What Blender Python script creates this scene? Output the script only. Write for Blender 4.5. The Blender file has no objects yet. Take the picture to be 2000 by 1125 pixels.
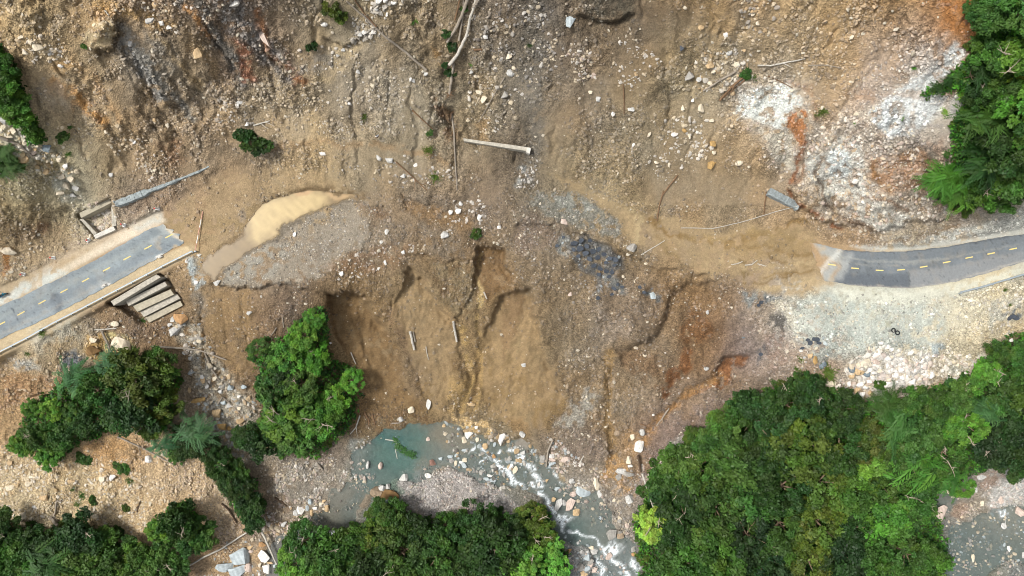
import bpy, bmesh, math, random
import numpy as np
from mathutils import Vector, Matrix, Euler

# ------------------------------------------------------------------ camera, sky, sun, exposure
SC = bpy.context.scene
COL = SC.collection
S = 0.11                         # metres per photo pixel at road level
FPX = 2000.0 * 24.0 / 36.0       # focal length in photo pixels
H = S * FPX                      # drone height above the road
cam_d = bpy.data.cameras.new('camera')
cam_d.lens = 24.0
cam_d.sensor_width = 36.0
cam_d.clip_start = 1.0
cam_d.clip_end = 5000.0
cam = bpy.data.objects.new('camera', cam_d)
COL.objects.link(cam)
cam.location = (0, 0, H)
SC.camera = cam

SUN_EL, SUN_AZ = math.radians(57), math.radians(284)   # light comes from the left
world = bpy.data.worlds.new('World')
SC.world = world
world.use_nodes = True
wn, wl = world.node_tree.nodes, world.node_tree.links
wn.clear()
w_out = wn.new('ShaderNodeOutputWorld')
w_bg = wn.new('ShaderNodeBackground')
w_sky = wn.new('ShaderNodeTexSky')
w_sky.sky_type = 'NISHITA'
w_sky.sun_disc = False
w_sky.sun_elevation = SUN_EL
w_sky.sun_rotation = SUN_AZ
w_sky.dust_density = 4.0
w_sky.air_density = 1.0
w_hs = wn.new('ShaderNodeHueSaturation')
w_hs.inputs['Saturation'].default_value = 0.25      # thin cloud: a whitish sky
wl.new(w_sky.outputs[0], w_hs.inputs['Color'])
wl.new(w_hs.outputs[0], w_bg.inputs['Color'])
w_bg.inputs['Strength'].default_value = 0.14
wl.new(w_bg.outputs[0], w_out.inputs['Surface'])

sun_d = bpy.data.lights.new('sun', 'SUN')
sun_d.energy = 2.5
sun_d.angle = math.radians(11)
sun_d.color = (1.0, 0.965, 0.91)
sun = bpy.data.objects.new('sun', sun_d)
COL.objects.link(sun)
_dir = Vector((math.sin(SUN_AZ) * math.cos(SUN_EL), math.cos(SUN_AZ) * math.cos(SUN_EL), math.sin(SUN_EL)))
sun.rotation_euler = _dir.to_track_quat('Z', 'Y').to_euler()
sun.location = (0, 0, 200)

SC.view_settings.view_transform = 'Standard'
SC.view_settings.look = 'None'
SC.view_settings.gamma = 1.0
SC.view_settings.use_curve_mapping = False
SC.view_settings.exposure = 0.58
SC.cycles.max_bounces = 6
SC.cycles.transparent_max_bounces = 8
SC.cycles.use_denoising = True
SC.cycles.filter_width = 1.0

rng = np.random.default_rng(11)
random.seed(5)
KALB = 0.80                      # displayed soil colour -> base colour

# ------------------------------------------------------------------ helpers: numbers
def lin(c, k=KALB):
    c = np.asarray(c, float) / 255.0
    return np.where(c <= 0.04045, c / 12.92, ((c + 0.055) / 1.055) ** 2.4) * k

_tabs = [np.random.default_rng(100 + i).random((256, 256)) for i in range(8)]
def vnoise(x, y, seed=0):
    t = _tabs[seed % 8]
    x = x + 17.3 * seed; y = y - 9.1 * seed
    xi = np.floor(x).astype(int); yi = np.floor(y).astype(int)
    fx = x - xi; fy = y - yi
    fx = fx * fx * fx * (fx * (fx * 6 - 15) + 10); fy = fy * fy * fy * (fy * (fy * 6 - 15) + 10)
    a = t[yi % 256, xi % 256]; b = t[yi % 256, (xi + 1) % 256]
    c = t[(yi + 1) % 256, xi % 256]; d = t[(yi + 1) % 256, (xi + 1) % 256]
    return (a + (b - a) * fx) * (1 - fy) + (c + (d - c) * fx) * fy
def fbm(x, y, octaves=4, seed=0, gain=0.5):
    s = 0; a = 1; n = 0
    for o in range(octaves):
        xx = x * math.cos(o * 1.1) - y * math.sin(o * 1.1); yy = x * math.sin(o * 1.1) + y * math.cos(o * 1.1)
        s = s + a * (vnoise(xx, yy, seed + o) * 2 - 1); n += a
        a *= gain; x = x * 2.03; y = y * 2.03
    return s / n * 1.6
def ridged(x, y, octaves=4, seed=0):
    s = 0; a = 1; n = 0
    for o in range(octaves):
        s = s + a * (1 - np.abs(vnoise(x, y, seed + o) * 2 - 1)); n += a
        a *= 0.5; x, y = x * 1.9 + y * 0.6, y * 1.9 - x * 0.6
    return s / n
def sstep(a, b, x):
    t = np.clip((x - a) / (b - a), 0, 1)
    return t * t * (3 - 2 * t)

def seg_dist(PX, PY, pts, closed):
    """distance to a polyline, arc fraction and signed side"""
    pts = [tuple(map(float, p)) for p in pts]
    segs = list(zip(pts[:-1], pts[1:])) + ([(pts[-1], pts[0])] if closed else [])
    L = [math.hypot(b[0] - a[0], b[1] - a[1]) for a, b in segs]
    tot = sum(L) or 1; acc = 0
    best = np.full(PX.shape, 1e9); side = np.zeros(PX.shape); frac = np.zeros(PX.shape)
    for (a, b), l in zip(segs, L):
        dx, dy = b[0] - a[0], b[1] - a[1]; ll = max(dx * dx + dy * dy, 1e-9)
        t = np.clip(((PX - a[0]) * dx + (PY - a[1]) * dy) / ll, 0, 1)
        d = np.hypot(PX - (a[0] + t * dx), PY - (a[1] + t * dy))
        cr = dx * (PY - a[1]) - dy * (PX - a[0])
        m = d < best
        best = np.where(m, d, best); side = np.where(m, np.sign(cr), side); frac = np.where(m, (acc + t * l) / tot, frac)
        acc += l
    return best, frac, side
def inside(PX, PY, pts):
    r = np.zeros(PX.shape, bool); n = len(pts)
    for i in range(n):
        x1, y1 = pts[i]; x2, y2 = pts[(i + 1) % n]
        if y1 == y2: continue
        c = ((y1 > PY) != (y2 > PY)) & (PX < (x2 - x1) * (PY - y1) / (y2 - y1) + x1)
        r ^= c
    return r
def region(PX, PY, pts, feather=6.0, width=None):
    """soft mask (0..1) of a polygon, or of a stroke when width is given"""
    xs = [p[0] for p in pts]; ys = [p[1] for p in pts]
    pad = 4 * feather + (width or 0) + 4
    out = np.zeros(PX.shape)
    sel = (PX > min(xs) - pad) & (PX < max(xs) + pad) & (PY > min(ys) - pad) & (PY < max(ys) + pad)
    if not sel.any(): return out
    x = PX[sel]; y = PY[sel]
    if width is not None:
        d, f, s = seg_dist(x, y, pts, False)
        v = 1 - sstep(width / 2 - feather, width / 2 + feather, d)
    else:
        d, f, s = seg_dist(x, y, pts, True)
        sd = np.where(inside(x, y, pts), d, -d)
        v = sstep(-feather, feather, sd)
    out[sel] = v
    return out

def tps(ctrl):
    c = np.array(ctrl, float); n = len(c)
    P = c[:, :2] / 300.0
    def U(r2): return 0.5 * r2 * np.log(r2 + 1e-9)
    A = U(((P[:, None] - P[None]) ** 2).sum(-1)) + np.eye(n) * 0.004
    B = np.hstack([np.ones((n, 1)), P])
    M = np.block([[A, B], [B.T, np.zeros((3, 3))]])
    w = np.linalg.solve(M, np.concatenate([c[:, 2], np.zeros(3)]))
    def f(px, py):
        px = np.asarray(px, float); sh = px.shape
        Q = np.stack([px.ravel(), np.asarray(py, float).ravel()], 1) / 300.0
        o = w[n] + w[n + 1] * Q[:, 0] + w[n + 2] * Q[:, 1]
        for i in range(n): o = o + w[i] * U(((Q - P[i]) ** 2).sum(1))
        return o.reshape(sh)
    return f

# ------------------------------------------------------------------ helpers: objects
def tag(o, label=None, cat=None, group=None, kind=None):
    if label: o['label'] = label
    if cat: o['category'] = cat
    if group: o['group'] = group
    if kind: o['kind'] = kind
    return o
def mesh_np(name, V, F, smooth=False):
    """V (n,3), F (m,k) of equal sized faces"""
    me = bpy.data.meshes.new(name)
    V = np.asarray(V, np.float32); F = np.asarray(F, np.int32)
    me.vertices.add(len(V)); me.vertices.foreach_set('co', V.ravel())
    k = F.shape[1]
    me.loops.add(F.size); me.loops.foreach_set('vertex_index', F.ravel())
    me.polygons.add(len(F))
    me.polygons.foreach_set('loop_start', np.arange(0, F.size, k, dtype=np.int32))
    me.polygons.foreach_set('loop_total', np.full(len(F), k, np.int32))
    me.update(calc_edges=True)
    me.polygons.foreach_set('use_smooth', np.full(len(F), smooth))
    return me
def vcol(me, name, C):
    a = me.color_attributes.new(name, 'FLOAT_COLOR', 'POINT')
    C = np.asarray(C, np.float32)
    if C.shape[1] == 3: C = np.hstack([C, np.ones((len(C), 1), np.float32)])
    a.data.foreach_set('color', C.ravel())
def vfloat(me, name, v):
    a = me.attributes.new(name, 'FLOAT', 'POINT'); a.data.foreach_set('value', np.asarray(v, np.float32).ravel())
def link(name, me, mat=None, parent=None, loc=None):
    o = bpy.data.objects.new(name, me); COL.objects.link(o)
    if mat is not None and me is not None and len(me.materials) == 0: me.materials.append(mat)
    if parent is not None: o.parent = parent
    if loc is not None: o.location = loc
    return o
def empty(name, loc=(0, 0, 0), rz=0.0):
    o = bpy.data.objects.new(name, None); COL.objects.link(o)
    o.location = loc; o.rotation_euler.z = rz; o.empty_display_size = 0.2
    return o
def bm_obj(name, bm, mat, parent=None, loc=None, smooth=False):
    me = bpy.data.meshes.new(name); bm.normal_update(); bm.to_mesh(me); bm.free()
    if smooth:
        for p in me.polygons: p.use_smooth = True
    return link(name, me, mat, parent, loc)
def add_box(bm, c, size, rz=0.0, taper=1.0, jit=0.0):
    M = Matrix.Translation(c) @ Matrix.Rotation(rz, 4, 'Z')
    vs = []
    for z in (-.5, .5):
        k = taper if z > 0 else 1.0
        for x, y in ((-.5, -.5), (.5, -.5), (.5, .5), (-.5, .5)):
            v = Vector((x * size[0] * k, y * size[1] * k, z * size[2]))
            if jit: v += Vector([random.uniform(-jit, jit) for _ in range(3)])
            vs.append(bm.verts.new(M @ v))
    for f in ((0, 3, 2, 1), (4, 5, 6, 7), (0, 1, 5, 4), (1, 2, 6, 5), (2, 3, 7, 6), (3, 0, 4, 7)):
        bm.faces.new([vs[i] for i in f])
def add_tube(bm, pts, radii, n=8, cap=True):
    pts = [Vector(p) for p in pts]; rings = []
    for i, p in enumerate(pts):
        t = (pts[min(i + 1, len(pts) - 1)] - pts[max(i - 1, 0)]).normalized()
        u = t.cross(Vector((0, 0, 1)))
        if u.length < 1e-3: u = Vector((1, 0, 0))
        u.normalize(); v = t.cross(u).normalized()
        rings.append([bm.verts.new(p + radii[i] * (math.cos(a) * u + math.sin(a) * v)) for a in [2 * math.pi * k / n for k in range(n)]])
    for a, b in zip(rings[:-1], rings[1:]):
        for k in range(n): bm.faces.new((a[k], a[(k + 1) % n], b[(k + 1) % n], b[k]))
    if cap:
        bm.faces.new(rings[0][::-1]); bm.faces.new(rings[-1])

# ------------------------------------------------------------------ helpers: materials
def new_mat(name):
    m = bpy.data.materials.new(name); m.use_nodes = True
    nt = m.node_tree; nt.nodes.clear()
    out = nt.nodes.new('ShaderNodeOutputMaterial')
    b = nt.nodes.new('ShaderNodeBsdfPrincipled')
    nt.links.new(b.outputs[0], out.inputs[0])
    b.inputs['Roughness'].default_value = 0.9
    b.inputs['Specular IOR Level'].default_value = 0.25
    return m, nt, b, out
def N(nt, typ, **kw):
    n = nt.nodes.new(typ)
    for k, v in kw.items():
        if k in n.inputs: n.inputs[k].default_value = v
        else: setattr(n, k, v)
    return n
def noise_node(nt, scale, detail=3, rough=0.6, coord='Object'):
    tc = N(nt, 'ShaderNodeTexCoord'); n = N(nt, 'ShaderNodeTexNoise')
    n.inputs['Scale'].default_value = scale; n.inputs['Detail'].default_value = detail; n.inputs['Roughness'].default_value = rough
    nt.links.new(tc.outputs[coord], n.inputs['Vector'])
    return n
def ramp(nt, src, a, b, lo=0.0, hi=1.0):
    m = N(nt, 'ShaderNodeMapRange'); m.inputs['From Min'].default_value = a; m.inputs['From Max'].default_value = b
    m.inputs['To Min'].default_value = lo; m.inputs['To Max'].default_value = hi
    nt.links.new(src, m.inputs['Value']); return m.outputs[0]
def mulcol(nt, col, val):
    v = N(nt, 'ShaderNodeVectorMath', operation='MULTIPLY'); nt.links.new(col, v.inputs[0])
    c = N(nt, 'ShaderNodeCombineXYZ')
    for i in range(3): nt.links.new(val, c.inputs[i])
    nt.links.new(c.outputs[0], v.inputs[1]); return v.outputs[0]
def mixcol(nt, fac, a, b):
    m = N(nt, 'ShaderNodeMix', data_type='RGBA')
    def put(s, v):
        if hasattr(v, 'is_linked') or isinstance(v, bpy.types.NodeSocket): nt.links.new(v, s)
        else: s.default_value = v
    put(m.inputs[0], fac); put(m.inputs[6], a); put(m.inputs[7], b)
    return m.outputs[2]
def bump(nt, b, h, strength=0.5, dist=0.1):
    n = N(nt, 'ShaderNodeBump'); n.inputs['Strength'].default_value = strength; n.inputs['Distance'].default_value = dist
    nt.links.new(h, n.inputs['Height']); nt.links.new(n.outputs[0], b.inputs['Normal'])
def simple_mat(name, rgb, rough=0.8, var=0.25, scale=3.0, metal=0.0, bmp=0.3, coord='Object', k=KALB):
    m, nt, b, out = new_mat(name)
    c = N(nt, 'ShaderNodeRGB'); c.outputs[0].default_value = (*lin(rgb, k), 1)
    n = noise_node(nt, scale, 5, 0.65, coord)
    v = ramp(nt, n.outputs[0], 0.25, 0.75, 1 - var, 1 + var)
    nt.links.new(mulcol(nt, c.outputs[0], v), b.inputs['Base Color'])
    b.inputs['Roughness'].default_value = rough; b.inputs['Metallic'].default_value = metal
    if bmp: bump(nt, b, n.outputs[0], bmp, 0.08)
    return m
# ------------------------------------------------------------------ the lie of the land (photo pixel, height in metres over the road)
CTRL = [
 (0,632,0),(100,575,0),(200,525,0),(330,455,0),(380,480,0),(60,660,-.1),(220,560,-.1),(330,505,-.2),(0,520,.6),(100,500,.6),(200,460,.5),(310,415,.4),
 (1600,510,0),(1700,525,0),(1800,520,0),(1900,500,0),(2000,485,0),(1700,480,.1),(1860,460,.1),(2000,435,.3),(1650,580,-.6),(1780,590,-.5),(1920,560,-.3),(2000,560,-.4),
 (460,440,.1),(560,410,0),(640,400,0),(700,390,.1),(1080,380,1.0),(1180,440,.1),(1300,470,.1),(1450,500,.1),(1540,480,.1),(900,380,1.6),
 (-200,-100,36),(100,-100,36),(100,0,31),(100,100,25),(120,200,17),(0,100,26),(0,250,18),(60,300,14),(60,400,7),(20,450,4.5),(-200,300,22),(-200,600,1),
 (250,0,31),(300,100,24),(300,250,11),(200,350,6),(150,420,1.4),(400,330,3),(300,360,3.2),(400,0,31),(500,100,20),(500,250,8),(450,-100,37),
 (600,330,3.2),(700,330,3.3),(560,370,.8),(700,150,14),(650,0,25),(800,0,24),(900,150,12.5),(900,280,5),(950,0,22.5),(950,-120,30),(800,200,11),(800,320,3.5),
 (1040,300,5.6),(1050,150,14),(1080,0,24),(1200,150,16),(1200,0,25.5),(1200,300,7),(1300,380,2.5),(1400,250,11),(1400,100,20),(1400,0,27),(1450,400,1.6),(1200,-120,33),
 (1550,300,11),(1550,380,3.0),(1550,150,19),(1600,0,28),(1650,430,1.2),(1700,405,6.5),(1700,300,13),(1700,200,19),(1750,100,25),(1800,0,31),(1850,300,16),(1850,420,3),(1950,410,4),(1900,150,26),(1950,300,19),(2000,100,31),(2000,0,36),(2200,-100,44),(2200,300,24),(2000,380,8),(2200,480,0),
 (100,720,-4),(0,720,-4),(60,800,-9),(60,950,-14),(60,1100,-18),(-200,800,-9),(-200,1100,-18),(200,650,-2.2),(250,690,-4.5),(300,620,-4.2),(350,640,-5.5),(200,850,-11),(250,950,-14),(300,760,-8),(420,800,-11),(380,900,-13),(400,1000,-15.2),(500,950,-16.4),(500,870,-14.5),(300,1100,-17.5),(440,1080,-16.8),
 (450,560,-.6),(420,640,-3.5),(450,720,-8.5),(560,620,-3.5),(580,760,-11.5),(560,880,-15.5),(620,930,-16.6),(640,570,-2.6),(560,520,-.4),(640,470,-.2),(720,430,.1),(720,500,-.8),
 (660,600,-5.2),(700,700,-11),(800,700,-12),(740,790,-15.5),(850,810,-16.7),(820,550,-3.2),(850,460,-.3),(900,620,-8),(950,520,-4.5),(950,700,-12),(1000,700,-11),(1000,820,-16.6),(1000,580,-4),(1020,470,-.4),
 (1100,520,-1.6),(1100,620,-5),(1150,700,-9),(1180,500,-1),(1200,620,-4),(1200,850,-14.6),(1120,830,-14.5),(1300,700,-8),(1300,540,-.7),(1400,560,-.8),(1400,640,-4),(1400,720,-8),(1500,600,-1.2),(1500,680,-4.5),(1500,760,-8.5),(1300,820,-13),(1210,950,-17.6),(1270,900,-15.6),
 (1560,640,-1.2),(1600,720,-4),(1700,680,-1.6),(1700,760,-6),(1800,700,-2.4),(1800,770,-6.5),(1900,650,-1.4),(1900,730,-5.5),(1980,640,-1.6),(2000,720,-5.5),
 (1450,850,-12.5),(1400,950,-16),(1600,850,-11),(1600,1000,-16.5),(1700,900,-12.5),(1500,1080,-18.5),(1750,1050,-17.5),(1850,850,-11.5),(1860,960,-17.6),(1950,960,-17.8),(2000,850,-12),(2200,800,-9),(2200,1050,-18),(2000,1100,-18.6),(1350,1060,-18.6),(2200,1300,-18),(1750,1250,-18),
 (640,1030,-16.8),(760,880,-17.4),(950,900,-17.5),(880,960,-17.0),(1080,1000,-18),(1200,1080,-18.9),(540,1110,-16.4),(760,990,-16.5),(900,1080,-15.5),(1050,1080,-17),(700,1110,-15),(700,1250,-12),(950,1250,-12),(200,1250,-19),(1250,1250,-19.5),(500,1250,-16),
]
F_base = tps(CTRL)
WLEV = tps([(400,1250,-15.8),(540,1110,-16.5),(620,1040,-16.9),(700,960,-17.3),(760,890,-17.4),(900,850,-17.4),(950,910,-17.6),(1050,950,-17.9),(1080,1000,-18.4),(1110,1030,-18.7),(1190,1050,-18.8),(1200,1085,-19.2),(1220,1250,-19.6),(1850,970,-17.9),(1950,1040,-18.5),(2000,1000,-18.4),(1850,1120,-18.8),(2250,1050,-18.5),(1500,1300,-19.5)])

fx = np.arange(-150, 2150.1, 2.6); fy = np.arange(-110, 1235.1, 2.6)
def skirt(a, b, out): # widening cells beyond the picture
    s = [4, 8, 16, 30, 50, 80, 120, 200, 300, 500, 800, 1200, 1800]
    lo = a - np.cumsum(s)[::-1]; hi = b + np.cumsum(s)
    return np.concatenate([lo, out, hi])
gx = skirt(fx[0], fx[-1], fx); gy = skirt(fy[0], fy[-1], fy)
NX, NY = len(gx), len(gy)
PX, PY = np.meshgrid(gx, gy)

# base height on a coarse lattice, then bilinear
cx = np.arange(-200, 2209, 8.0); cy = np.arange(-160, 1289, 8.0)
CXX, CYY = np.meshgrid(cx, cy)
def lattice(f):
    T = f(CXX, CYY)
    def g(px, py):
        u = np.clip((px - cx[0]) / 8.0, 0, len(cx) - 1.001); v = np.clip((py - cy[0]) / 8.0, 0, len(cy) - 1.001)
        i = u.astype(int); j = v.astype(int); a = u - i; b = v - j
        return (T[j, i] * (1 - a) + T[j, i + 1] * a) * (1 - b) + (T[j + 1, i] * (1 - a) + T[j + 1, i + 1] * a) * b
    return g
base_h = lattice(F_base); water_h = lattice(WLEV)
Z = np.clip(base_h(PX, PY), -23, 60)
WZ = water_h(PX, PY)

# ragged outlines: a warped copy of the pixel coordinates for painting
def warp(px, py):
    a = fbm(px / 46, py / 46, 3, 1); b = fbm(px / 46, py / 46, 3, 4)
    c = fbm(px / 9, py / 9, 3, 2); d = fbm(px / 9, py / 9, 3, 5)
    return px + 9 * a + 3.2 * c, py + 9 * b + 3.2 * d
WX, WY = warp(PX, PY)
def reg(pts, feather=5, width=None): return region(WX, WY, pts, feather, width)
def regx(pts, feather=3, width=None): return region(PX, PY, pts, feather, width)

ROAD_L_TOP = [(-160,676),(0,599),(97,552),(133,535),(187,508),(240,477),(293,447),(322,436)]
ROAD_L_BOT = [(-160,738),(0,662),(67,632),(143,595),(213,558),(293,512),(333,488),(362,474)]
ROAD_R_TOP = [(1584,474),(1647,488),(1707,492),(1783,490),(1860,480),(1927,468),(2000,457),(2160,428)]
ROAD_R_BOT = [(1606,548),(1650,555),(1700,560),(1777,564),(1850,553),(1917,537),(2000,511),(2160,468)]
ROAD_L = ROAD_L_TOP + ROAD_L_BOT[::-1]
ROAD_R = ROAD_R_TOP + ROAD_R_BOT[::-1]
BENCH_L = [(-160,636),(0,560),(100,511),(200,462),(318,408),(350,428),(398,486),(340,524),(222,588),(0,702),(-160,782)]
BENCH_R = [(1560,470),(1650,478),(1780,482),(1900,462),(2000,445),(2160,415),(2160,500),(2000,535),(1870,575),(1700,585),(1600,570),(1560,530)]
POOL = [(398,528),(415,505),(430,480),(470,458),(500,420),(515,398),(545,385),(600,370),(640,372),(655,378),(690,378),(700,382),(640,402),(560,440),(480,490),(440,520),(415,545)]
MUD_R = [(1070,335),(1130,350),(1200,390),(1280,425),(1400,450),(1560,435),(1610,465),(1600,480),(1612,540),(1560,580),(1470,560),(1350,520),(1280,490),(1225,470),(1205,430),(1150,392)]
BOWL = [[(632,575),(700,572),(755,640),(800,740),(840,805),(745,795),(690,700),(650,640)],
        [(800,515),(850,590),(884,640),(888,760),(860,810),(810,720),(765,600)],
        [(985,570),(1035,560),(1050,680),(1105,785),(1060,835),(960,815),(935,740),(945,640)],
        [(930,480),(985,490),(995,545),(950,592),(925,560)]]
WATER = [[(690,945),(722,930),(735,955),(700,985),(690,1015),(655,1045),(605,1060),(590,1140),(560,1240),(500,1240),(528,1130),(530,1085),(556,1052),(602,1030),(620,1006),(648,988),(655,960)],
         [(690,880),(712,862),(745,842),(800,833),(850,823),(900,820),(940,846),(985,872),(1020,860),(1050,868),(1064,905),(1100,938),(1112,965),(1170,958),(1180,1000),(1185,1030),(1210,1052),(1238,1066),(1250,1240),(1150,1240),(1160,1085),(1130,1066),(1085,1050),(1068,1010),(1050,965),(1012,948),(965,946),(930,934),(900,920),(862,905),(838,914),(822,945),(802,948),(780,935),(760,948),(735,955),(705,965),(694,920)],
         [(1822,975),(1840,958),(1862,975),(1850,1000),(1828,1000)],
         [(1868,1030),(1930,1002),(2000,992),(2200,1000),(2200,1090),(1990,1096),(1930,1112),(1860,1240),(1800,1240),(1835,1090)]]
wmask = np.zeros(PX.shape)
for w in WATER: wmask = np.maximum(wmask, reg(w, 5))
near_w = np.zeros(PX.shape)
for w in WATER: near_w = np.maximum(near_w, region(PX, PY, w, 26))

# how rough the surface is
A = np.full(PX.shape, 0.30)
def setA(m, v):
    global A
    A = A * (1 - m) + v * m
for p, v in [([(0,300),(110,330),(170,380),(140,430),(60,470),(0,470)], .42), ([(1560,270),(1700,250),(1870,300),(1870,430),(1700,450),(1600,420),(1540,360)], .8),
             ([(0,0),(520,0),(600,160),(450,330),(250,330),(100,280)], .42), ([(820,0),(1000,0),(1060,340),(850,400),(820,200)], .40), ([(340,610),(420,640),(500,760),(520,900),(420,900),(380,760)], .55),
             ([(1080,440),(1340,540),(1400,650),(1300,820),(1180,900),(1090,830),(1060,650)], .36), ([(1600,690),(1900,690),(1860,770),(1640,790)], .5),
             ([(0,740),(120,700),(300,860),(500,960),(480,1060),(0,1050)], .42)]: setA(reg(p, 14), v)
setA(reg(MUD_R, 10), .07); setA(regx(POOL, 8), .03); setA(reg([(320,400),(420,330),(660,330),(700,385),(430,550),(385,540),(385,470)], 10), .10)
for p in BOWL: setA(reg(p, 10), .14)
setA(reg([(400,560),(520,560),(500,740),(440,720),(400,640)], 12), .2)
setA(reg([(440,520),(560,440),(690,387),(735,410),(700,480),(620,545),(430,555)], 8), .14)
setA(reg([(1600,560),(1860,560),(1900,620),(1830,680),(1560,640)], 12), .12)
setA(regx(BENCH_L, 5), .0); setA(regx(BENCH_R, 5), .0)
setA(wmask, .12)

A = np.where(PY < 400, A * np.clip(.85 + .75 * fbm(PX / 70, PY / 70, 2, 5), .35, 1.5), A)
X0 = (PX - 1000) * S; Y0 = -(PY - 562.5) * S
big = fbm(X0 / 13, Y0 / 13, 3, 3)
det = fbm(X0 / 4.2, Y0 / 4.2, 4, 6)
rdg = ridged(X0 / 2.6, Y0 / 2.6, 4, 2) - 0.6
fine = fbm(X0 / 0.9, Y0 / 0.9, 3, 7, .6)
# streaks that run down the fall line of the upper scar and the bowl
th = np.where(PX < 560, math.radians(57), np.where(PX > 1400, math.radians(118), math.radians(90)))
ua = X0 * np.sin(th) + Y0 * np.cos(th); va = X0 * np.cos(th) - Y0 * np.sin(th)
streak = fbm(ua / 2.2, va / 11.0, 4, 5)
upper = sstep(470, 330, PY) * sstep(-200, 0, PX)
Z = Z + A * (2.0 * big + 1.3 * det + 0.9 * rdg + 0.45 * fine) + upper * A * .55 * streak

# lobed slump steps on the slide and benches on the upper scar
def terrace(n, k):
    q = n * k; f = np.floor(q); return (f + sstep(.80, 1.0, q - f)) / k
SLUMP = np.maximum(reg([(1075,440),(1340,535),(1410,560),(1500,640),(1480,720),(1300,830),(1180,910),(1090,830),(1050,600)], 20), .65 * reg([(640,570),(930,480),(1060,560),(1110,790),(850,815),(740,795),(660,660)], 20))
SLUMP *= 1 - .7 * reg(MUD_R, 10)
tn = fbm(X0 / 7.5 + .12 * det, Y0 / 10 + .12 * fine, 3, 4)
Z = Z + 1.5 * SLUMP * (terrace(tn, 3.2) - tn) * 1.0 + .35 * SLUMP * det
UPT = upper * np.clip(A * 2.4, 0, 1)
tn2 = fbm(ua / 4.5 + .1 * fine, va / 9 + .1 * det, 3, 1)
Z = Z + .7 * UPT * (terrace(tn2, 2.6) - tn2)
ROCKY = np.maximum(reg([(1560,270),(1700,250),(1870,300),(1870,430),(1700,450),(1600,420),(1540,360)], 14), reg([(0,300),(110,320),(170,385),(140,430),(60,470),(0,470)], 12))
th3 = np.where(PX > 1000, math.radians(35), math.radians(140)); u3 = X0 * np.sin(th3) + Y0 * np.cos(th3); v3 = X0 * np.cos(th3) - Y0 * np.sin(th3)
tn3 = fbm(u3 / 2.6 + .2 * fine, v3 / 6 + .2 * fine, 4, 6)
Z = Z + np.where(PX > 1000, 1.5, .7) * ROCKY * (terrace(tn3, 3.0) - tn3)
# scarps, gullies and mounds
def scarp(pts, drop, decay, low, crisp=2.2):
    global Z
    xs = [p[0] for p in pts]; ys = [p[1] for p in pts]; pad = 4 * decay
    sel = (WX > min(xs) - pad) & (WX < max(xs) + pad) & (WY > min(ys) - pad) & (WY < max(ys) + pad)
    d, f, s = seg_dist(WX[sel], WY[sel], pts, False)
    _, _, sl = seg_dist(np.array([float(low[0])]), np.array([float(low[1])]), pts, False)
    s = s * sl[0]
    taper = sstep(0, .14, f) * sstep(1, .86, f)
    sd = s * d
    prof = sstep(-crisp, crisp, sd) * np.exp(-np.clip(sd, 0, None) / decay) - 0.3 * sstep(crisp, -crisp, sd) * np.exp(-np.clip(-sd, 0, None) / (decay * .6))
    Z[sel] -= drop * taper * prof
def gully(pts, depth, width):
    global Z
    xs = [p[0] for p in pts]; ys = [p[1] for p in pts]; pad = 3 * width + 10
    sel = (WX > min(xs) - pad) & (WX < max(xs) + pad) & (WY > min(ys) - pad) & (WY < max(ys) + pad)
    d, f, s = seg_dist(WX[sel], WY[sel], pts, False)
    Z[sel] -= depth * np.exp(-(d / width) ** 2) * sstep(0, .08, f) * sstep(1, .92, f)
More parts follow.
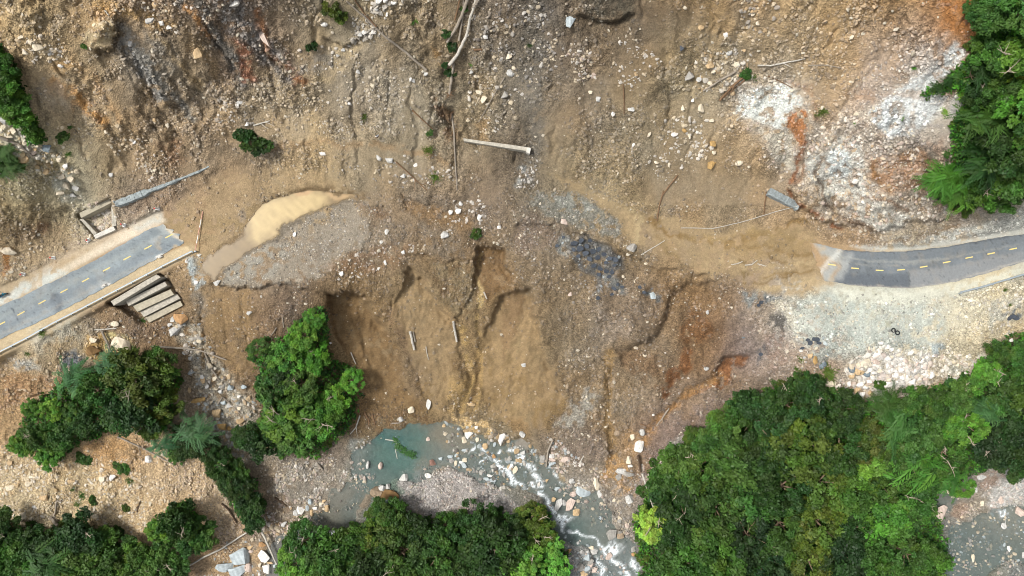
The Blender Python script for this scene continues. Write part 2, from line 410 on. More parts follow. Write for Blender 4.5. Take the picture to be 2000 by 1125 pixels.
SCARPS = [
 ([(628,580),(650,569),(675,570),(692,578),(712,574),(728,592),(742,630),(760,680)], 2.2, 22, (690,620)),
 ([(680,590),(700,602),(718,604)], .8, 8, (700,615)),
 ([(790,500),(830,498),(880,505),(925,510)], 1.0, 14, (860,530)),
 ([(798,530),(820,555),(842,580),(855,605),(882,630)], 1.5, 18, (820,600)),
 ([(980,478),(985,520),(997,535),(992,552),(960,585),(945,600)], 2.0, 18, (950,540)),
 ([(930,470),(926,520),(920,560),(905,600),(880,622),(905,640)], .7, 14, (945,540)),
 ([(948,590),(944,615),(935,650),(940,672),(934,700),(936,760),(928,800)], 1.0, 12, (920,700)),
 ([(1036,556),(1033,600),(1036,630),(1052,655),(1055,690),(1068,715),(1076,745),(1112,785)], 1.7, 22, (1010,680)),
 ([(765,560),(770,640),(785,700),(810,740)], .9, 18, (740,680)),
 ([(1085,430),(1120,452),(1175,478),(1235,498),(1290,520),(1345,530)], 1.3, 16, (1200,540)),
 ([(1345,532),(1382,528),(1402,550),(1405,580)], 1.2, 16, (1370,570)),
 ([(1300,590),(1293,612),(1280,650),(1262,672),(1225,690),(1205,684)], 1.0, 20, (1290,700)),
 ([(1205,684),(1180,700),(1176,740),(1190,800)], .45, 14, (1200,740)),
 ([(1345,655),(1362,688),(1352,725),(1325,755),(1288,790)], 2.0, 18, (1320,710)),
 ([(1458,692),(1440,690),(1415,708),(1390,735)], 1.5, 10, (1420,730)),
 ([(1000,440),(1040,445),(1085,430)], .8, 12, (1040,470)),
 ([(1090,510),(1050,530),(1035,556)], .7, 12, (1010,540)),
 ([(1120,640),(1115,690),(1080,720)], .7, 12, (1060,680)),
 ([(700,770),(740,790),(790,800),(830,812)], 1.0, 10, (780,815)),
 ([(1100,830),(1150,900),(1185,915)], 1.2, 10, (1120,900)),
 ([(400,560),(392,620),(410,690),(450,740),(490,765)], 1.3, 14, (380,680)),
 ([(395,545),(430,557),(500,560),(570,562),(632,575)], 1.0, 18, (500,590)),
 ([(395,550),(440,522),(480,492),(560,442),(640,406),(700,384)], .45, 26, (450,480)),
 ([(1690,440),(1600,425),(1560,395),(1542,360)], 1.8, 14, (1560,430)),
 ([(1690,445),(1780,440),(1865,425)], 1.8, 14, (1780,470)),
 ([(1610,300),(1600,340),(1625,390),(1700,425)], 1.0, 10, (1590,390)),
 ([(1640,330),(1665,360),(1690,370)], .8, 8, (1640,370)),
 ([(228,40),(233,80),(215,98),(190,100)], 2.2, 12, (240,110)),
 ([(330,200),(355,205),(370,195)], 1.0, 10, (350,220)),
 ([(245,80),(280,130),(310,180),(360,205)], .9, 16, (270,150)),
 ([(390,30),(430,100),(470,150)], 1.2, 16, (420,130)),
 ([(500,40),(535,110),(560,150)], 1.2, 16, (520,110)),
 ([(860,195),(875,230),(890,265)], 1.5, 12, (850,240)),
 ([(630,70),(680,85),(720,65)], 1.2, 14, (660,100)),
 ([(1120,20),(1180,38),(1240,30)], 1.6, 16, (1180,60)),
 ([(60,300),(110,330),(160,380),(170,400)], 1.0, 12, (80,360)),
 ([(0,770),(40,765),(60,780),(100,765),(130,790)], 1.2, 14, (60,800)),
 ([(250,865),(290,870),(330,900)], .8, 10, (260,890)),
 ([(215,920),(270,950),(300,975)], .9, 12, (240,970)),
 ([(500,980),(520,1000),(500,1030)], .8, 10, (530,1020)),
]
for a in SCARPS: scarp(a[0], a[1] * (.75 if 600 < a[0][0][0] < 1120 and a[0][0][1] > 470 else 1.15), a[2], a[3], 2.0)
# scalloped recesses: crisp upper rims, running out downhill; fluted sand faces
def recess(poly, depth, y0, y1, fe=3.0, run=.0):
    global Z
    Z = Z - depth * (.45 * reg(poly, fe) + .55 * reg(poly, fe + 9)) * (run + (1 - run) * sstep(y1, y0, PY))
R_FLANK = [(1205,688),(1262,670),(1290,610),(1345,548),(1392,545),(1404,600),(1385,650),(1348,664),(1362,690),(1330,752),(1288,792),(1240,770)]
for p, d, y0, y1 in [(BOWL[0], 4.4, 590, 735), (BOWL[1], 2.4, 525, 650), (BOWL[2], 3.4, 565, 710), (BOWL[3], 2.0, 480, 610), (R_FLANK, 2.3, 570, 790), ([(1456,690),(1440,686),(1400,722),(1392,745),(1425,738),(1455,705)], 1.4, 690, 760), ([(780,380),(830,392),(925,420),(930,455),(860,452),(790,412)], .9, 390, 470)]: recess(p, d, y0, y1)
_bm = np.zeros(PX.shape)
for p in BOWL[:3]: _bm = np.maximum(_bm, reg(p, 14))
_t = np.where(PX < 790, math.radians(58), np.where(PX < 920, math.radians(80), math.radians(98)))
_u = X0 * np.sin(_t) + Y0 * np.cos(_t); _v = X0 * np.cos(_t) - Y0 * np.sin(_t)
flute = fbm(_u / 2.6 + .3 * det, _v / 10 + .2 * big, 3, 2)
Z = Z + .30 * _bm * flute; A = A * (1 - .45 * _bm)
chan = ridged(ua / 5.0 + .25 * det, va / 17.0, 3, 6)                 # erosion channels down the upper scar
Z = Z - .6 * upper * (1 - reg(MUD_R, 10)) * sstep(400, 300, PY) * sstep(.72, .95, chan)
GULLIES = [([(935,480),(932,540),(928,620),(932,680),(930,760),(940,820)], .6, 6), ([(890,640),(905,700),(915,760),(905,810)], .8, 7),
 ([(1195,700),(1180,780),(1195,860),(1195,930)], .8, 8), ([(1450,700),(1400,735),(1330,785),(1290,830),(1250,870)], .5, 6),
 ([(1260,430),(1285,452),(1320,466),(1400,474),(1470,462),(1580,428)], .22, 4), ([(1490,498),(1530,506),(1575,512)], .2, 3), ([(1450,545),(1480,550),(1520,545),(1570,525)], .2, 3),
 ([(1420,490),(1500,475),(1590,450)], .18, 3), ([(840,790),(820,740),(800,690)], .4, 6), ([(745,760),(720,700),(705,640)], .4, 6), ([(1010,800),(1000,720),(1020,640)], .35, 8),
 ([(880,180),(885,260),(893,330)], .5, 8), ([(640,300),(650,350),(655,378)], .25, 6), ([(1610,455),(1700,470),(1800,462),(1880,440),(2000,418)], .5, 6),
 ([(470,560),(480,640),(500,740)], .3, 6), ([(430,570),(445,650),(470,740)], .3, 5)]
for a in GULLIES: gully(*a)
for p, h, r in [((205,62),3.4,24),((1830,684),1.1,14),((735,960),.8,26),((1220,925),1.0,16),((1590,700),.8,14)]:
    Z += h * np.exp(-(np.hypot(WX - p[0], WY - p[1]) / r) ** 2)

# road benches, pool floor, stream bed
m = regx(BENCH_L, 6); Z = Z * (1 - m) + (-0.03) * m
m = regx(BENCH_R, 6); Z = Z * (1 - m) + (-0.03) * m
m = regx(POOL, 5); Z = Z * (1 - m) + (-0.25) * m
m = regx([(150,420),(215,388),(228,447),(184,466)], 4); Z = Z * (1 - m) + (-0.5) * m
m = regx([(210,592),(312,536),(330,545),(366,596),(288,640),(240,604)], 5); Z = Z * (1 - m) + np.minimum(Z, -5.0) * m
bank = WZ + 0.18 + 0.1 * fine
Z = np.where(near_w > .02, np.maximum(Z, bank * near_w + Z * (1 - near_w)), Z)
depth = np.zeros(PX.shape) + .38
depth += 1.3 * reg([(725,850),(800,835),(830,860),(822,905),(800,940),(770,930),(730,900)], 16) + .8 * reg([(1085,1005),(1130,1020),(1160,1050),(1120,1055),(1085,1035)], 12) + .5 * reg([(1120,975),(1165,965),(1165,1000),(1130,1000)], 8)
Z = Z * (1 - wmask) + wmask * (WZ - depth + .16 * det + .16 * fine)
far = np.maximum(np.maximum(-150 - PX, PX - 2150), np.maximum(-110 - PY, PY - 1235))
Z += np.clip(far, 0, None) * S * .12 + np.clip(far, 0, 600) * S * .1 * big

def grid_at(T):
    def g(px, py):
        px = np.asarray(px, float); py = np.asarray(py, float)
        i = np.clip(np.searchsorted(gx, px) - 1, 0, NX - 2); j = np.clip(np.searchsorted(gy, py) - 1, 0, NY - 2)
        a = np.clip((px - gx[i]) / (gx[i + 1] - gx[i]), 0, 1); b = np.clip((py - gy[j]) / (gy[j + 1] - gy[j]), 0, 1)
        return (T[j, i] * (1 - a) + T[j, i + 1] * a) * (1 - b) + (T[j + 1, i] * (1 - a) + T[j + 1, i + 1] * a) * b
    return g
ground = grid_at(Z)
def unproj(px, py, z):
    k = S * (H - z) / H
    return (px - 1000) * k, -(py - 562.5) * k
def at(px, py, dz=0.0):
    z = float(ground(px, py)) + dz
    x, y = unproj(px, py, z)
    return Vector((x, y, z))
def mpp(px, py): return S * (H - float(ground(px, py))) / H     # metres per photo pixel there
def ground_xy(x, y, z0=0.0):
    """height under a world point"""
    z = z0
    for _ in range(12):
        k = S * (H - z) / H
        z = 0.5 * z + 0.5 * float(ground(x / k + 1000, 562.5 - y / k))
    return z

# ------------------------------------------------------------------ soil colours
BASE = [
 (50,30,165,135,95),(150,30,150,120,85),(250,30,150,118,85),(350,30,140,112,88),(430,30,135,105,80),(520,30,125,105,88),(600,30,130,112,92),(680,30,130,112,85),(780,30,145,122,95),(880,30,140,118,92),(970,30,120,100,82),(1040,30,105,92,82),(1120,30,115,95,75),(1200,30,90,78,65),(1280,30,125,100,75),(1360,30,140,112,80),(1450,30,150,118,85),(1550,30,165,135,98),(1650,30,165,132,92),(1750,30,160,122,78),(1850,30,165,108,58),
 (60,100,165,135,100),(180,100,158,130,95),(280,100,130,115,100),(380,100,140,118,92),(470,100,125,95,75),(560,100,140,115,88),(650,100,155,132,105),(740,100,140,120,98),(850,100,135,112,85),(950,100,135,115,92),(1040,100,110,98,85),(1130,100,120,100,80),(1220,100,125,102,78),(1320,100,140,118,88),(1420,100,150,128,98),(1520,100,160,135,105),(1620,100,160,130,95),(1720,100,160,130,105),(1800,100,165,140,120),
 (120,200,165,138,108),(200,200,155,125,92),(300,200,150,122,92),(400,200,145,122,98),(500,200,150,125,95),(600,200,155,130,100),(700,200,150,130,108),(800,200,145,125,100),(930,200,150,128,100),(1040,200,125,108,90),(1130,200,135,112,88),(1250,200,140,118,90),(1380,200,150,128,100),(1480,200,188,165,142),(1600,200,170,140,110),(1700,200,165,140,122),(1780,200,180,168,160),
 (60,320,178,158,122),(120,300,165,145,112),(200,300,155,130,98),(300,300,158,128,95),(400,300,148,122,95),(500,300,150,122,92),(600,300,155,128,95),(700,300,152,130,102),(800,300,150,128,100),(900,300,148,125,98),(1030,300,118,100,82),(1120,300,140,118,90),(1220,300,150,128,100),(1350,300,148,125,98),(1450,300,165,135,100),(1540,300,180,148,115),(1650,300,188,166,148),(1760,300,170,140,115),
 (50,380,174,152,112),(130,380,186,168,140),(300,380,160,130,105),(420,380,150,120,90),(600,380,165,135,95),(750,380,135,110,85),(850,380,130,108,88),(950,380,125,105,88),(1100,380,140,120,95),(1200,380,150,125,92),(1320,380,145,118,88),(1420,380,148,122,92),(1550,380,172,142,112),(1700,380,170,138,112),(1850,380,150,110,85),
 (60,450,160,130,96),(20,430,150,122,84),(60,500,195,165,130),(420,480,165,132,95),(500,480,150,125,100),(620,480,140,122,105),(720,480,140,120,100),(820,480,135,108,80),(900,480,130,103,75),(1000,480,130,108,85),(1080,480,130,110,90),(1200,480,135,112,85),(1330,480,150,122,90),(1420,480,155,125,90),(1550,480,145,115,75),(1620,450,160,130,100),(1800,450,178,160,138),(1950,440,188,175,158),
 (450,580,135,108,80),(560,580,130,105,85),(640,580,120,92,60),(720,580,138,108,72),(800,580,140,112,78),(870,580,135,110,78),(960,580,120,90,55),(1020,580,138,110,78),(1100,580,132,110,85),(1200,580,135,112,92),(1300,580,135,105,75),(1400,580,135,100,65),(1480,580,150,125,105),(1560,590,185,170,150),(1700,600,185,175,155),(1850,590,198,184,162),(1960,580,192,172,142),
 (50,700,185,155,118),(120,680,175,150,118),(240,650,150,120,90),(400,680,135,105,70),(460,680,130,100,70),(700,680,130,100,65),(780,680,125,100,72),(860,680,140,110,75),(1000,680,140,112,75),(1080,680,135,112,85),(1180,680,138,115,92),(1280,680,135,108,80),(1380,680,130,95,62),(1480,680,140,115,105),(1560,680,170,150,135),(1700,680,190,180,165),(1850,680,205,185,155),(1950,680,205,175,135),
 (30,780,195,155,110),(60,760,180,140,98),(300,660,140,110,82),(400,780,150,128,105),(460,780,140,110,80),(560,720,120,95,70),(720,780,125,95,62),(800,780,125,98,65),(900,780,130,100,62),(1000,780,130,102,65),(1100,780,130,105,78),(1200,780,145,120,92),(1300,780,135,110,88),(1400,780,140,115,95),(1500,760,140,115,92),(1620,760,165,130,100),(1780,760,205,180,160),
 (100,880,198,160,115),(250,880,185,145,102),(350,900,198,162,122),(450,880,160,140,115),(540,910,140,120,100),(640,910,130,110,95),(1100,880,130,105,85),(1200,880,145,110,72),(1300,860,140,112,98),(1000,840,140,112,75),
 (50,980,205,175,135),(150,980,200,168,125),(300,980,205,168,125),(400,980,212,174,134),(540,980,140,115,92),(620,960,140,125,110),(880,960,160,145,138),(1000,960,122,116,108),(1150,940,140,130,120),(1220,1000,142,124,110),(1900,960,150,130,112),(1980,960,175,165,155),
 (450,1080,165,130,95),(520,1080,120,108,95),(1150,1080,130,128,122),(1900,1080,112,112,106),(1980,1100,125,118,108),(1080,920,130,122,112),(760,900,90,110,100),(950,890,115,110,100)]
def base_colour(wx, wy):
    out = np.zeros(wx.shape + (3,)); wsum = np.zeros(wx.shape)
    cxs = np.clip(wx, 0, 2000); cys = np.clip(wy, 10, 1110)
    for x, y, r, g, b in BASE:
        w = np.exp(-((cxs - x) ** 2 + (cys - y) ** 2) / (2 * 44.0 ** 2)) + 1e-9
        wsum += w
        out += w[..., None] * lin((r, g, b))
    return out / wsum[..., None]
_bc = base_colour(CXX, CYY)
_wx = WX + 16 * fbm(PX / 90, PY / 90, 2, 6); _wy = WY + 16 * fbm(PX / 90, PY / 90, 2, 7)
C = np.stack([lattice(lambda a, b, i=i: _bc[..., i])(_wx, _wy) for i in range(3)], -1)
# mineral banding along the fall line, mottling
C *= (1 + .14 * streak * upper)[..., None]
C *= (1 + .10 * det * np.clip(A * 3, .3, 1))[..., None]
hue = fbm(X0 / 5, Y0 / 7, 4, 1)
C[..., 0] *= 1 + .05 * hue; C[..., 2] *= 1 - .09 * hue
BRK = fbm(PX / 11, PY / 11, 4, 3)
def paint(pts, rgb, feather=6, width=None, op=1.0, brk=0.0, exact=False):
    """brk: how much a noise breaks the patch up"""
    global C
    m = (regx if exact else reg)(pts, feather, width) * op
    if brk: m = m * sstep(-brk, brk * .4, BRK + .35 - brk * .35)
    k = m > .004
    C[k] = C[k] * (1 - m[k][:, None]) + lin(rgb) * m[k][:, None] * (1 + .10 * det[k][:, None])
PATCHES = [
 # upper left scar
 ([(250,85),(275,125),(320,200)], (122,114,108), 8, 22, .95, .35), ([(280,60),(320,90),(340,140),(310,160)], (128,116,104), 10, None, .6, .6), ([(370,0),(430,90),(480,160)], (104,94,86), 12, 34, .95, .35), ([(430,0),(520,90),(560,140)], (125,113,106), 14, 50, .9, .35),
 ([(455,70),(490,90),(505,160),(475,160)], (142,90,64), 8, None, .9, .3), ([(370,10),(395,60),(400,70)], (182,124,66), 5, 12, .8, .4), ([(200,8),(260,25),(330,58)], (176,136,86), 6, 24, .8, .3), ([(105,160),(150,190),(195,235)], (186,132,72), 9, 26, .9, .4),
 ([(290,260),(350,265),(360,320),(330,330)], (140,98,68), 14, None, .55, .7), ([(170,40),(225,35),(232,80),(200,98),(160,80)], (178,152,116), 6, None, .9, .3), ([(175,10),(215,5),(220,35),(185,40)], (165,122,72), 8, None, .7, .4), ([(500,25),(540,120),(590,155)], (152,98,58), 6, 14, .8, .4), ([(560,100),(600,155),(570,165)], (150,98,60), 6, None, .6, .5),
 ([(180,150),(200,175),(230,230)], (184,134,84), 7, 12, .6, .5), ([(100,120),(150,110),(160,140),(120,150)], (172,128,76), 9, None, .6, .5), ([(60,160),(120,155),(150,200),(90,210)], (172,150,128), 12, None, .6, .4),
 ([(0,470),(25,480),(25,520),(0,535)], (172,112,52), 6, None, .9, .2), ([(0,430),(60,430),(120,450),(60,475),(0,470)], (128,100,70), 10, None, .6, .5), ([(60,440),(120,440),(110,460),(60,460)], (130,88,62), 6, None, .5, .5),
 ([(110,330),(140,330),(165,385),(120,395),(100,360)], (196,184,164), 7, None, .85, .3), ([(0,235),(60,265),(110,300),(90,335),(40,310),(0,285)], (196,182,158), 8, None, .8, .4), ([(70,310),(100,320),(100,345),(70,345)], (200,172,118), 5, None, .8, .2),
 ([(240,60),(290,130),(340,190),(380,240)], (134,124,114), 7, 16, .8, .4), ([(330,20),(400,120),(450,190)], (160,128,92), 7, 18, .6, .4), ([(130,100),(200,180),(270,270),(320,330)], (174,138,98), 9, 20, .5, .5), ([(300,70),(360,140),(400,180)], (172,140,98), 6, 12, .6, .4), ([(60,170),(130,250),(170,300)], (176,146,112), 9, 24, .5, .5),
 # top centre
 ([(1040,0),(1030,150),(1045,260),(1030,350)], (108,97,86), 14, 44, .75, .5), ([(1130,-10),(1240,-10),(1230,45),(1150,40)], (88,78,64), 12, None, .75, .4), ([(860,90),(880,150),(860,200),(840,150)], (96,80,58), 12, None, .6, .4),
 ([(845,95),(865,100),(860,130)], (172,126,72), 6, None, .7, .3), ([(840,190),(880,200),(890,270),(870,280),(850,230)], (112,78,50), 7, None, .75, .4), ([(650,80),(720,80),(700,110),(640,160),(610,150)], (172,145,110), 9, None, .7, .3), ([(590,200),(640,240),(660,330),(630,350),(600,280)], (172,142,102), 12, None, .55, .6),
 ([(520,290),(620,275),(720,282),(800,300),(880,310)], (150,116,80), 6, 14, .6, .4), ([(930,240),(960,235),(950,280)], (176,134,84), 8, None, .6, .5), ([(1060,60),(1120,70),(1130,140),(1080,140)], (118,96,76), 14, None, .5, .5), ([(620,100),(660,95),(640,135),(560,140)], (112,104,98), 9, None, .6, .6),
 ([(1130,300),(1200,270),(1230,330),(1150,340)], (165,138,104), 14, None, .5, .5), ([(1290,150),(1350,140),(1380,190),(1320,200)], (160,136,100), 12, None, .5, .5), ([(1360,0),(1420,0),(1430,50),(1380,60)], (165,130,86), 10, None, .5, .4), ([(1010,330),(1035,315),(1040,350),(1015,365)], (150,146,142), 6, None, .8, .4), 
 # white scar
 ([(1440,170),(1560,150),(1620,250),(1700,200),(1800,120),(1880,90),(1860,200),(1860,300),(1870,430),(1700,448),(1600,420),(1545,350),(1500,330)], (190,170,152), 14, None, .75, .3),
 ([(1450,180),(1530,158),(1565,200),(1535,250),(1490,235),(1440,220)], (218,212,204), 8, None, .95, .45), ([(1480,250),(1540,255),(1545,330),(1510,320)], (205,188,168), 9, None, .85, .5), ([(1565,310),(1660,265),(1690,320),(1700,400),(1600,370)], (214,202,190), 8, None, .92, .45),
 ([(1617,300),(1650,290),(1668,330),(1655,352),(1625,340)], (228,224,220), 4, None, .95, .2), ([(1705,215),(1800,130),(1862,85),(1882,100),(1850,175),(1830,225),(1780,262),(1728,265)], (206,200,197), 9, None, .95, .45), ([(1705,215),(1745,205),(1760,255),(1725,265)], (214,210,208), 6, None, .8, .5),
 ([(1640,395),(1720,400),(1800,430),(1740,448),(1670,430)], (212,198,184), 6, None, .95, .45), ([(1600,340),(1640,380),(1600,390)], (206,194,180), 6, None, .7, .5), ([(1560,180),(1660,130),(1660,200),(1620,250)], (172,138,100), 14, None, .5, .5),
 ([(1740,150),(1800,90),(1850,60),(1830,140)], (176,160,150), 10, None, .6, .6), ([(1690,60),(1760,40),(1780,100),(1700,120)], (166,136,108), 14, None, .5, .5),
 ([(1537,222),(1560,212),(1577,222),(1574,255),(1556,285),(1538,250)], (172,108,58), 4, None, .95, .15), ([(1568,270),(1556,300),(1544,330),(1539,368),(1555,392),(1580,405),(1640,440)], (140,84,48), 3, 8, .9, .3), ([(1560,285),(1565,330),(1548,350)], (160,105,62), 5, 12, .6, .5),
 ([(1700,305),(1800,295),(1835,330),(1800,370),(1720,375),(1700,340)], (164,112,70), 8, None, .75, .7), ([(1705,320),(1712,355),(1735,375)], (150,105,60), 4, 10, .8, .3), ([(1835,0),(1905,0),(1908,60),(1880,70),(1840,50)], (166,106,52), 12, None, .9, .1), ([(1885,40),(1908,40),(1908,95),(1870,100)], (164,106,56), 6, None, .9, .2), ([(1780,280),(1840,270),(1850,310)], (150,110,86), 10, None, .6, .5),
 ([(1605,305),(1598,350),(1612,395),(1650,425),(1700,445)], (108,78,54), 3, 7, .85, .4), ([(1640,330),(1655,355),(1680,370)], (112,100,92), 2.5, 4, .8, .3), ([(1690,392),(1740,398),(1780,410)], (122,80,50), 3, 6, .7, .4), ([(1545,160),(1580,170),(1600,230)], (150,108,76), 5, 10, .6, .5), ([(1650,185),(1730,190),(1800,180)], (164,124,92), 6, 16, .5, .6),
 ([(1820,160),(1850,140),(1890,145),(1895,165),(1850,200),(1830,190)], (156,122,92), 6, None, .85, .3), ([(1840,370),(1890,380),(2000,385),(2000,420),(1880,420)], (142,122,90), 10, None, .6, .4),
 # road sides
 ([(-150,650),(0,583),(100,535),(200,475),(300,410),(330,432),(240,474),(95,550),(-150,670)], (214,190,166), 5, None, .9, 0, True), ([(-150,655),(0,580),(100,515),(135,530),(95,550),(0,596),(-150,672)], (210,206,198), 7, None, .85, .2), ([(250,440),(310,408),(330,435),(270,455)], (204,198,188), 8, None, .7, .3),
 ([(-150,730),(0,665),(340,488),(375,476),(390,490),(0,694),(-150,765)], (196,168,132), 4, None, .95, 0, True), ([(60,520),(150,470),(220,440),(300,400),(320,420),(200,480),(60,545)], (200,172,145), 7, None, .6, .5),
 ([(112,692),(150,682),(168,705),(150,725),(112,722)], (108,112,120), 5, None, .9, .3), ([(60,650),(150,630),(150,665),(60,690)], (192,180,162), 12, None, .6, .5), ([(20,700),(60,695),(75,720),(30,720)], (172,172,170), 7, None, .6, .5), ([(165,655),(205,650),(255,665),(262,690),(200,712),(170,690)], (196,152,86), 6, None, .85, .3), ([(205,650),(250,650),(265,690),(215,690)], (214,190,130), 5, None, .8, .3),
 ([(0,725),(110,725),(120,770),(0,800)], (176,126,82), 10, None, .6, .6), ([(215,620),(330,630),(320,680),(220,650)], (126,100,80), 10, None, .6, .4), ([(368,498),(396,502),(402,548),(382,556),(368,530)], (168,172,172), 4, None, .9, .2), ([(380,555),(398,570),(405,610),(385,620)], (150,142,134), 6, None, .6, .5),
 ([(390,565),(500,560),(500,740),(440,730),(400,650)], (144,112,74), 12, None, .7, .3), ([(340,620),(385,635),(440,720),(500,780),(520,900),(420,900),(390,780)], (178,164,146), 10, None, .75, .5),
 # the buried road bench
 ([(325,415),(420,340),(560,330),(660,360),(690,380),(500,420),(440,500),(390,545),(375,480)], (164,134,98), 12, None, .75, .2), ([(440,520),(480,490),(560,440),(640,403),(692,384),(722,388),(738,412),(730,450),(700,482),(660,522),(620,545),(560,562),(430,556)], (146,130,114), 5, None, .85, .2), ([(440,520),(520,475),(580,470),(520,540),(430,555)], (156,146,134), 10, None, .6, .5),
 ([(780,380),(830,395),(920,420),(930,450),(860,450),(790,410)], (140,106,70), 8, None, .8, .2), ([(690,385),(740,400),(760,430),(730,440)], (130,96,66), 8, None, .6, .3), ([(640,520),(720,480),(800,470),(790,510),(680,540)], (138,98,66), 10, None, .5, .6), ([(820,440),(900,440),(900,500),(830,500)], (134,116,98), 10, None, .6, .5),
 ([(1045,378),(1110,370),(1152,390),(1212,442),(1214,462),(1180,466),(1120,442),(1060,422),(1032,400)], (128,120,108), 4, None, .9, .2), ([(1075,376),(1112,372),(1150,395),(1170,410),(1120,420),(1085,400)], (142,138,128), 6, None, .6, .4), ([(1020,420),(1080,430),(1090,470),(1020,500),(1000,470)], (128,104,88), 10, None, .6, .4),
 (MUD_R, (154,126,90), 8, None, .75, .15), ([(1100,320),(1200,330),(1290,400),(1260,430),(1180,390)], (160,134,98), 12, None, .5, .3), ([(1260,430),(1290,455),(1320,466),(1400,474),(1470,462),(1580,428)], (128,96,54), 3, 9, .9, .1), ([(1320,463),(1400,470),(1450,455),(1560,450),(1590,490),(1480,500)], (142,112,70), 8, None, .55, .4), ([(1440,505),(1465,500),(1465,540),(1445,535)], (112,86,48), 4, None, .75, .3), ([(1445,545),(1490,550),(1560,525)], (112,84,46), 2, 4, .8, .2), ([(1490,498),(1530,506),(1580,512)], (116,86,48), 2, 4, .8, .2), ([(1540,545),(1600,530),(1625,555),(1570,582)], (176,146,108), 7, None, .7, .2),
 ([(1600,492),(1540,486),(1470,478),(1400,480)], (134,104,64), 3, 7, .95, .2), ([(1595,505),(1530,512),(1460,520),(1390,512)], (166,138,100), 4, 9, .95, .2), ([(1600,520),(1540,530),(1490,536)], (132,102,62), 3, 5, .95, .2), ([(1585,468),(1500,452),(1420,462),(1330,470)], (150,120,78), 3, 6, .95, .2), ([(1600,535),(1540,556),(1480,562)], (172,144,106), 4, 9, .9, .2), ([(1280,440),(1300,490),(1340,525)], (134,106,68), 3, 5, .85, .2), ([(1230,400),(1250,440),(1240,480)], (166,140,102), 4, 10, .85, .2),
 ([(398,528),(430,480),(470,455),(500,415),(515,392),(545,380),(600,365),(655,372),(705,380)], (118,92,62), 5, 12, .7, .2), ([(340,440),(400,430),(470,440),(500,410)], (150,122,86), 9, 26, .9, .2), ([(352,465),(385,460),(420,480),(400,520)], (156,128,92), 7, 20, .7, .2), ([(420,545),(480,495),(560,447),(640,408),(700,387)], (96,82,68), 2, 4, .7, .4),
 # bowl
 (BOWL[0], (122,92,58), 9, None, .85, .1), (BOWL[1], (150,120,84), 9, None, .8, .1), (BOWL[2], (146,116,80), 9, None, .8, .1), (BOWL[3], (114,83,48), 6, None, .9, .1), ([(840,500),(925,520),(925,600),(885,625),(850,560)], (142,120,90), 10, None, .6, .3), ([(990,560),(1030,555),(1020,600),(985,700),(975,660)], (122,90,60), 6, None, .5, .4), ([(840,540),(870,545),(875,570),(850,575)], (120,88,60), 5, None, .6, .3), ([(760,600),(800,700),(830,790)], (120,92,66), 6, 16, .6, .3),
 ([(770,690),(830,700),(860,790),(800,770)], (122,100,76), 10, None, .5, .4),
 ([(934,500),(932,540)], (168,134,84), 2, 6, .8, .1), ([(935,540),(942,575),(935,605),(925,620),(930,590)], (182,150,98), 3, None, .95, .1), ([(925,612),(924,640),(932,655)], (174,140,88), 2, 6, .9, .1), ([(895,640),(910,690),(918,740),(910,800)], (172,136,80), 3, 10, .75, .4), ([(930,690),(940,740),(935,800)], (168,132,80), 3, 10, .7, .5), ([(875,740),(905,740),(925,800),(880,810)], (160,126,78), 5, None, .7, .4),
 ([(885,805),(930,812),(945,822),(968,845),(960,850),(930,835),(890,822)], (196,158,106), 3, None, .95, .1), ([(880,700),(890,690),(905,720),(880,735)], (112,84,52), 4, None, .6, .2), ([(1040,790),(1110,780),(1115,830),(1060,850)], (118,90,52), 8, None, .7, .3), ([(990,820),(1040,810),(1040,850),(1000,850)], (140,105,65), 6, None, .6, .3),
 ([(640,575),(660,572),(650,600),(640,640),(625,620)], (108,82,52), 8, None, .6, .3), ([(720,800),(830,810),(850,822),(800,832),(740,840)], (118,88,58), 6, None, .7, .2),
 # right flank of the slide
 ([(1350,600),(1392,630),(1385,660),(1340,690),(1320,660)], (128,86,50), 8, None, .8, .2), ([(1335,690),(1360,690),(1350,728),(1322,755),(1290,790),(1280,760)], (132,84,46), 5, None, .9, .1), ([(1456,692),(1440,688),(1400,725),(1390,750),(1330,785),(1290,830),(1330,790),(1420,740)], (136,84,44), 4, None, .85, .1), ([(1400,735),(1330,785),(1290,825),(1250,875)], (158,112,62), 5, 16, .75, .3), ([(1205,690),(1240,690),(1290,700),(1280,760),(1220,720)], (126,92,62), 8, None, .6, .3), ([(1300,560),(1390,550),(1400,600),(1310,610)], (140,106,70), 10, None, .6, .3),
 ([(1195,700),(1182,740),(1180,790),(1192,850),(1200,900)], (156,120,74), 5, 18, .8, .2), ([(1185,890),(1210,890),(1232,940),(1236,968),(1195,972),(1170,935)], (176,132,82), 5, None, .9, .1), ([(1220,840),(1250,850),(1262,870),(1245,900),(1220,880)], (172,130,84), 6, None, .6, .4), ([(1140,765),(1168,765),(1140,840),(1090,835),(1110,790)], (158,148,136), 7, None, .75, .4), ([(1180,610),(1230,620),(1240,660),(1190,680),(1150,650)], (146,126,110), 9, None, .6, .4), ([(1100,860),(1170,850),(1180,900),(1130,910)], (126,104,90), 8, None, .6, .3),
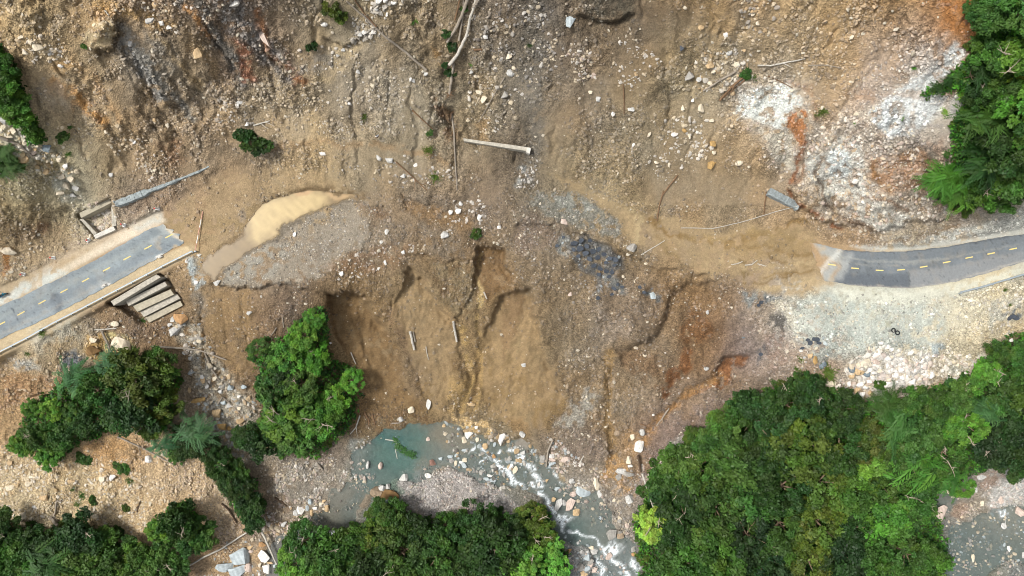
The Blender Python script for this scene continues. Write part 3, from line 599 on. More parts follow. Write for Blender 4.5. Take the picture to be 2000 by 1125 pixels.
 ([(1270,880),(1330,820),(1420,760),(1500,770),(1400,830),(1290,910)], (138,114,102), 8, None, .7, .2), ([(1255,905),(1300,880),(1380,830),(1395,840),(1310,905)], (184,172,160), 5, None, .75, .5), ([(1250,550),(1275,560),(1290,585),(1260,580)], (110,116,120), 4, None, .8, .5), ([(1170,535),(1215,550),(1220,575),(1185,570)], (118,120,120), 4, None, .7, .7), ([(1110,470),(1150,462),(1212,500),(1214,518),(1170,548),(1130,520),(1105,490)], (84,87,91), 6, None, .72, .6), ([(1085,455),(1110,460),(1105,510),(1085,500)], (132,136,136), 5, None, .6, .7), ([(1165,520),(1175,545),(1175,590),(1160,585)], (106,104,104), 4, None, .7, .6),
 ([(1440,565),(1500,565),(1530,590),(1470,590)], (128,130,128), 6, None, .8, .4), ([(1478,580),(1500,572),(1500,590),(1480,598)], (66,72,80), 3, None, .85, .4), ([(1500,590),(1560,600),(1600,650),(1560,650)], (214,198,176), 8, None, .8, .3), ([(1500,618),(1530,622),(1545,650),(1520,655),(1505,640)], (92,84,78), 4, None, .85, .3), ([(1470,685),(1505,665),(1525,655),(1500,690),(1480,712)], (84,84,88), 5, None, .75, .6), ([(1500,655),(1540,650),(1545,700),(1510,730),(1500,690)], (152,122,106), 8, None, .7, .2),
 # gravel yard
 ([(1540,585),(1620,562),(1780,572),(1860,600),(1850,650),(1790,690),(1700,690),(1600,700),(1560,660)], (180,178,168), 12, None, .8, .4), ([(1600,600),(1680,590),(1680,660),(1620,690)], (164,164,154), 12, None, .55, .5), ([(1700,640),(1800,640),(1800,680),(1720,690)], (162,160,150), 10, None, .6, .5), ([(1730,620),(1742,625),(1738,640)], (150,136,98), 5, None, .6, .3),
 ([(1850,600),(1980,570),(2000,600),(1960,690),(1860,700)], (214,194,164), 12, None, .6, .4), ([(1930,590),(2000,575),(2000,620),(1940,640)], (180,174,164), 10, None, .6, .5), ([(1960,615),(2000,600),(2000,620),(1975,625)], (84,90,100), 4, None, .85, .5), ([(1700,690),(1810,690),(1820,750),(1740,750),(1690,720)], (222,208,200), 8, None, .8, .3), ([(1840,710),(1920,690),(1910,735),(1850,740)], (220,208,192), 7, None, .7, .4), ([(1812,670),(1848,668),(1850,692),(1820,698)], (158,164,166), 5, None, .85, .3), ([(1640,750),(1700,745),(1690,785),(1650,790)], (180,146,110), 7, None, .6, .4), ([(1800,760),(1860,735),(1850,770),(1800,785)], (206,172,132), 6, None, .8, .3), ([(1975,690),(2000,680),(2000,760),(1980,750)], (180,140,105), 6, None, .8, .3),
 ([(1660,480),(1760,462),(1850,450),(2000,424),(2160,395),(2160,425),(2000,455),(1860,478),(1780,488),(1700,490)], (182,174,164), 4, None, .9, .2, True), ([(1610,458),(1700,470),(1800,460),(1870,440)], (142,114,86), 4, 12, .8, .2), ([(1620,562),(1780,570),(1900,550),(2000,520),(2160,475),(2160,500),(2000,540),(1900,575),(1760,600),(1640,585)], (206,196,178), 5, None, .8, .2, True),
 # river banks
 ([(560,900),(640,900),(690,920),(640,985),(560,1010),(520,1000),(530,940)], (152,138,124), 9, None, .7, .5), ([(520,960),(560,975),(570,1000),(530,1010)], (132,104,80), 6, None, .8, .2), ([(785,925),(830,905),(900,918),(985,960),(1012,1000),(960,1015),(800,985),(780,950)], (168,154,148), 6, None, .9, .1), ([(700,960),(740,960),(730,985),(690,1000)], (138,112,90), 6, None, .7, .2), ([(820,900),(880,900),(850,925),(800,930)], (150,124,94), 6, None, .7, .3), ([(1080,930),(1180,930),(1230,970),(1240,1060),(1190,1040),(1170,990)], (152,136,122), 8, None, .6, .5), ([(1230,920),(1265,930),(1260,960),(1235,960)], (146,128,122), 5, None, .8, .2), ([(1100,1060),(1170,1080),(1170,1125),(1110,1125)], (150,140,136), 8, None, .6, .5), ([(1060,800),(1080,860),(1120,900),(1110,930),(1060,880)], (140,118,98), 7, None, .5, .4),
 ([(420,1070),(480,1055),(520,1075),(500,1125),(400,1125)], (174,138,100), 8, None, .8, .4), ([(1900,920),(1960,915),(1970,940),(1910,955)], (152,122,104), 6, None, .8, .3), ([(1930,950),(2000,930),(2000,990),(1930,1005)], (186,176,170), 8, None, .85, .3), ([(1855,970),(1895,985),(1890,1010),(1860,1010)], (156,126,106), 5, None, .9, .2), ([(680,850),(720,850),(710,900),(690,900)], (140,138,132), 6, None, .7, .5),
 ([(30,880),(140,905),(230,940),(330,1000),(300,1040),(100,1020),(0,1010),(0,880)], (208,176,134), 14, None, .6, .5), ([(340,900),(430,950),(470,1040),(430,1075),(390,1000)], (220,184,146), 10, None, .7, .4), ([(150,860),(240,860),(240,900),(160,890)], (190,140,86), 8, None, .7, .4),
]
for p in PATCHES: paint(*p)
# soil under trees
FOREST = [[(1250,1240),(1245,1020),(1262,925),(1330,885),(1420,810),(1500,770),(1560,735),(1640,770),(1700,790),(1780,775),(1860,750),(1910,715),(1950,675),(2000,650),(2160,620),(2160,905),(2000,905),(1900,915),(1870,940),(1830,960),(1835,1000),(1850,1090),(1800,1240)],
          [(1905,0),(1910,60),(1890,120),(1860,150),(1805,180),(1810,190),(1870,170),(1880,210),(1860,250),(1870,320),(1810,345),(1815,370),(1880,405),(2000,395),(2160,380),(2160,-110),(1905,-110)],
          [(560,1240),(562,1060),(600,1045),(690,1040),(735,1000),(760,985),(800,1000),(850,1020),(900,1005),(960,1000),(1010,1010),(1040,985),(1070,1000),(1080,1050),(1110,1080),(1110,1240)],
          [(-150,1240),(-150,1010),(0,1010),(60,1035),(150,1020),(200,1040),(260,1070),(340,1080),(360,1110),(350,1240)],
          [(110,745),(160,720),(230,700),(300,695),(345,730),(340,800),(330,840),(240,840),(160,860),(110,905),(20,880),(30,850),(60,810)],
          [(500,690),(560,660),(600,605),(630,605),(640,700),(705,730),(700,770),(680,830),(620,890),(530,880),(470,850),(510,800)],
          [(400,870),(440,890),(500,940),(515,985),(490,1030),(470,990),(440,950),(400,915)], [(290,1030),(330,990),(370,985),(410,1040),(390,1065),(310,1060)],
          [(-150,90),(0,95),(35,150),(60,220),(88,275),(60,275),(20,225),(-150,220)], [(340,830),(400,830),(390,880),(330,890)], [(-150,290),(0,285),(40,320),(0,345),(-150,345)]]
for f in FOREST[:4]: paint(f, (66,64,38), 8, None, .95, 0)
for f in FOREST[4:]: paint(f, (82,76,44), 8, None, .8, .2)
fmask = np.zeros(PX.shape)
for f in FOREST: fmask = np.maximum(fmask, reg(f, 6))
out_f = sstep(0, 40, far); C = C * (1 - out_f[..., None] * .6) + lin((88,84,52)) * out_f[..., None] * .6
_L = (C * np.array([.25, .6, .15])).sum(-1, keepdims=True)
C = _L + (C - _L) * .90                       # sober, dusty soil
C = C * (np.clip(_L, .02, 1) / .22) ** -.05
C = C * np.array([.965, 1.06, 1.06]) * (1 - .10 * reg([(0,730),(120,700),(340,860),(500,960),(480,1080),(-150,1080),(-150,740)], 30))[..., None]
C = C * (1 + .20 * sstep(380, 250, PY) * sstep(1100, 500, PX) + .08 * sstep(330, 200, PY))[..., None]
C = np.clip(C, .01, .78)
grain = np.clip(A * 2.2 + .14, .2, 1.0); grain *= 1 - .6 * wmask
wet = np.zeros(PX.shape)
for p in [BOWL[3], [(1335,690),(1360,690),(1350,728),(1322,755),(1290,790),(1280,760)], [(1440,505),(1465,500),(1465,540),(1445,535)], [(1185,890),(1210,890),(1232,940),(1236,968),(1195,972),(1170,935)]]: wet = np.maximum(wet, reg(p, 6))
wet = np.maximum(wet, .35 * reg(MUD_R, 10))

def terrain_mat():
    m, nt, b, out = new_mat('soil')
    at_ = N(nt, 'ShaderNodeAttribute', attribute_name='soil'); gr = N(nt, 'ShaderNodeAttribute', attribute_name='grain'); we = N(nt, 'ShaderNodeAttribute', attribute_name='wet')
    n1 = noise_node(nt, 3.4, 6, .72); n2 = noise_node(nt, .9, 5, .65)
    tc = N(nt, 'ShaderNodeTexCoord'); vo = N(nt, 'ShaderNodeTexVoronoi', feature='F1'); vo.inputs['Scale'].default_value = 3.6
    mp = N(nt, 'ShaderNodeVectorMath', operation='MULTIPLY_ADD'); mp.inputs[1].default_value = (.18, .18, .18)
    nt.links.new(n1.outputs['Color'], mp.inputs[0]); nt.links.new(tc.outputs['Object'], mp.inputs[2]); nt.links.new(mp.outputs[0], vo.inputs['Vector'])
    sep = N(nt, 'ShaderNodeSeparateColor'); nt.links.new(vo.outputs['Color'], sep.inputs[0])
    def mod(src, a, b_, lo, hi):   # strength scaled by grain
        r = ramp(nt, src, a, b_, lo, hi)
        mx = N(nt, 'ShaderNodeMix', data_type='FLOAT'); nt.links.new(gr.outputs['Fac'], mx.inputs[0]); mx.inputs[2].default_value = 1.0; nt.links.new(r, mx.inputs[3])
        return mx.outputs[0]
    c = mulcol(nt, at_.outputs['Color'], mod(n1.outputs[0], .3, .7, .50, 1.50))
    c = mulcol(nt, c, ramp(nt, n2.outputs[0], .3, .7, .88, 1.12))
    c = mulcol(nt, c, mod(sep.outputs[0], 0, 1, .62, 1.40))
    nt.links.new(c, b.inputs['Base Color'])
    nt.links.new(ramp(nt, we.outputs['Fac'], 0, 1, .95, .42), b.inputs['Roughness'])
    ad = N(nt, 'ShaderNodeMath', operation='ADD'); nt.links.new(n1.outputs[0], ad.inputs[0]); nt.links.new(vo.outputs['Distance'], ad.inputs[1])
    ml = N(nt, 'ShaderNodeMath', operation='MULTIPLY'); nt.links.new(ad.outputs[0], ml.inputs[0]); nt.links.new(gr.outputs['Fac'], ml.inputs[1])
    bump(nt, b, ml.outputs[0], 1.0, .28)
    return m
VX, VY = unproj(PX, PY, Z)
V = np.stack([VX, VY, Z], -1).reshape(-1, 3)
idx = np.arange(NX * NY).reshape(NY, NX)
F = np.stack([idx[1:, :-1], idx[1:, 1:], idx[:-1, 1:], idx[:-1, :-1]], -1).reshape(-1, 4)
tme = mesh_np('ground', V, F, smooth=True)
vcol(tme, 'soil', C.reshape(-1, 3)); vfloat(tme, 'grain', grain); vfloat(tme, 'wet', wet)
ground_o = tag(link('ground', tme, terrain_mat()), kind='structure')
soil_at = [grid_at(C[..., i]) for i in range(3)]

# ------------------------------------------------------------------ roads
def resample(pts, n):
    p = np.array(pts, float); d = np.concatenate([[0], np.cumsum(np.hypot(*np.diff(p, axis=0).T))])
    t = np.linspace(0, d[-1], n); return np.stack([np.interp(t, d, p[:, 0]), np.interp(t, d, p[:, 1])], 1)
def asphalt_mat():
    m, nt, b, out = new_mat('asphalt')
    a = N(nt, 'ShaderNodeAttribute', attribute_name='tar')
    n1 = noise_node(nt, 2.2, 6, .7); n2 = noise_node(nt, 14, 3, .6)
    c = mulcol(nt, a.outputs['Color'], ramp(nt, n1.outputs[0], .3, .7, .86, 1.14)); c = mulcol(nt, c, ramp(nt, n2.outputs[0], .3, .7, .9, 1.1))
    nt.links.new(c, b.inputs['Base Color']); b.inputs['Roughness'].default_value = .85; bump(nt, b, n2.outputs[0], .3, .02)
    return m
ASPH = asphalt_mat()
DASH_M = simple_mat('yellow_road_paint', (226,204,128), .8, .35, 9, bmp=.1, k=.8)
def dirt(px, py):   # silt tracked over the ends and edges
    return np.clip(.25 + 1.6 * sstep(60, 0, np.abs(px - 345)) + 1.6 * sstep(90, 0, np.abs(px - 1590)), 0, 2)
def road(name, top, bot, n, base_rgb, patches, dashes, rag):
    T = resample(top, n); B = resample(bot, n); M = 22
    t = np.linspace(0, 1, M)
    # broken, uneven edges
    e1 = rag * fbm(T[:, 0] / 14, T[:, 1] / 14, 3, 3); e2 = rag * fbm(B[:, 0] / 14, B[:, 1] / 14, 3, 5)
    G = T[:, None] * (1 - t)[None, :, None] + B[:, None] * t[None, :, None]
    # torn ends
    nrm = (B - T) / np.linalg.norm(B - T, axis=1)[:, None]
    G = G + nrm[:, None] * (e1[:, None, None] * (1 - t)[None, :, None] + e2[:, None, None] * t[None, :, None])
    for rows, sgn in ((range(n - 8, n), 1), (range(8), -1)):
        for i in rows:
            q = (i - (n - 8)) / 7 if sgn > 0 else (7 - i) / 7
            d = (T[min(i + 1, n - 1)] - T[max(i - 1, 0)]); d = d / np.linalg.norm(d)
            jag = 7.0 * fbm(t * 7 + sgn * 3, t * 0 + .3, 3, 6) + 3 * fbm(t * 22, t * 0 + .7, 2, 3)
            G[i] = G[i] + sgn * d * (jag * q)[:, None]
    px, py = G[..., 0], G[..., 1]
    z = np.full(px.shape, .07) + .02 * np.cos((t - .5) * math.pi)[None]
    lanes = np.cos((t * 2 % 1) * 2 * math.pi * 1.0)[None] * .03
    Cc = np.ones(px.shape + (3,)) * lin(base_rgb)
    along = np.linspace(0, 1, n)[:, None]
    Cc *= (1 + lanes + .10 * fbm(along * 60 + 0 * t, t[None] * 3 + 0 * along, 3, 2) + .05 * fbm(along * 14, t[None] * 9 + 0 * along, 2, 4) + .12 * fbm(along * 9, t[None] * 2.2 + 0 * along, 3, 1))[..., None]
    wx, wy = px + 2 * fbm(px / 8, py / 8, 3, 1), py + 2 * fbm(px / 8, py / 8, 3, 6)
    for pts, rgb, fe, wd, op in patches:
        m = region(wx, wy, pts, fe, wd)[..., None] * op; Cc = Cc * (1 - m) + lin(rgb) * m
    cr = ridged(px / 9, py / 9, 3, 5); Cc *= (1 - .35 * sstep(.86, .93, cr))[..., None]        # cracks
    du = sstep(.2, .9, fbm(px / 16, py / 16, 4, 2))[..., None] * .45 * dirt(px, py)[..., None]; Cc = Cc * (1 - du) + lin((176,158,130)) * du
    x, y = unproj(px, py, z)
    V = np.stack([x, y, z], -1).reshape(-1, 3); nv = len(V)
    I = np.arange(nv).reshape(n, M)
    F = np.stack([I[:-1, :-1], I[:-1, 1:], I[1:, 1:], I[1:, :-1]], -1).reshape(-1, 4)
    rim = np.concatenate([I[0, :-1], I[:-1, -1], I[-1, :0:-1], I[:0:-1, 0]])
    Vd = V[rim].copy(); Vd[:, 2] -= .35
    a = rim; bb = np.roll(rim, -1); c = nv + np.arange(len(rim)); d = np.roll(c, -1)
    F = np.vstack([F, np.stack([bb, a, c, d], -1)])
    me = mesh_np(name, np.vstack([V, Vd]), F)
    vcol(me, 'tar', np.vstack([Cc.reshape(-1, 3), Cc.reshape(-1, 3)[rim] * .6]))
    o = tag(link(name, me, ASPH), kind='structure')
    for (dx, dy, ang, ln) in dashes:
        bm = bmesh.new(); q = at(dx, dy); hl = ln * S / 2; hw = .115
        k = 7; L = []; R = []
        for i in range(k):
            u = -hl + 2 * hl * i / (k - 1)
            L.append(bm.verts.new((u, hw + random.uniform(-.02, .02), 0))); R.append(bm.verts.new((u, -hw + random.uniform(-.02, .02), 0)))
        for i in range(k - 1): bm.faces.new((R[i], R[i + 1], L[i + 1], L[i]))
        xx, yy = unproj(dx, dy, .1)
        d_ = bm_obj('lane_marking', bm, DASH_M, o, (xx, yy, .096)); d_.rotation_euler.z = ang
    return o
dl = [(-39,653),(3,632),(41,612),(82,590),(125,568),(167,547),(208,526),(248,504),(289,483),(330,461)]
DL = [(x, y, math.atan2(22, 41), 16) for x, y in dl]
dr = [(1670,524),(1718,528),(1760,527),(1804,521),(1849,512),(1893,503),(1936,495),(1979,486),(2024,477)]
DR = [(x, y, math.atan2(-(dr[min(i + 1, 8)][1] - dr[max(i - 1, 0)][1]), dr[min(i + 1, 8)][0] - dr[max(i - 1, 0)][0]), 15) for i, (x, y) in enumerate(dr)] + [(1625,517,math.radians(-8),15)]
road('road', ROAD_L_TOP, ROAD_L_BOT, 210, (134,143,146), [
  ([(100,570),(122,578),(122,605),(105,612),(97,590)], (92,98,104), 4, None, .8), ([(97,548),(240,478),(325,437),(328,445),(240,490),(100,562)], (120,128,132), 4, None, .5), ([(60,605),(110,590),(110,612),(40,640)], (150,160,164), 6, None, .6),
  ([(0,640),(200,540),(360,465)], (122,130,136), 5, 12, .6), ([(0,620),(340,448)], (152,158,156), 4, 8, .5), ([(300,440),(325,434),(345,460),(320,456)], (168,172,168), 8, None, .7), ([(322,436),(330,450),(345,463),(372,474)], (204,192,168), 2.5, 5, .9), ([(24,602),(38,630)], (82,88,94), 1.2, 2.4, .9),
  ([(200,558),(210,554)], (214,212,204), 2, 7, .9), ([(309,502),(318,499)], (220,218,210), 2, 8, .9), ([(170,565),(200,548),(215,550),(180,575)], (166,172,174), 4, None, .5), ([(0,655),(60,625),(140,585),(300,505)], (150,150,146), 3, 5, .6), ([(290,470),(310,462),(300,480)], (168,174,176), 3, None, .4), ([(20,625),(60,600)], (160,166,168), 4, 10, .4)], DL, 1.4)
road('road', ROAD_R_TOP, ROAD_R_BOT, 230, (112,118,122), [
  ([(1630,530),(1700,536),(1775,534),(1775,566),(1690,566),(1630,556)], (92,98,104), 5, None, .8), ([(1775,530),(1850,520),(2000,490),(2000,512),(1850,553),(1777,566)], (138,140,140), 4, None, .7), ([(1650,490),(1780,492),(1960,464),(2010,456),(2000,470),(1860,500),(1780,512),(1680,508)], (108,114,118), 5, None, .75),
  ([(1640,500),(1700,510),(1780,512),(1850,504)], (150,152,146), 2, 3, .7), ([(1650,513),(1720,520),(1800,514),(1990,478)], (148,148,140), 2, 3, .5), ([(1775,534),(1776,565)], (86,92,96), 1.5, 4, .8), ([(1580,470),(1640,486),(1650,515),(1625,552),(1600,552),(1590,500)], (172,172,164), 10, None, .7), ([(1600,500),(1625,505),(1615,525),(1600,530)], (168,140,104), 6, None, .85), ([(1584,476),(1596,500),(1600,545)], (164,136,100), 5, 14, .9), ([(1610,500),(1640,520),(1625,540)], (160,134,100), 3, 6, .7), ([(1640,490),(1610,520),(1590,545)], (204,204,196), 3, 8, .6), ([(1660,500),(1640,540)], (170,172,168), 6, 14, .5), ([(1650,489),(1780,490),(1860,480),(2000,457)], (72,76,80), 1.5, 3, .8), ([(1640,557),(1780,563),(1850,553),(2000,510)], (176,170,158), 2, 4, .6)], DR, 1.2)

# ------------------------------------------------------------------ muddy pool and the stream
def sheet(name, polys, lev, dil, mat, cols, extra=None, ripple=0.0, step=3.0):
    xs = [p[0] for q in polys for p in q]; ys = [p[1] for q in polys for p in q]
    ax = np.arange(min(xs) - dil - 4, max(xs) + dil + 4, step); ay = np.arange(min(ys) - dil - 4, max(ys) + dil + 4, step)
    X, Y = np.meshgrid(ax, ay); wx, wy = warp(X, Y)
    m = np.zeros(X.shape)
    for q in polys: m = np.maximum(m, region(wx, wy, q, dil))
    keep = m > .02
    z = lev(X, Y) + ripple * fbm(X / 5, Y / 5, 3, 2)
    x, y = unproj(X, Y, z)
    cell = keep[:-1, :-1] & keep[1:, :-1] & keep[:-1, 1:] & keep[1:, 1:]
    I = np.arange(X.size).reshape(X.shape)
    F = np.stack([I[1:, :-1], I[1:, 1:], I[:-1, 1:], I[:-1, :-1]], -1)[cell]
    used = np.unique(F); mp = np.full(X.size, -1); mp[used] = np.arange(len(used))
    me = mesh_np(name, np.stack([x, y, z], -1).reshape(-1, 3)[used], mp[F], True)
    Cw = np.ones(X.shape + (3,)) * lin(cols[0]); al = np.full(X.shape, cols[1]); fo = np.zeros(X.shape)
    for pts, rgb, a, fe, wd in cols[2]:
        k = region(wx, wy, pts, fe, wd); Cw = Cw * (1 - k[..., None]) + lin(rgb) * k[..., None]; al = al * (1 - k) + a * k
    Cw *= (1 + .10 * fbm((X + Y) / 30, (X - Y) / 8, 4, 1))[..., None]
    for pts, fe, wd in (extra or []): fo = np.maximum(fo, region(wx, wy, pts, fe, wd))
    fo = fo * sstep(-1.0, -.1, fbm(X / 4.5, Y / 4.5, 3, 4))
    if name == 'muddy_pool': al = sstep(.12, .75, m)
    vcol(me, 'murk', Cw.reshape(-1, 3)[used]); vfloat(me, 'opacity', al.ravel()[used]); vfloat(me, 'foam', fo.ravel()[used])
    return tag(link(name, me, mat), kind='structure')
def water_mat():
    m, nt, b, out = new_mat('stream_water')
    c = N(nt, 'ShaderNodeAttribute', attribute_name='murk'); al = N(nt, 'ShaderNodeAttribute', attribute_name='opacity'); fo = N(nt, 'ShaderNodeAttribute', attribute_name='foam')
    n1 = noise_node(nt, 1.6, 4, .6); n2 = noise_node(nt, 5.0, 4, .7)
    col = mulcol(nt, c.outputs['Color'], ramp(nt, n1.outputs[0], .3, .7, .82, 1.18))
    fx_ = N(nt, 'ShaderNodeMath', operation='MULTIPLY'); nt.links.new(fo.outputs['Fac'], fx_.inputs[0]); nt.links.new(ramp(nt, n2.outputs[0], .34, .52, .35, 1.0), fx_.inputs[1])
    col = mixcol(nt, fx_.outputs[0], col, (.80, .86, .88, 1))
    nt.links.new(col, b.inputs['Base Color'])
    b.inputs['Roughness'].default_value = .12; b.inputs['Specular IOR Level'].default_value = .5
    nt.links.new(ramp(nt, fo.outputs['Fac'], 0, .6, .10, .8), b.inputs['Roughness'])
    mx = N(nt, 'ShaderNodeMath', operation='MAXIMUM'); nt.links.new(al.outputs['Fac'], mx.inputs[0]); nt.links.new(fx_.outputs[0], mx.inputs[1])
    nt.links.new(mx.outputs[0], b.inputs['Alpha'])
    ad = N(nt, 'ShaderNodeMath', operation='ADD'); nt.links.new(n1.outputs[0], ad.inputs[0]); nt.links.new(n2.outputs[0], ad.inputs[1])
    bump(nt, b, ad.outputs[0], .35, .12)
    return m
WATER_M = water_mat()
sheet('stream', WATER, lambda x, y: water_h(x, y), 9, WATER_M, ((102,118,114), .46, [
   ([(725,848),(800,832),(832,858),(822,905),(800,938),(765,930),(728,900)], (80,112,104), .66, 24, None), ([(735,842),(790,836),(815,855),(770,875),(735,865)], (66,104,100), .7, 18, None), ([(850,825),(930,830),(940,860),(880,880),(840,860)], (128,126,112), .6, 14, None), ([(1085,1005),(1130,1015),(1165,1050),(1120,1058),(1085,1035)], (84,106,100), .6, 18, None), ([(1115,975),(1165,965),(1168,1000),(1130,1002)], (118,126,118), .6, 14, None), ([(530,1060),(560,1050),(590,1120),(560,1240),(500,1240)], (112,112,106), .75, 8, None), ([(1170,1060),(1225,1070),(1235,1240),(1170,1240)], (108,122,122), .45, 14, None), ([(640,960),(700,950),(650,1040),(610,1050)], (120,122,112), .55, 12, None), ([(1880,1020),(2000,1000),(2000,1060),(1900,1080)], (106,118,112), .45, 18, None), ([(1012,855),(1045,862),(1040,880),(1005,880)], (140,134,122), .8, 5, None), ([(1075,915),(1105,915),(1110,940),(1085,940)], (160,142,112), .7, 6, None)]),
   [([(962,893),(972,905),(980,918),(992,926),(1000,940)], 3, 8), ([(968,900),(985,900)], 2, 5), ([(1008,882),(1024,892),(1016,904),(1040,908)], 3, 8), ([(1058,966),(1070,985),(1082,998)], 3, 10), ([(1076,1000),(1098,994),(1116,1006),(1104,1018),(1104,1034),(1084,1018)], 5, None), ([(1182,1063),(1200,1055),(1214,1072),(1202,1090),(1182,1080)], 5, None), ([(1172,1095),(1182,1105),(1178,1124)], 4, 12), ([(1000,930),(1012,945),(1030,950)], 3, 7), ([(1040,940),(1055,950)], 2, 6), ([(940,880),(955,884)], 2, 5), ([(612,1042),(632,1040),(652,1034)], 3, 6), ([(910,872),(925,874)], 2, 5), ([(985,880),(978,886)], 2, 5), ([(1232,1095),(1240,1120)], 3, 8), ([(1048,880),(1050,892)], 2, 5), ([(1945,1000),(1960,1000)], 2, 5), ([(1060,1130),(1230,1200)], 3, 6), ([(1112,1030),(1140,1045),(1165,1052),(1185,1062)], 3, 6), ([(1200,1086),(1215,1105),(1222,1130)], 4, 9), ([(1025,905),(1045,925),(1060,950)], 3, 6), ([(955,900),(940,905)], 2, 5), ([(1000,880),(1012,884)], 2, 6), ([(1100,1030),(1104,1045)], 3, 7), ([(1070,920),(1085,945)], 2, 4)], .03)
MUD_M, _nt, _b, _o = new_mat('muddy_water')
_a = N(_nt, 'ShaderNodeAttribute', attribute_name='murk'); _n = noise_node(_nt, .5, 5, .6)
_nt.links.new(mulcol(_nt, _a.outputs['Color'], ramp(_nt, _n.outputs[0], .3, .7, .94, 1.06)), _b.inputs['Base Color'])
_al = N(_nt, 'ShaderNodeAttribute', attribute_name='opacity'); _nt.links.new(_al.outputs['Fac'], _b.inputs['Alpha']); bump(_nt, _b, _n.outputs[0], .15, .05)
_b.inputs['Roughness'].default_value = .3; _b.inputs['Specular IOR Level'].default_value = .2
sheet('muddy_pool', [[(POOL[i][0], POOL[i][1]) for i in range(len(POOL))]], lambda x, y: 0 * x - .02, 9, MUD_M, ((128,108,76), 1.0, [
   ([(500,420),(515,395),(545,387),(600,375),(650,380),(640,402),(560,440),(500,475),(480,470)], (184,162,116), 1, 14, None), ([(398,530),(430,490),(470,465),(490,470),(440,520),(415,545)], (132,112,78), 1, 10, None), ([(575,372),(620,372),(600,385),(570,384)], (172,140,100), 1, 5, None), ([(640,375),(690,380),(660,392)], (172,144,104), 1, 4, None)]))
# ------------------------------------------------------------------ labels that single each thing out
NAMED = []      # (object, description, place, category, group, px)
def named(o, desc, place, cat, group, px, py=0): NAMED.append((o, desc, place, cat, group, px, py))
ORD = ['leftmost', 'second from left', 'third from left', 'fourth from left', 'fifth from left', 'sixth from left', 'seventh from left', 'eighth from left', 'ninth from left']
def write_labels():
    sets = {}
    for r in NAMED: sets.setdefault((r[1], r[2]), []).append(r)
    for (d, p), rs in sets.items():
        rs.sort(key=lambda r: r[5])
        rows = {'': rs}
        if len(rs) > 9:                                   # too many for one row: upper and lower half
            ys = sorted(r[6] for r in rs); mid = ys[len(ys) // 2]
            rows = {'upper ': [r for r in rs if r[6] < mid], 'lower ': [r for r in rs if r[6] >= mid]}
        for pre, rr in rows.items():
            for i, r in enumerate(rr):
                lab = f'{d} {p}'
                if len(rr) > 9: lab = f'{pre}{lab}'
                elif len(rr) > 1: lab = f'{pre}{d} {p}, ' + (ORD[i] if i < len(rr) - 1 or len(rr) < 3 and i == 0 else 'rightmost')
                elif pre: lab = f'{pre}{lab}'
                tag(r[0], lab, r[3], r[4])

ZONES = [((1030,930,1262,1130),'by the river rapids'),((850,815,1115,965),'in the stream below the slide'),((690,800,850,1000),'around the teal pool'),((395,955,690,1130),'on the lower left stream bank'),((1800,900,2010,1130),'on the far right river bed'),
 ((1640,635,1722,800),'at the left end of the pale rock heap'),((1722,635,1800,800),'in the middle of the pale rock heap'),((1800,635,2010,800),'at the right end of the pale rock heap'),((1500,640,1640,800),'at the broken edge of the gravel yard'),((1100,480,1500,930),'on the right flank of the slide'),((600,560,1100,815),'in the brown slide bowl'),((400,380,1100,570),'on the washed-out road bench'),
 ((320,600,510,900),'in the rubble chute below the steps'),((0,840,400,1060),'on the tan lower left slope'),((0,600,330,740),'below the left guardrail'),((0,180,180,530),'on the bank above the left road'),((0,0,520,380),'on the upper left landslide'),
 ((520,0,1000,380),'near the fallen trunks'),((1000,0,1480,480),'on the upper middle landslide'),((1480,0,1900,480),'on the white rock scar')]
def zone(px, py):
    for (a, b, c, d), n in ZONES:
        if a <= px < c and b <= py < d: return n
    return 'on the slope'

# ------------------------------------------------------------------ rocks
def rock_mat():
    m, nt, b, out = new_mat('rock')
    oi = N(nt, 'ShaderNodeObjectInfo')
    n1 = noise_node(nt, 1.3, 6, .65, 'Object'); n2 = noise_node(nt, 5, 4, .7, 'Object')
    c = mulcol(nt, oi.outputs['Color'], ramp(nt, n1.outputs[0], .3, .7, .72, 1.2)); c = mulcol(nt, c, ramp(nt, n2.outputs[0], .3, .7, .85, 1.12))
    st = N(nt, 'ShaderNodeTexWave'); st.inputs['Scale'].default_value = 1.3; st.inputs['Distortion'].default_value = 6; st.inputs['Detail'].default_value = 3
    tc = N(nt, 'ShaderNodeTexCoord'); nt.links.new(tc.outputs['Object'], st.inputs['Vector'])
    c = mulcol(nt, c, ramp(nt, st.outputs[1], 0, 1, .90, 1.04))
    nt.links.new(c, b.inputs['Base Color']); b.inputs['Roughness'].default_value = .85
    bump(nt, b, n1.outputs[0], .6, .25)
    return m
ROCK_M = rock_mat()
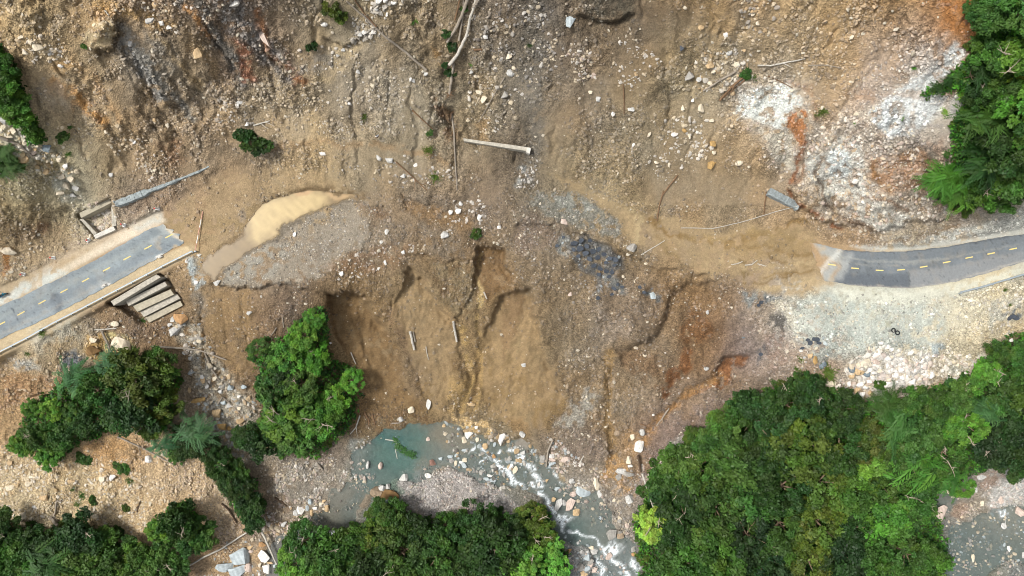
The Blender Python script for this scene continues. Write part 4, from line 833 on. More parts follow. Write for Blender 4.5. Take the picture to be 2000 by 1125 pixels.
def rock_mesh(seed, kind):
    r = random.Random(seed); bm = bmesh.new()
    n = {'block': 15, 'round': 40, 'slab': 14, 'shard': 11}[kind]
    pw = {'block': .72, 'round': .95, 'slab': .85, 'shard': .9}[kind]
    for _ in range(n):
        v = Vector((r.gauss(0, 1), r.gauss(0, 1), r.gauss(0, 1))).normalized()
        v = Vector([math.copysign(abs(c) ** pw, c) for c in v]); v /= max(1.0, v.length * .8)
        v *= r.uniform(.74, 1.0) if kind != 'round' else r.uniform(.92, 1.0)
        bm.verts.new(v)
    g = bmesh.ops.convex_hull(bm, input=bm.verts)
    bmesh.ops.delete(bm, geom=[e for e in set(g['geom_interior'] + g['geom_unused']) if isinstance(e, bmesh.types.BMVert)], context='VERTS')
    bmesh.ops.bevel(bm, geom=list(bm.edges), offset=.03 if kind != 'round' else .09, segments=1, affect='EDGES', profile=.6)
    xs = [v.co.x for v in bm.verts]; ys = [v.co.y for v in bm.verts]; zs = [v.co.z for v in bm.verts]
    for v in bm.verts:
        v.co.x = (v.co.x - min(xs)) / (max(xs) - min(xs)) - .5; v.co.y = (v.co.y - min(ys)) / (max(ys) - min(ys)) - .5; v.co.z = (v.co.z - min(zs)) / (max(zs) - min(zs)) - .5
    me = bpy.data.meshes.new('boulder'); bm.normal_update(); bm.to_mesh(me); bm.free()
    if kind == 'round':
        for p in me.polygons: p.use_smooth = True
    me.materials.append(ROCK_M)
    return me
ROCKS = {k: [rock_mesh(31 * i + len(k), k) for i in range(9)] for k in ('block', 'round', 'slab', 'shard')}
RC = {'white': (238,234,226), 'cream': (232,218,192), 'pale grey': (206,204,198), 'bluish grey': (188,198,200), 'grey': (166,162,154), 'tan': (206,178,138), 'ochre': (190,156,102), 'pinkish': (214,194,180), 'reddish': (158,122,108), 'slate': (124,136,142), 'brown': (142,112,74), 'orange': (196,154,108), 'muddy': (168,148,124), 'dark': (88,92,98)}
def boulder(px, py, w, h, colour, kind='block', ang=None, tall=.62, sink=.30, place=None, noun='boulder'):
    k = mpp(px, py); W, D = w * k * 1.06, h * k * 1.06
    o = bpy.data.objects.new('boulder', random.choice(ROCKS[kind])); COL.objects.link(o)
    hz = max(.25, tall * min(W, D)); p = at(px, py)
    wl_ = float(water_h(px, py))
    if float(grid_at(wmask)(px, py)) > .3: p.z = max(p.z, wl_ - .12)
    c = p + Vector((0, 0, hz * (.5 - sink)))
    x, y = unproj(px, py, c.z); o.location = (x, y, c.z)
    o.scale = (W, D, hz); o.rotation_euler = (random.uniform(-.12, .12), random.uniform(-.12, .12), math.radians(ang if ang is not None else random.uniform(-18, 18)))
    f = random.uniform(.92, 1.05); o.color = (*[min(.86, float(v) * f) for v in lin(RC[colour], .76)], 1)
    m = max(w, h); size = 'huge' if m >= 26 else 'large' if m >= 17 else 'medium' if m >= 11 else 'small'
    shp = 'elongated ' if max(w, h) / min(w, h) > 1.75 else ('rounded ' if kind == 'round' else 'flat ' if kind == 'slab' else '')
    named(o, f'{size} {colour} {shp}{noun}', place or zone(px, py), 'boulder', 'boulders ' + (place or zone(px, py)), px, py)
    return o
G, B_, P_, W_, C_, T_, O_, S_ = 'pale grey', 'bluish grey', 'pinkish', 'white', 'cream', 'tan', 'ochre', 'slate'
BOULDERS = [
 # stream
 (839,923,21,20,W_,'round'),(788,932,17,14,G),(715,907,13,20,G,'round'),(740,910,17,16,P_,'round'),(916,850,16,14,W_,'shard'),(907,859,9,12,C_),(932,859,7,10,C_),(947,872,19,13,T_,'round'),(908,879,14,6,B_,'slab',15),(930,835,7,7,W_),(879,892,11,7,B_),(891,889,8,6,B_),(908,898,10,9,C_),(900,903,7,5,W_),(906,909,12,9,B_,'slab',-40),(890,905,6,11,C_),(870,847,9,9,C_),(867,831,7,7,T_),(836,857,8,8,P_),(860,896,8,7,B_),(846,903,13,11,'reddish'),(783,819,10,10,G),
 (980,858,13,24,W_,'block',-5),(966,868,6,9,B_),(958,926,16,11,W_,'round',-12),(951,936,14,9,B_,'slab'),(964,938,14,8,B_,'slab',10),(997,912,9,17,W_,'slab',-35),(1006,918,8,15,C_,'slab',-30),(1012,899,11,8,T_),(1021,885,10,9,G),(1059,895,10,20,'grey','block'),(1079,891,14,8,W_),(1078,898,14,6,P_,'slab'),(1079,906,13,8,B_,'slab'),(1103,897,14,12,P_),(1020,848,12,14,G,'shard'),(994,895,12,8,'grey'),(964,891,8,8,'orange'),(1057,957,17,9,B_,'round',10),(1116,940,10,10,G),(1068,939,7,6,T_),
 (1139,961,30,17,B_,'slab',-12),(1164,945,11,26,C_,'slab',14),(1171,965,9,15,G),(1119,965,13,11,P_,'round'),(1091,985,13,25,G,'block',-12),(1103,981,10,11,G),(1113,986,15,26,P_,'block',-20),(1126,1000,14,15,T_),(1081,976,8,10,T_),(1088,955,10,9,B_),(1170,1009,10,13,B_,'round'),(1229,975,17,19,G,'shard'),(1194,1044,19,22,'grey','block'),(1212,1046,15,12,'muddy'),(1225,1026,9,11,P_),(1210,1016,9,9,'grey'),(1160,1077,17,13,G),(1147,1088,13,12,B_),(1155,1069,11,7,C_),(1154,1097,12,10,'grey'),(1154,1105,11,11,P_),(1135,1108,13,14,'grey'),(1147,1110,11,11,B_),(1160,1113,11,13,P_),(1141,1120,13,10,T_),(1189,1086,13,13,P_),(1206,1102,7,7,W_),(1112,1076,9,9,'orange'),(1135,1078,7,7,G),(1147,1078,6,6,G),(1129,1060,6,6,G),(1239,1082,12,8,'orange'),(1237,1072,9,12,'grey'),(1199,977,7,7,C_),(1118,939,12,9,G),
 (1254,845,18,14,G,'round'),(1235,854,9,12,C_),(1249,871,18,24,W_,'block',-20),(1227,898,10,16,C_),(1206,850,13,20,'muddy','round'),(1231,910,10,5,W_),(1215,920,26,12,G,'slab',8),(1228,926,20,9,'grey','slab',-6),(1208,932,12,14,'grey','block'),(1276,810,5,5,W_),
 # lower left bank
 (472,1088,34,30,B_,'slab',30),(466,1116,34,20,B_,'slab'),(438,1108,34,18,B_,'slab',12),(515,1087,22,22,W_,'slab',-35),(522,1112,14,18,W_,'slab'),(485,1109,14,17,P_,'round'),(513,1063,14,9,'orange'),(567,1030,14,13,P_),(581,1030,10,15,S_),(597,1033,11,10,W_),(608,1002,12,13,T_,'round'),(638,993,10,14,T_,'round'),(587,996,17,15,W_,'shard'),(628,984,10,6,C_),(633,979,8,7,T_),(615,993,10,7,W_),(606,980,9,11,B_),(600,993,7,12,B_),(600,1009,7,7,P_),(587,1016,9,9,P_),(555,1024,13,9,G),(579,1002,14,12,G),(508,1104,7,8,C_),(527,1099,12,5,T_),(536,1106,6,8,B_),(507,1121,6,6,W_),(632,994,5,6,C_),(489,1070,12,8,T_),(490,1077,10,6,P_),
 # far right river bed
 (1902,954,16,20,W_,'shard'),(1853,956,13,16,C_),(1862,968,10,9,C_),(1838,1001,22,30,P_,'block'),(1958,1019,17,26,G,'round'),(1992,999,17,20,P_,'block',35),(1970,1072,6,12,W_),(1901,1090,8,15,C_,'slab',20),(1918,931,20,9,G),(1955,976,10,15,P_),(1998,1084,6,12,G),(1918,982,7,13,C_),(1851,1093,8,12,T_),
 # gravel yard
 (1696,681,9,9,C_,'round'),(1565,685,8,5,W_),(1592,701,10,22,O_,'block',10),(1582,695,9,10,T_),(1609,709,13,16,S_,'shard'),(1604,716,9,10,S_),(1664,721,13,14,S_,'round'),(1663,735,11,10,T_),(1679,725,22,15,T_,'round'),(1698,723,9,9,W_),(1708,727,12,9,W_),(1705,737,9,7,W_),(1700,744,14,7,W_),(1692,732,13,11,S_),(1678,750,15,10,W_,'shard'),(1659,750,10,11,W_),(1654,761,15,12,'grey'),(1673,762,14,13,T_),(1688,759,15,15,W_,'round'),(1681,770,14,10,W_),(1700,768,12,11,T_),(1716,762,13,15,'grey'),(1733,751,26,11,W_,'slab',6),(1707,782,15,14,W_,'round'),(1733,678,10,9,W_),(1594,680,6,6,C_),(1622,750,20,12,C_,'slab'),(1741,683,8,8,W_),(1824,694,8,6,W_),(1776,769,12,10,W_,'round'),(1818,732,13,15,W_,'round'),(1864,739,11,10,W_),(1840,724,7,8,W_),(1852,739,6,7,W_),(1975,664,8,7,W_),(1751,724,10,9,W_),(1759,723,9,10,W_),(1749,733,14,10,W_,'round'),(1763,738,12,10,W_),(1782,745,13,10,W_),(1778,689,13,9,W_),(1720,670,10,7,W_),(1806,740,9,8,P_),(1810,724,8,9,W_),(1796,738,9,8,W_),(1801,756,7,6,W_),(1712,706,16,10,P_),(1735,700,14,10,W_),(1770,705,11,9,P_),(1790,712,9,8,P_),(1725,735,9,8,W_),(1738,743,8,7,P_),(1900,722,8,8,W_),(1886,728,9,7,W_),(1910,715,8,7,C_),(1925,728,8,6,W_),(1870,712,8,7,C_),
 # upper left
 (9,230,24,24,G,'block'),(91,291,22,14,S_,'shard'),(68,283,16,10,C_),(117,312,13,10,C_),(128,325,12,9,W_),(47,312,20,14,T_),(63,297,16,10,P_,'slab',-15),(94,329,20,26,T_,'round'),(3,254,8,8,C_),(26,256,15,12,C_,'slab',-40),(19,266,11,7,C_),(48,280,10,9,C_),(60,275,9,9,W_),(66,273,9,6,G),(44,291,7,7,C_),(68,293,8,7,T_),(124,288,8,5,C_),(217,342,9,8,G),(13,490,32,20,C_,'slab'),
 (120,345,16,11,C_,'slab',20),(138,350,14,12,C_,'slab'),(128,362,18,12,C_,'slab',-20),(148,368,14,10,G,'slab'),(118,378,13,9,C_,'slab'),(140,381,15,9,G,'slab',10),(156,385,12,8,C_,'slab'),
 (72,88,16,22,C_,'block',25),(60,80,12,14,C_),(40,72,12,7,C_),(50,103,13,8,C_),(98,105,9,9,W_),(385,103,18,22,T_,'block',15),(315,45,9,9,W_),(330,52,12,10,W_),(303,10,12,10,T_),(293,40,18,10,G),(457,5,20,14,W_),(302,235,8,7,T_),(255,85,9,12,G),(207,258,7,7,C_),(118,128,11,8,W_),(303,333,7,7,C_),(315,337,7,7,C_),(263,278,6,7,W_),(78,52,7,6,C_),(470,200,14,8,G,'slab',30),(463,206,8,6,W_),(482,242,8,8,W_),(514,70,12,60,P_,'slab',28,.9,.3),
 # upper centre
 (740,3,12,10,W_),(753,2,10,10,W_),(770,5,12,10,W_),(755,27,5,11,W_),(735,17,9,8,G),(713,62,14,12,W_),(730,62,9,9,W_),(703,67,9,9,G),(633,47,14,10,W_),(728,167,9,10,C_),(700,140,8,8,G),(832,145,8,7,G),(808,157,7,8,G),(802,155,5,8,W_),(945,193,10,18,C_,'slab',-30),(935,180,12,8,C_),(993,110,13,10,C_,'shard'),(948,72,10,8,W_),(997,143,16,13,G),(1004,133,9,8,C_),(760,313,14,9,G),(740,308,9,12,G),(787,343,10,8,G),(930,148,7,9,C_),(985,185,14,12,'grey'),(630,300,12,7,W_),(670,97,9,7,G),(660,108,8,7,G),(812,322,10,7,W_),(682,202,7,6,W_),(920,140,8,7,G),(880,415,9,9,W_),
 (1115,43,20,22,B_,'shard'),(1420,102,20,14,G,'round'),(1363,150,17,20,G,'round',30),(1345,148,19,15,'grey','block',20),(1417,68,9,9,W_),(1338,15,9,8,C_),(1370,210,13,18,C_),(1333,210,7,12,C_),(1387,127,17,13,T_),(1393,138,10,9,C_),(1438,127,12,10,C_),(1393,280,13,13,O_),(1390,323,16,16,O_,'shard'),(1443,318,16,11,C_,'round',12),(1463,325,7,7,C_),(1395,297,8,10,C_),(1347,265,7,13,C_,'slab',30),(1318,262,14,10,W_),(1337,255,10,8,O_),(1390,235,10,7,C_),(1307,322,6,10,C_),(1268,263,6,10,C_),(1237,283,6,7,W_),(1198,222,8,11,W_),(1243,145,8,8,T_),(1233,213,14,9,G),(1370,53,12,12,T_),(1332,93,9,14,'dark'),(1153,180,8,7,C_),(1168,193,9,10,G),(1353,195,6,9,W_),(1387,163,13,8,C_),(1283,317,10,7,C_),(1663,73,9,8,C_),(1672,223,10,8,C_),(1470,28,9,8,C_),(1480,45,8,9,C_),
 # around the left road
 (353,622,24,22,'orange','slab',15),(343,645,22,18,G,'slab',20),(223,632,18,11,C_,'round',-10),(182,683,22,18,'brown','block',20,.9),(182,665,16,10,C_),(237,672,40,24,C_,'block',-25),(137,725,15,7,C_,'slab'),(155,694,8,6,C_),(162,708,7,7,C_),(337,623,9,12,G),(332,635,10,8,G),(425,553,14,10,G,'shard'),(487,612,11,8,G),(383,552,9,8,W_),(389,498,8,6,W_),(365,510,6,7,W_),
 # road bench and bowl
 (755,453,8,11,W_),(745,472,8,8,W_),(868,457,16,16,G,'shard'),(667,535,10,9,W_),(576,458,7,9,W_),(787,493,7,7,W_),(752,513,5,10,W_),(895,413,12,10,W_),(900,398,9,8,W_),(937,425,10,14,W_),(975,443,8,8,W_),(740,525,6,6,W_),(803,800,13,13,C_),(837,790,9,20,G,'slab',-10),(920,790,15,6,T_,'slab'),(645,670,6,5,W_),
 (1233,482,20,16,'grey','block',-30),(1113,574,9,8,P_),(1277,577,14,13,B_),(1448,659,14,8,S_,'round'),(1377,717,15,13,G,'round'),(1022,713,9,8,G,'shard'),(1103,433,15,10,P_),(1382,610,8,8,G),(1242,678,9,8,C_),(1260,693,9,8,C_),(1217,540,7,6,C_),(1262,515,7,5,C_),
 # lower left slope
 (290,897,14,14,W_),(200,937,14,12,C_),(220,933,12,14,W_),(85,973,16,12,T_),(55,945,15,12,C_),(20,952,20,10,C_,'slab'),(43,1007,18,14,C_),(67,990,9,7,W_),(137,940,20,8,T_,'slab'),(315,905,12,14,T_),(422,807,17,17,T_),(388,782,28,10,O_,'slab',15),(368,763,12,12,T_,'round'),(433,833,17,15,O_),(468,822,17,14,T_),(65,932,16,7,C_,'slab'),(62,1013,8,7,C_),(185,1007,14,8,C_),(392,1005,9,9,T_),(293,983,7,12,C_),(397,743,11,12,T_),(381,716,9,9,C_),(395,736,9,8,W_),(449,757,14,12,B_,'slab'),(475,755,12,8,B_,'slab'),(467,775,8,6,W_),(436,787,10,8,B_),(420,739,9,9,C_),(448,792,10,7,G),(467,798,8,8,C_),(467,863,8,8,W_),(448,836,12,10,O_),(372,700,9,7,G),(360,690,11,7,G),(405,755,8,7,W_),(430,765,8,8,G),(20,905,12,9,T_),(130,915,11,9,T_),
]
for b in BOULDERS: boulder(*b)
# the dark-based bedrock knob in the stream
boulder(752,966,54,24,'brown','round',-12,.4,.35); boulder(735,962,24,22,'muddy','shard',20,.7,.3); boulder(744,954,24,15,G,'shard',-20,1.0,.2); boulder(756,950,12,10,G,'block',10,.9,.1)

# broken asphalt plates below the washed-out bench
TAR_M = simple_mat('broken_asphalt', (70,76,84), .8, .35, 2.5, bmp=.5)
def plate(px, py, w, h, ang):
    bm = bmesh.new(); k = mpp(px, py); n = random.randint(5, 7); th = random.uniform(.12, .2)
    ring = [(math.cos(2 * math.pi * i / n + random.uniform(-.25, .25)) * w * k / 2 * random.uniform(.85, 1.25), math.sin(2 * math.pi * i / n) * h * k / 2 * random.uniform(.8, 1.1)) for i in range(n)]
    a = [bm.verts.new((x, y, -th)) for x, y in ring]; b = [bm.verts.new((x * .97, y * .97, th * .5)) for x, y in ring]
    bm.faces.new(a[::-1]); bm.faces.new(b)
    for i in range(n): bm.faces.new((a[i], a[(i + 1) % n], b[(i + 1) % n], b[i]))
    o = bm_obj('asphalt_slab', bm, TAR_M, None, at(px, py, .3)); o.rotation_euler = (random.uniform(-.3, .3), random.uniform(-.3, .3), math.radians(ang))
    m = max(w, h)
    named(o, f"{'large' if m > 12 else 'medium' if m > 9 else 'small'} black broken asphalt slab", 'in the patch below the road bench' if px < 1300 else zone(px, py), 'asphalt slab', 'broken asphalt slabs', px, py)
for a in [(1122,475,15,11,10),(1135,470,12,9,40),(1120,487,10,9,-20),(1133,485,14,12,15),(1146,481,12,10,-30),(1152,470,9,8,10),(1143,495,15,11,25),(1158,491,13,12,0),(1169,487,12,9,40),(1130,500,10,8,10),(1152,506,13,10,-15),(1168,503,12,10,30),(1180,497,11,9,0),(1190,505,13,10,20),(1201,507,14,11,-20),(1183,513,9,8,0),(1160,519,12,9,35),(1173,524,14,10,-10),(1185,529,12,10,15),(1196,531,11,11,45),(1170,536,10,8,0),(1189,540,9,7,20),(1200,518,9,7,10),(1206,556,9,7,0),(1199,563,12,8,-25),(1215,560,8,6,10),(1250,561,8,8,0),(1258,571,9,7,0),(1195,575,9,6,10),(1088,480,8,7,0),(1100,463,9,6,20),(1168,582,8,10,0),
          (1596,663,14,10,10),(1583,670,10,11,-20),(1590,662,9,8,30),(1600,670,9,7,0),(1578,664,8,7,0),(1567,680,8,5,20),(1487,590,10,8,10),(1482,596,8,7,0),(1978,618,13,8,20),(1985,622,12,9,0),(1972,622,9,7,40),(1486,692,8,8,0)]: plate(*a)

# ------------------------------------------------------------------ loose rubble: too many pieces to count
def scatter():
    P = []; SZ = []; CC = []
    def add(px, py, size, col): P.append(np.stack([px, py], 1)); SZ.append(size); CC.append(col)
    def soil(px, py): return np.stack([soil_at[i](px, py) for i in range(3)], 1)
    wm = grid_at(wmask); fm = grid_at(fmask); Ag = grid_at(A)
    # everywhere: clods and chips of the local soil, denser where the ground is rough
    n = 170000; px = rng.uniform(-60, 2060, n); py = rng.uniform(-60, 1185, n)
    pr = np.clip(Ag(px, py) * 2.6, 0, 1) * (1 - .7 * wm(px, py)) * (1 - .6 * fm(px, py))
    clump = fbm(px / 26, py / 26, 3, 4); pr *= np.clip(.34 + 1.25 * clump + .5 * fbm(px / 110, py / 110, 2, 1), .02, 1)
    for R in (ROAD_L, ROAD_R, BENCH_L, BENCH_R): pr *= 1 - .985 * inside(px, py, R)
    pr *= 1 - .97 * inside(px, py, POOL)
    k = rng.random(n) < pr; px, py = px[k], py[k]; n = len(px)
    sz = .13 + .30 * rng.random(n) ** 2.6
    c = soil(px, py); L = c.mean(1, keepdims=True)
    c = c * .75 + L * .25                                       # stones are greyer than the soil they came out of
    c = c * (.72 + 1.0 * rng.random((n, 1)) ** 1.6)
    pale = rng.random(n) < .05 + .07 * np.clip(fbm(px / 60, py / 60, 3, 6), 0, 1); c[pale] = lin((198,188,168)) * (.75 + .35 * rng.random((pale.sum(), 1)))
    add(px, py, sz, c)
    # named stone fields: polygon, stones per 100 px2, size range, colours
    cr, wh, pk, gr_, bl, tn, dk = (224,208,180), (232,226,216), (206,186,174), (168,164,158), (182,194,198), (200,172,132), (104,100,98)
    FIELDS = [([(785,925),(830,905),(900,918),(985,960),(1012,1000),(960,1015),(800,985),(780,950)], 14, .16, .34, (pk, wh, gr_, dk)), ([(340,610),(385,635),(440,720),(500,780),(525,900),(420,905),(390,780)], 5, .2, .75, (cr, wh, gr_, bl, tn)),
     ([(1690,680),(1820,690),(1830,755),(1740,755),(1650,790),(1640,740)], 7, .25, .85, (wh, wh, pk, cr)), ([(1830,690),(1930,680),(1915,740),(1840,745)], 6, .2, .7, (wh, cr, pk)), ([(1500,600),(1700,580),(1900,580),(1950,660),(1800,700),(1560,700)], 3.2, .12, .32, (gr_, wh, dk, cr)), ([(1880,590),(2000,570),(2000,640),(1930,690)], 4, .15, .5, (cr, gr_, wh)),
     ([(0,860),(140,900),(240,900),(330,970),(300,1040),(0,1030)], 7, .14, .55, (cr, tn, wh, cr)), ([(330,890),(420,930),(475,1030),(430,1075),(380,980)], 7, .14, .4, (cr, tn, pk)), ([(30,700),(110,720),(110,800),(0,800),(0,720)], 3, .15, .5, (cr, tn, tn)),
     ([(560,900),(650,890),(690,930),(640,985),(560,1010),(520,940)], 7, .18, .5, (pk, gr_, cr, wh)), ([(500,1000),(600,985),(640,1010),(560,1060),(490,1050)], 8, .2, .6, (cr, tn, wh, pk)), ([(1080,880),(1130,900),(1190,930),(1170,950),(1110,960),(1060,900)], 9, .18, .55, (wh, gr_, cr, pk)), ([(1070,860),(1110,870),(1120,900),(1070,890)], 7, .2, .6, (wh, pk, bl)),
     ([(870,830),(1000,850),(1060,880),(1080,930),(1020,960),(940,950),(880,900)], 5, .2, .8, (gr_, wh, bl, tn, dk)), ([(1080,950),(1180,960),(1240,1000),(1235,1070),(1190,1040),(1120,1010)], 6, .2, .65, (gr_, pk, dk, cr)), ([(1100,1055),(1175,1070),(1170,1125),(1100,1125)], 9, .2, .6, (pk, gr_, wh, bl)), ([(1245,910),(1300,880),(1390,835),(1400,850),(1310,915),(1260,935)], 9, .16, .5, (wh, pk, cr)), ([(1185,915),(1240,925),(1262,960),(1235,990)], 7, .16, .4, (pk, gr_)),
     ([(600,1000),(690,940),(700,990),(640,1050),(590,1060)], 3, .18, .5, (gr_, cr, dk)), ([(1150,1060),(1240,1070),(1240,1125),(1160,1125)], 3, .2, .6, (gr_, bl, pk)), ([(690,900),(740,930),(720,960),(690,960)], 6, .2, .6, (gr_, cr, pk)), ([(1920,945),(2000,925),(2060,960),(2000,990),(1930,1005)], 11, .16, .42, (wh, pk, gr_)), ([(1840,1100),(2000,1080),(2000,1125),(1840,1125)], 5, .16, .45, (gr_, pk, cr, dk)), ([(1850,1020),(2000,1000),(2000,1100),(1850,1110)], 6, .18, .55, (gr_, bl, cr)), ([(1850,960),(1920,990),(1900,1010),(1850,1000)], 5, .15, .4, (pk, cr)),
     ([(1060,930),(1010,950),(1050,990),(1080,1000)], 4, .18, .45, (gr_, dk, pk)), ([(430,1060),(500,1050),(540,1090),(520,1125),(400,1125)], 4, .16, .5, (cr, tn, bl)), ([(440,520),(560,440),(690,387),(735,410),(700,480),(620,545),(430,555)], 5.5, .10, .24, (gr_, cr, dk, wh)), ([(640,530),(700,490),(800,470),(880,440),(890,470),(790,510),(680,550)], 3, .15, .42, (wh, cr, wh)),
     ([(1050,378),(1110,372),(1152,390),(1212,442),(1210,462),(1120,442),(1035,400)], 6, .10, .22, (gr_, dk, wh)), ([(1085,450),(1215,495),(1220,560),(1170,590),(1090,520)], 3.4, .12, .4, (dk, gr_, bl, dk)), ([(1430,560),(1540,580),(1530,600),(1450,590)], 5, .12, .34, (gr_, dk, wh)), ([(1560,660),(1620,650),(1620,720),(1570,720)], 4, .16, .5, (gr_, bl, dk, cr)),
     ([(1660,475),(1850,452),(2000,428),(2000,448),(1860,472),(1700,486)], 4, .10, .26, (gr_, wh, gr_)), ([(1000,440),(1080,440),(1090,560),(1010,550)], 3, .10, .3, (gr_, wh, gr_)), ([(890,380),(950,400),(940,450),(880,430)], 5, .18, .5, (wh, gr_, wh)), ([(690,860),(720,850),(710,900),(690,940)], 6, .18, .5, (gr_, wh)), ([(840,740),(1040,740),(1060,860),(840,815)], .18, .15, .35, (cr, wh)),
     ([(1100,90),(1145,85),(1165,150),(1130,160)], 7, .18, .5, (wh, pk, cr)), ([(1060,60),(1090,50),(1100,110),(1070,130)], 3, .15, .4, (cr,)), ([(900,0),(1080,0),(1080,140),(980,200),(910,180)], 2.6, .15, .5, (cr, gr_, dk, wh)), ([(1280,230),(1370,230),(1390,310),(1300,330)], 3.4, .18, .55, (cr, wh, wh)), ([(1220,60),(1290,110),(1260,180),(1180,160)], 2.4, .15, .42, (cr, wh)), ([(1350,100),(1470,100),(1460,170),(1370,180)], 4, .2, .6, (cr, wh, tn)), ([(1450,0),(1520,0),(1500,60),(1440,70)], 5, .2, .6, (cr, tn, gr_)),
     ([(190,230),(260,250),(330,310),(290,350),(210,290)], 3.2, .16, .5, (wh, cr, cr)), ([(50,70),(130,75),(140,120),(60,120)], 4, .18, .5, (cr, wh)), ([(430,190),(490,190),(500,240),(420,235)], 4, .16, .5, (wh, gr_)), ([(270,0),(350,30),(345,60),(290,50)], 3, .16, .45, (wh, cr)), ([(330,0),(480,0),(500,60),(440,70)], 2.6, .14, .45, (wh, gr_)), ([(0,240),(60,265),(110,300),(150,340),(90,340),(30,300)], 5, .2, .7, (wh, cr, tn)), ([(690,40),(740,40),(740,80),(690,85)], 6, .2, .6, (wh, gr_)), ([(720,0),(790,0),(780,25),(730,30)], 7, .25, .7, (wh, wh, gr_)), ([(590,100),(680,90),(660,130),(580,140)], 4, .15, .5, (gr_, wh, dk)),
     ([(640,330),(860,300),(900,360),(820,370)], 3, .14, .42, (wh, cr, gr_)), ([(560,140),(700,110),(820,180),(800,260),(620,260)], 1.8, .14, .4, (wh, cr)), ([(910,180),(1010,180),(1000,260),(920,260)], 2.4, .15, .5, (cr, wh)), ([(1010,320),(1045,310),(1045,380),(1010,380)], 8, .14, .4, (wh, gr_)), ([(1220,280),(1300,300),(1330,360),(1240,340)], 1.8, .14, .4, (cr, wh)),
     ([(1440,150),(1560,150),(1560,340),(1480,320)], 1.8, .14, .42, (wh, pk, cr)), ([(1570,270),(1700,260),(1860,300),(1860,430),(1640,440),(1560,370)], 2.6, .16, .55, (wh, pk, tn, cr)), ([(1560,100),(1700,60),(1720,160),(1600,220)], 2, .12, .4, (tn, cr)), ([(1700,120),(1860,80),(1840,220),(1720,270)], 2.2, .12, .38, (wh, gr_)), ([(175,405),(215,392),(224,440),(190,455)], 22, .25, .6, (pk, cr, wh)), ([(115,690),(165,690),(160,725),(115,722)], 9, .15, .4, (dk, gr_, dk)),
     ([(640,560),(760,560),(860,620),(860,800),(720,790)], .12, .12, .3, (cr,)), ([(1100,560),(1420,560),(1400,820),(1120,820)], .5, .12, .35, (cr, wh, gr_)), ([(400,560),(620,560),(560,700),(430,720)], .35, .12, .32, (cr, wh)), ([(1290,460),(1600,450),(1600,540),(1400,540)], .25, .1, .26, (cr, dk)), ([(300,390),(420,340),(640,330),(560,370),(420,440)], .6, .1, .3, (cr, tn)), ([(1070,330),(1290,400),(1260,440),(1150,390)], .4, .1, .3, (cr,)), ([(150,440),(300,400),(320,420),(90,530),(60,530)], 2.2, .1, .3, (cr, pk, tn)), ([(180,600),(340,630),(330,700),(220,680)], 2, .14, .45, (cr, gr_, tn)), ([(370,495),(400,500),(402,550),(372,560)], 6, .12, .4, (bl, gr_, wh))]
    for poly, den, a, b, cols in FIELDS:
        xs = [p[0] for p in poly]; ys = [p[1] for p in poly]; bx0, bx1, by0, by1 = min(xs) - 12, max(xs) + 12, min(ys) - 12, max(ys) + 12
        n = int((bx1 - bx0) * (by1 - by0) / 100 * den); px = rng.uniform(bx0, bx1, n); py = rng.uniform(by0, by1, n)
        m = region(px, py, poly, 10) * np.clip(.5 + 1.1 * fbm(px / 15, py / 15, 3, 2), .02, 1)
        k = rng.random(n) < m; px, py = px[k], py[k]; n = len(px)
        if n == 0: continue
        sz = a + (b - a) * rng.random(n) ** 2.4
        c = np.array([lin(x, .72) for x in cols])[rng.integers(0, len(cols), n)] * (.68 + .42 * rng.random((n, 1)))
        c = c * .64 + soil(px, py) * .36
        add(px, py, sz, c)
    P = np.concatenate(P); SZ = np.concatenate(SZ); CC = np.concatenate(CC)
    z = ground(P[:, 0], P[:, 1]) - SZ * .05
    wv = wm(P[:, 0], P[:, 1]); lift = (wv > .3) & (rng.random(len(P)) < .30) & (SZ > .2); z = np.where(lift, np.maximum(z, water_h(P[:, 0], P[:, 1]) - SZ * .1), z)
    x, y = unproj(P[:, 0], P[:, 1], z); n = len(P)
    me = bpy.data.meshes.new('rubble'); me.vertices.add(n); me.vertices.foreach_set('co', np.stack([x, y, z], 1).astype(np.float32).ravel())
    a = me.attributes.new('stone_rot', 'FLOAT_VECTOR', 'POINT'); a.data.foreach_set('vector', np.stack([rng.normal(0, .35, n), rng.normal(0, .35, n), rng.uniform(0, 6.28, n)], 1).astype(np.float32).ravel())
    s = np.stack([SZ * rng.uniform(.8, 1.35, n), SZ * rng.uniform(.6, 1.0, n), SZ * rng.uniform(.4, .75, n)], 1)
    a = me.attributes.new('stone_size', 'FLOAT_VECTOR', 'POINT'); a.data.foreach_set('vector', s.astype(np.float32).ravel())
    a = me.attributes.new('stone_col', 'FLOAT_COLOR', 'POINT'); a.data.foreach_set('color', np.hstack([np.clip(CC, 0.01, .86), np.ones((n, 1))]).astype(np.float32).ravel())
    m, nt, b, out = new_mat('loose_stone')
    at_ = N(nt, 'ShaderNodeAttribute', attribute_name='stone_col', attribute_type='INSTANCER')
    nz = noise_node(nt, 2.0, 3, .6, 'Object'); nt.links.new(mulcol(nt, at_.outputs['Color'], ramp(nt, nz.outputs[0], .3, .7, .85, 1.15)), b.inputs['Base Color'])
    ng = bpy.data.node_groups.new('rubble', 'GeometryNodeTree')
    ng.interface.new_socket('Geometry', in_out='INPUT', socket_type='NodeSocketGeometry'); ng.interface.new_socket('Geometry', in_out='OUTPUT', socket_type='NodeSocketGeometry')
    gi = ng.nodes.new('NodeGroupInput'); go = ng.nodes.new('NodeGroupOutput'); jo = ng.nodes.new('GeometryNodeJoinGeometry')
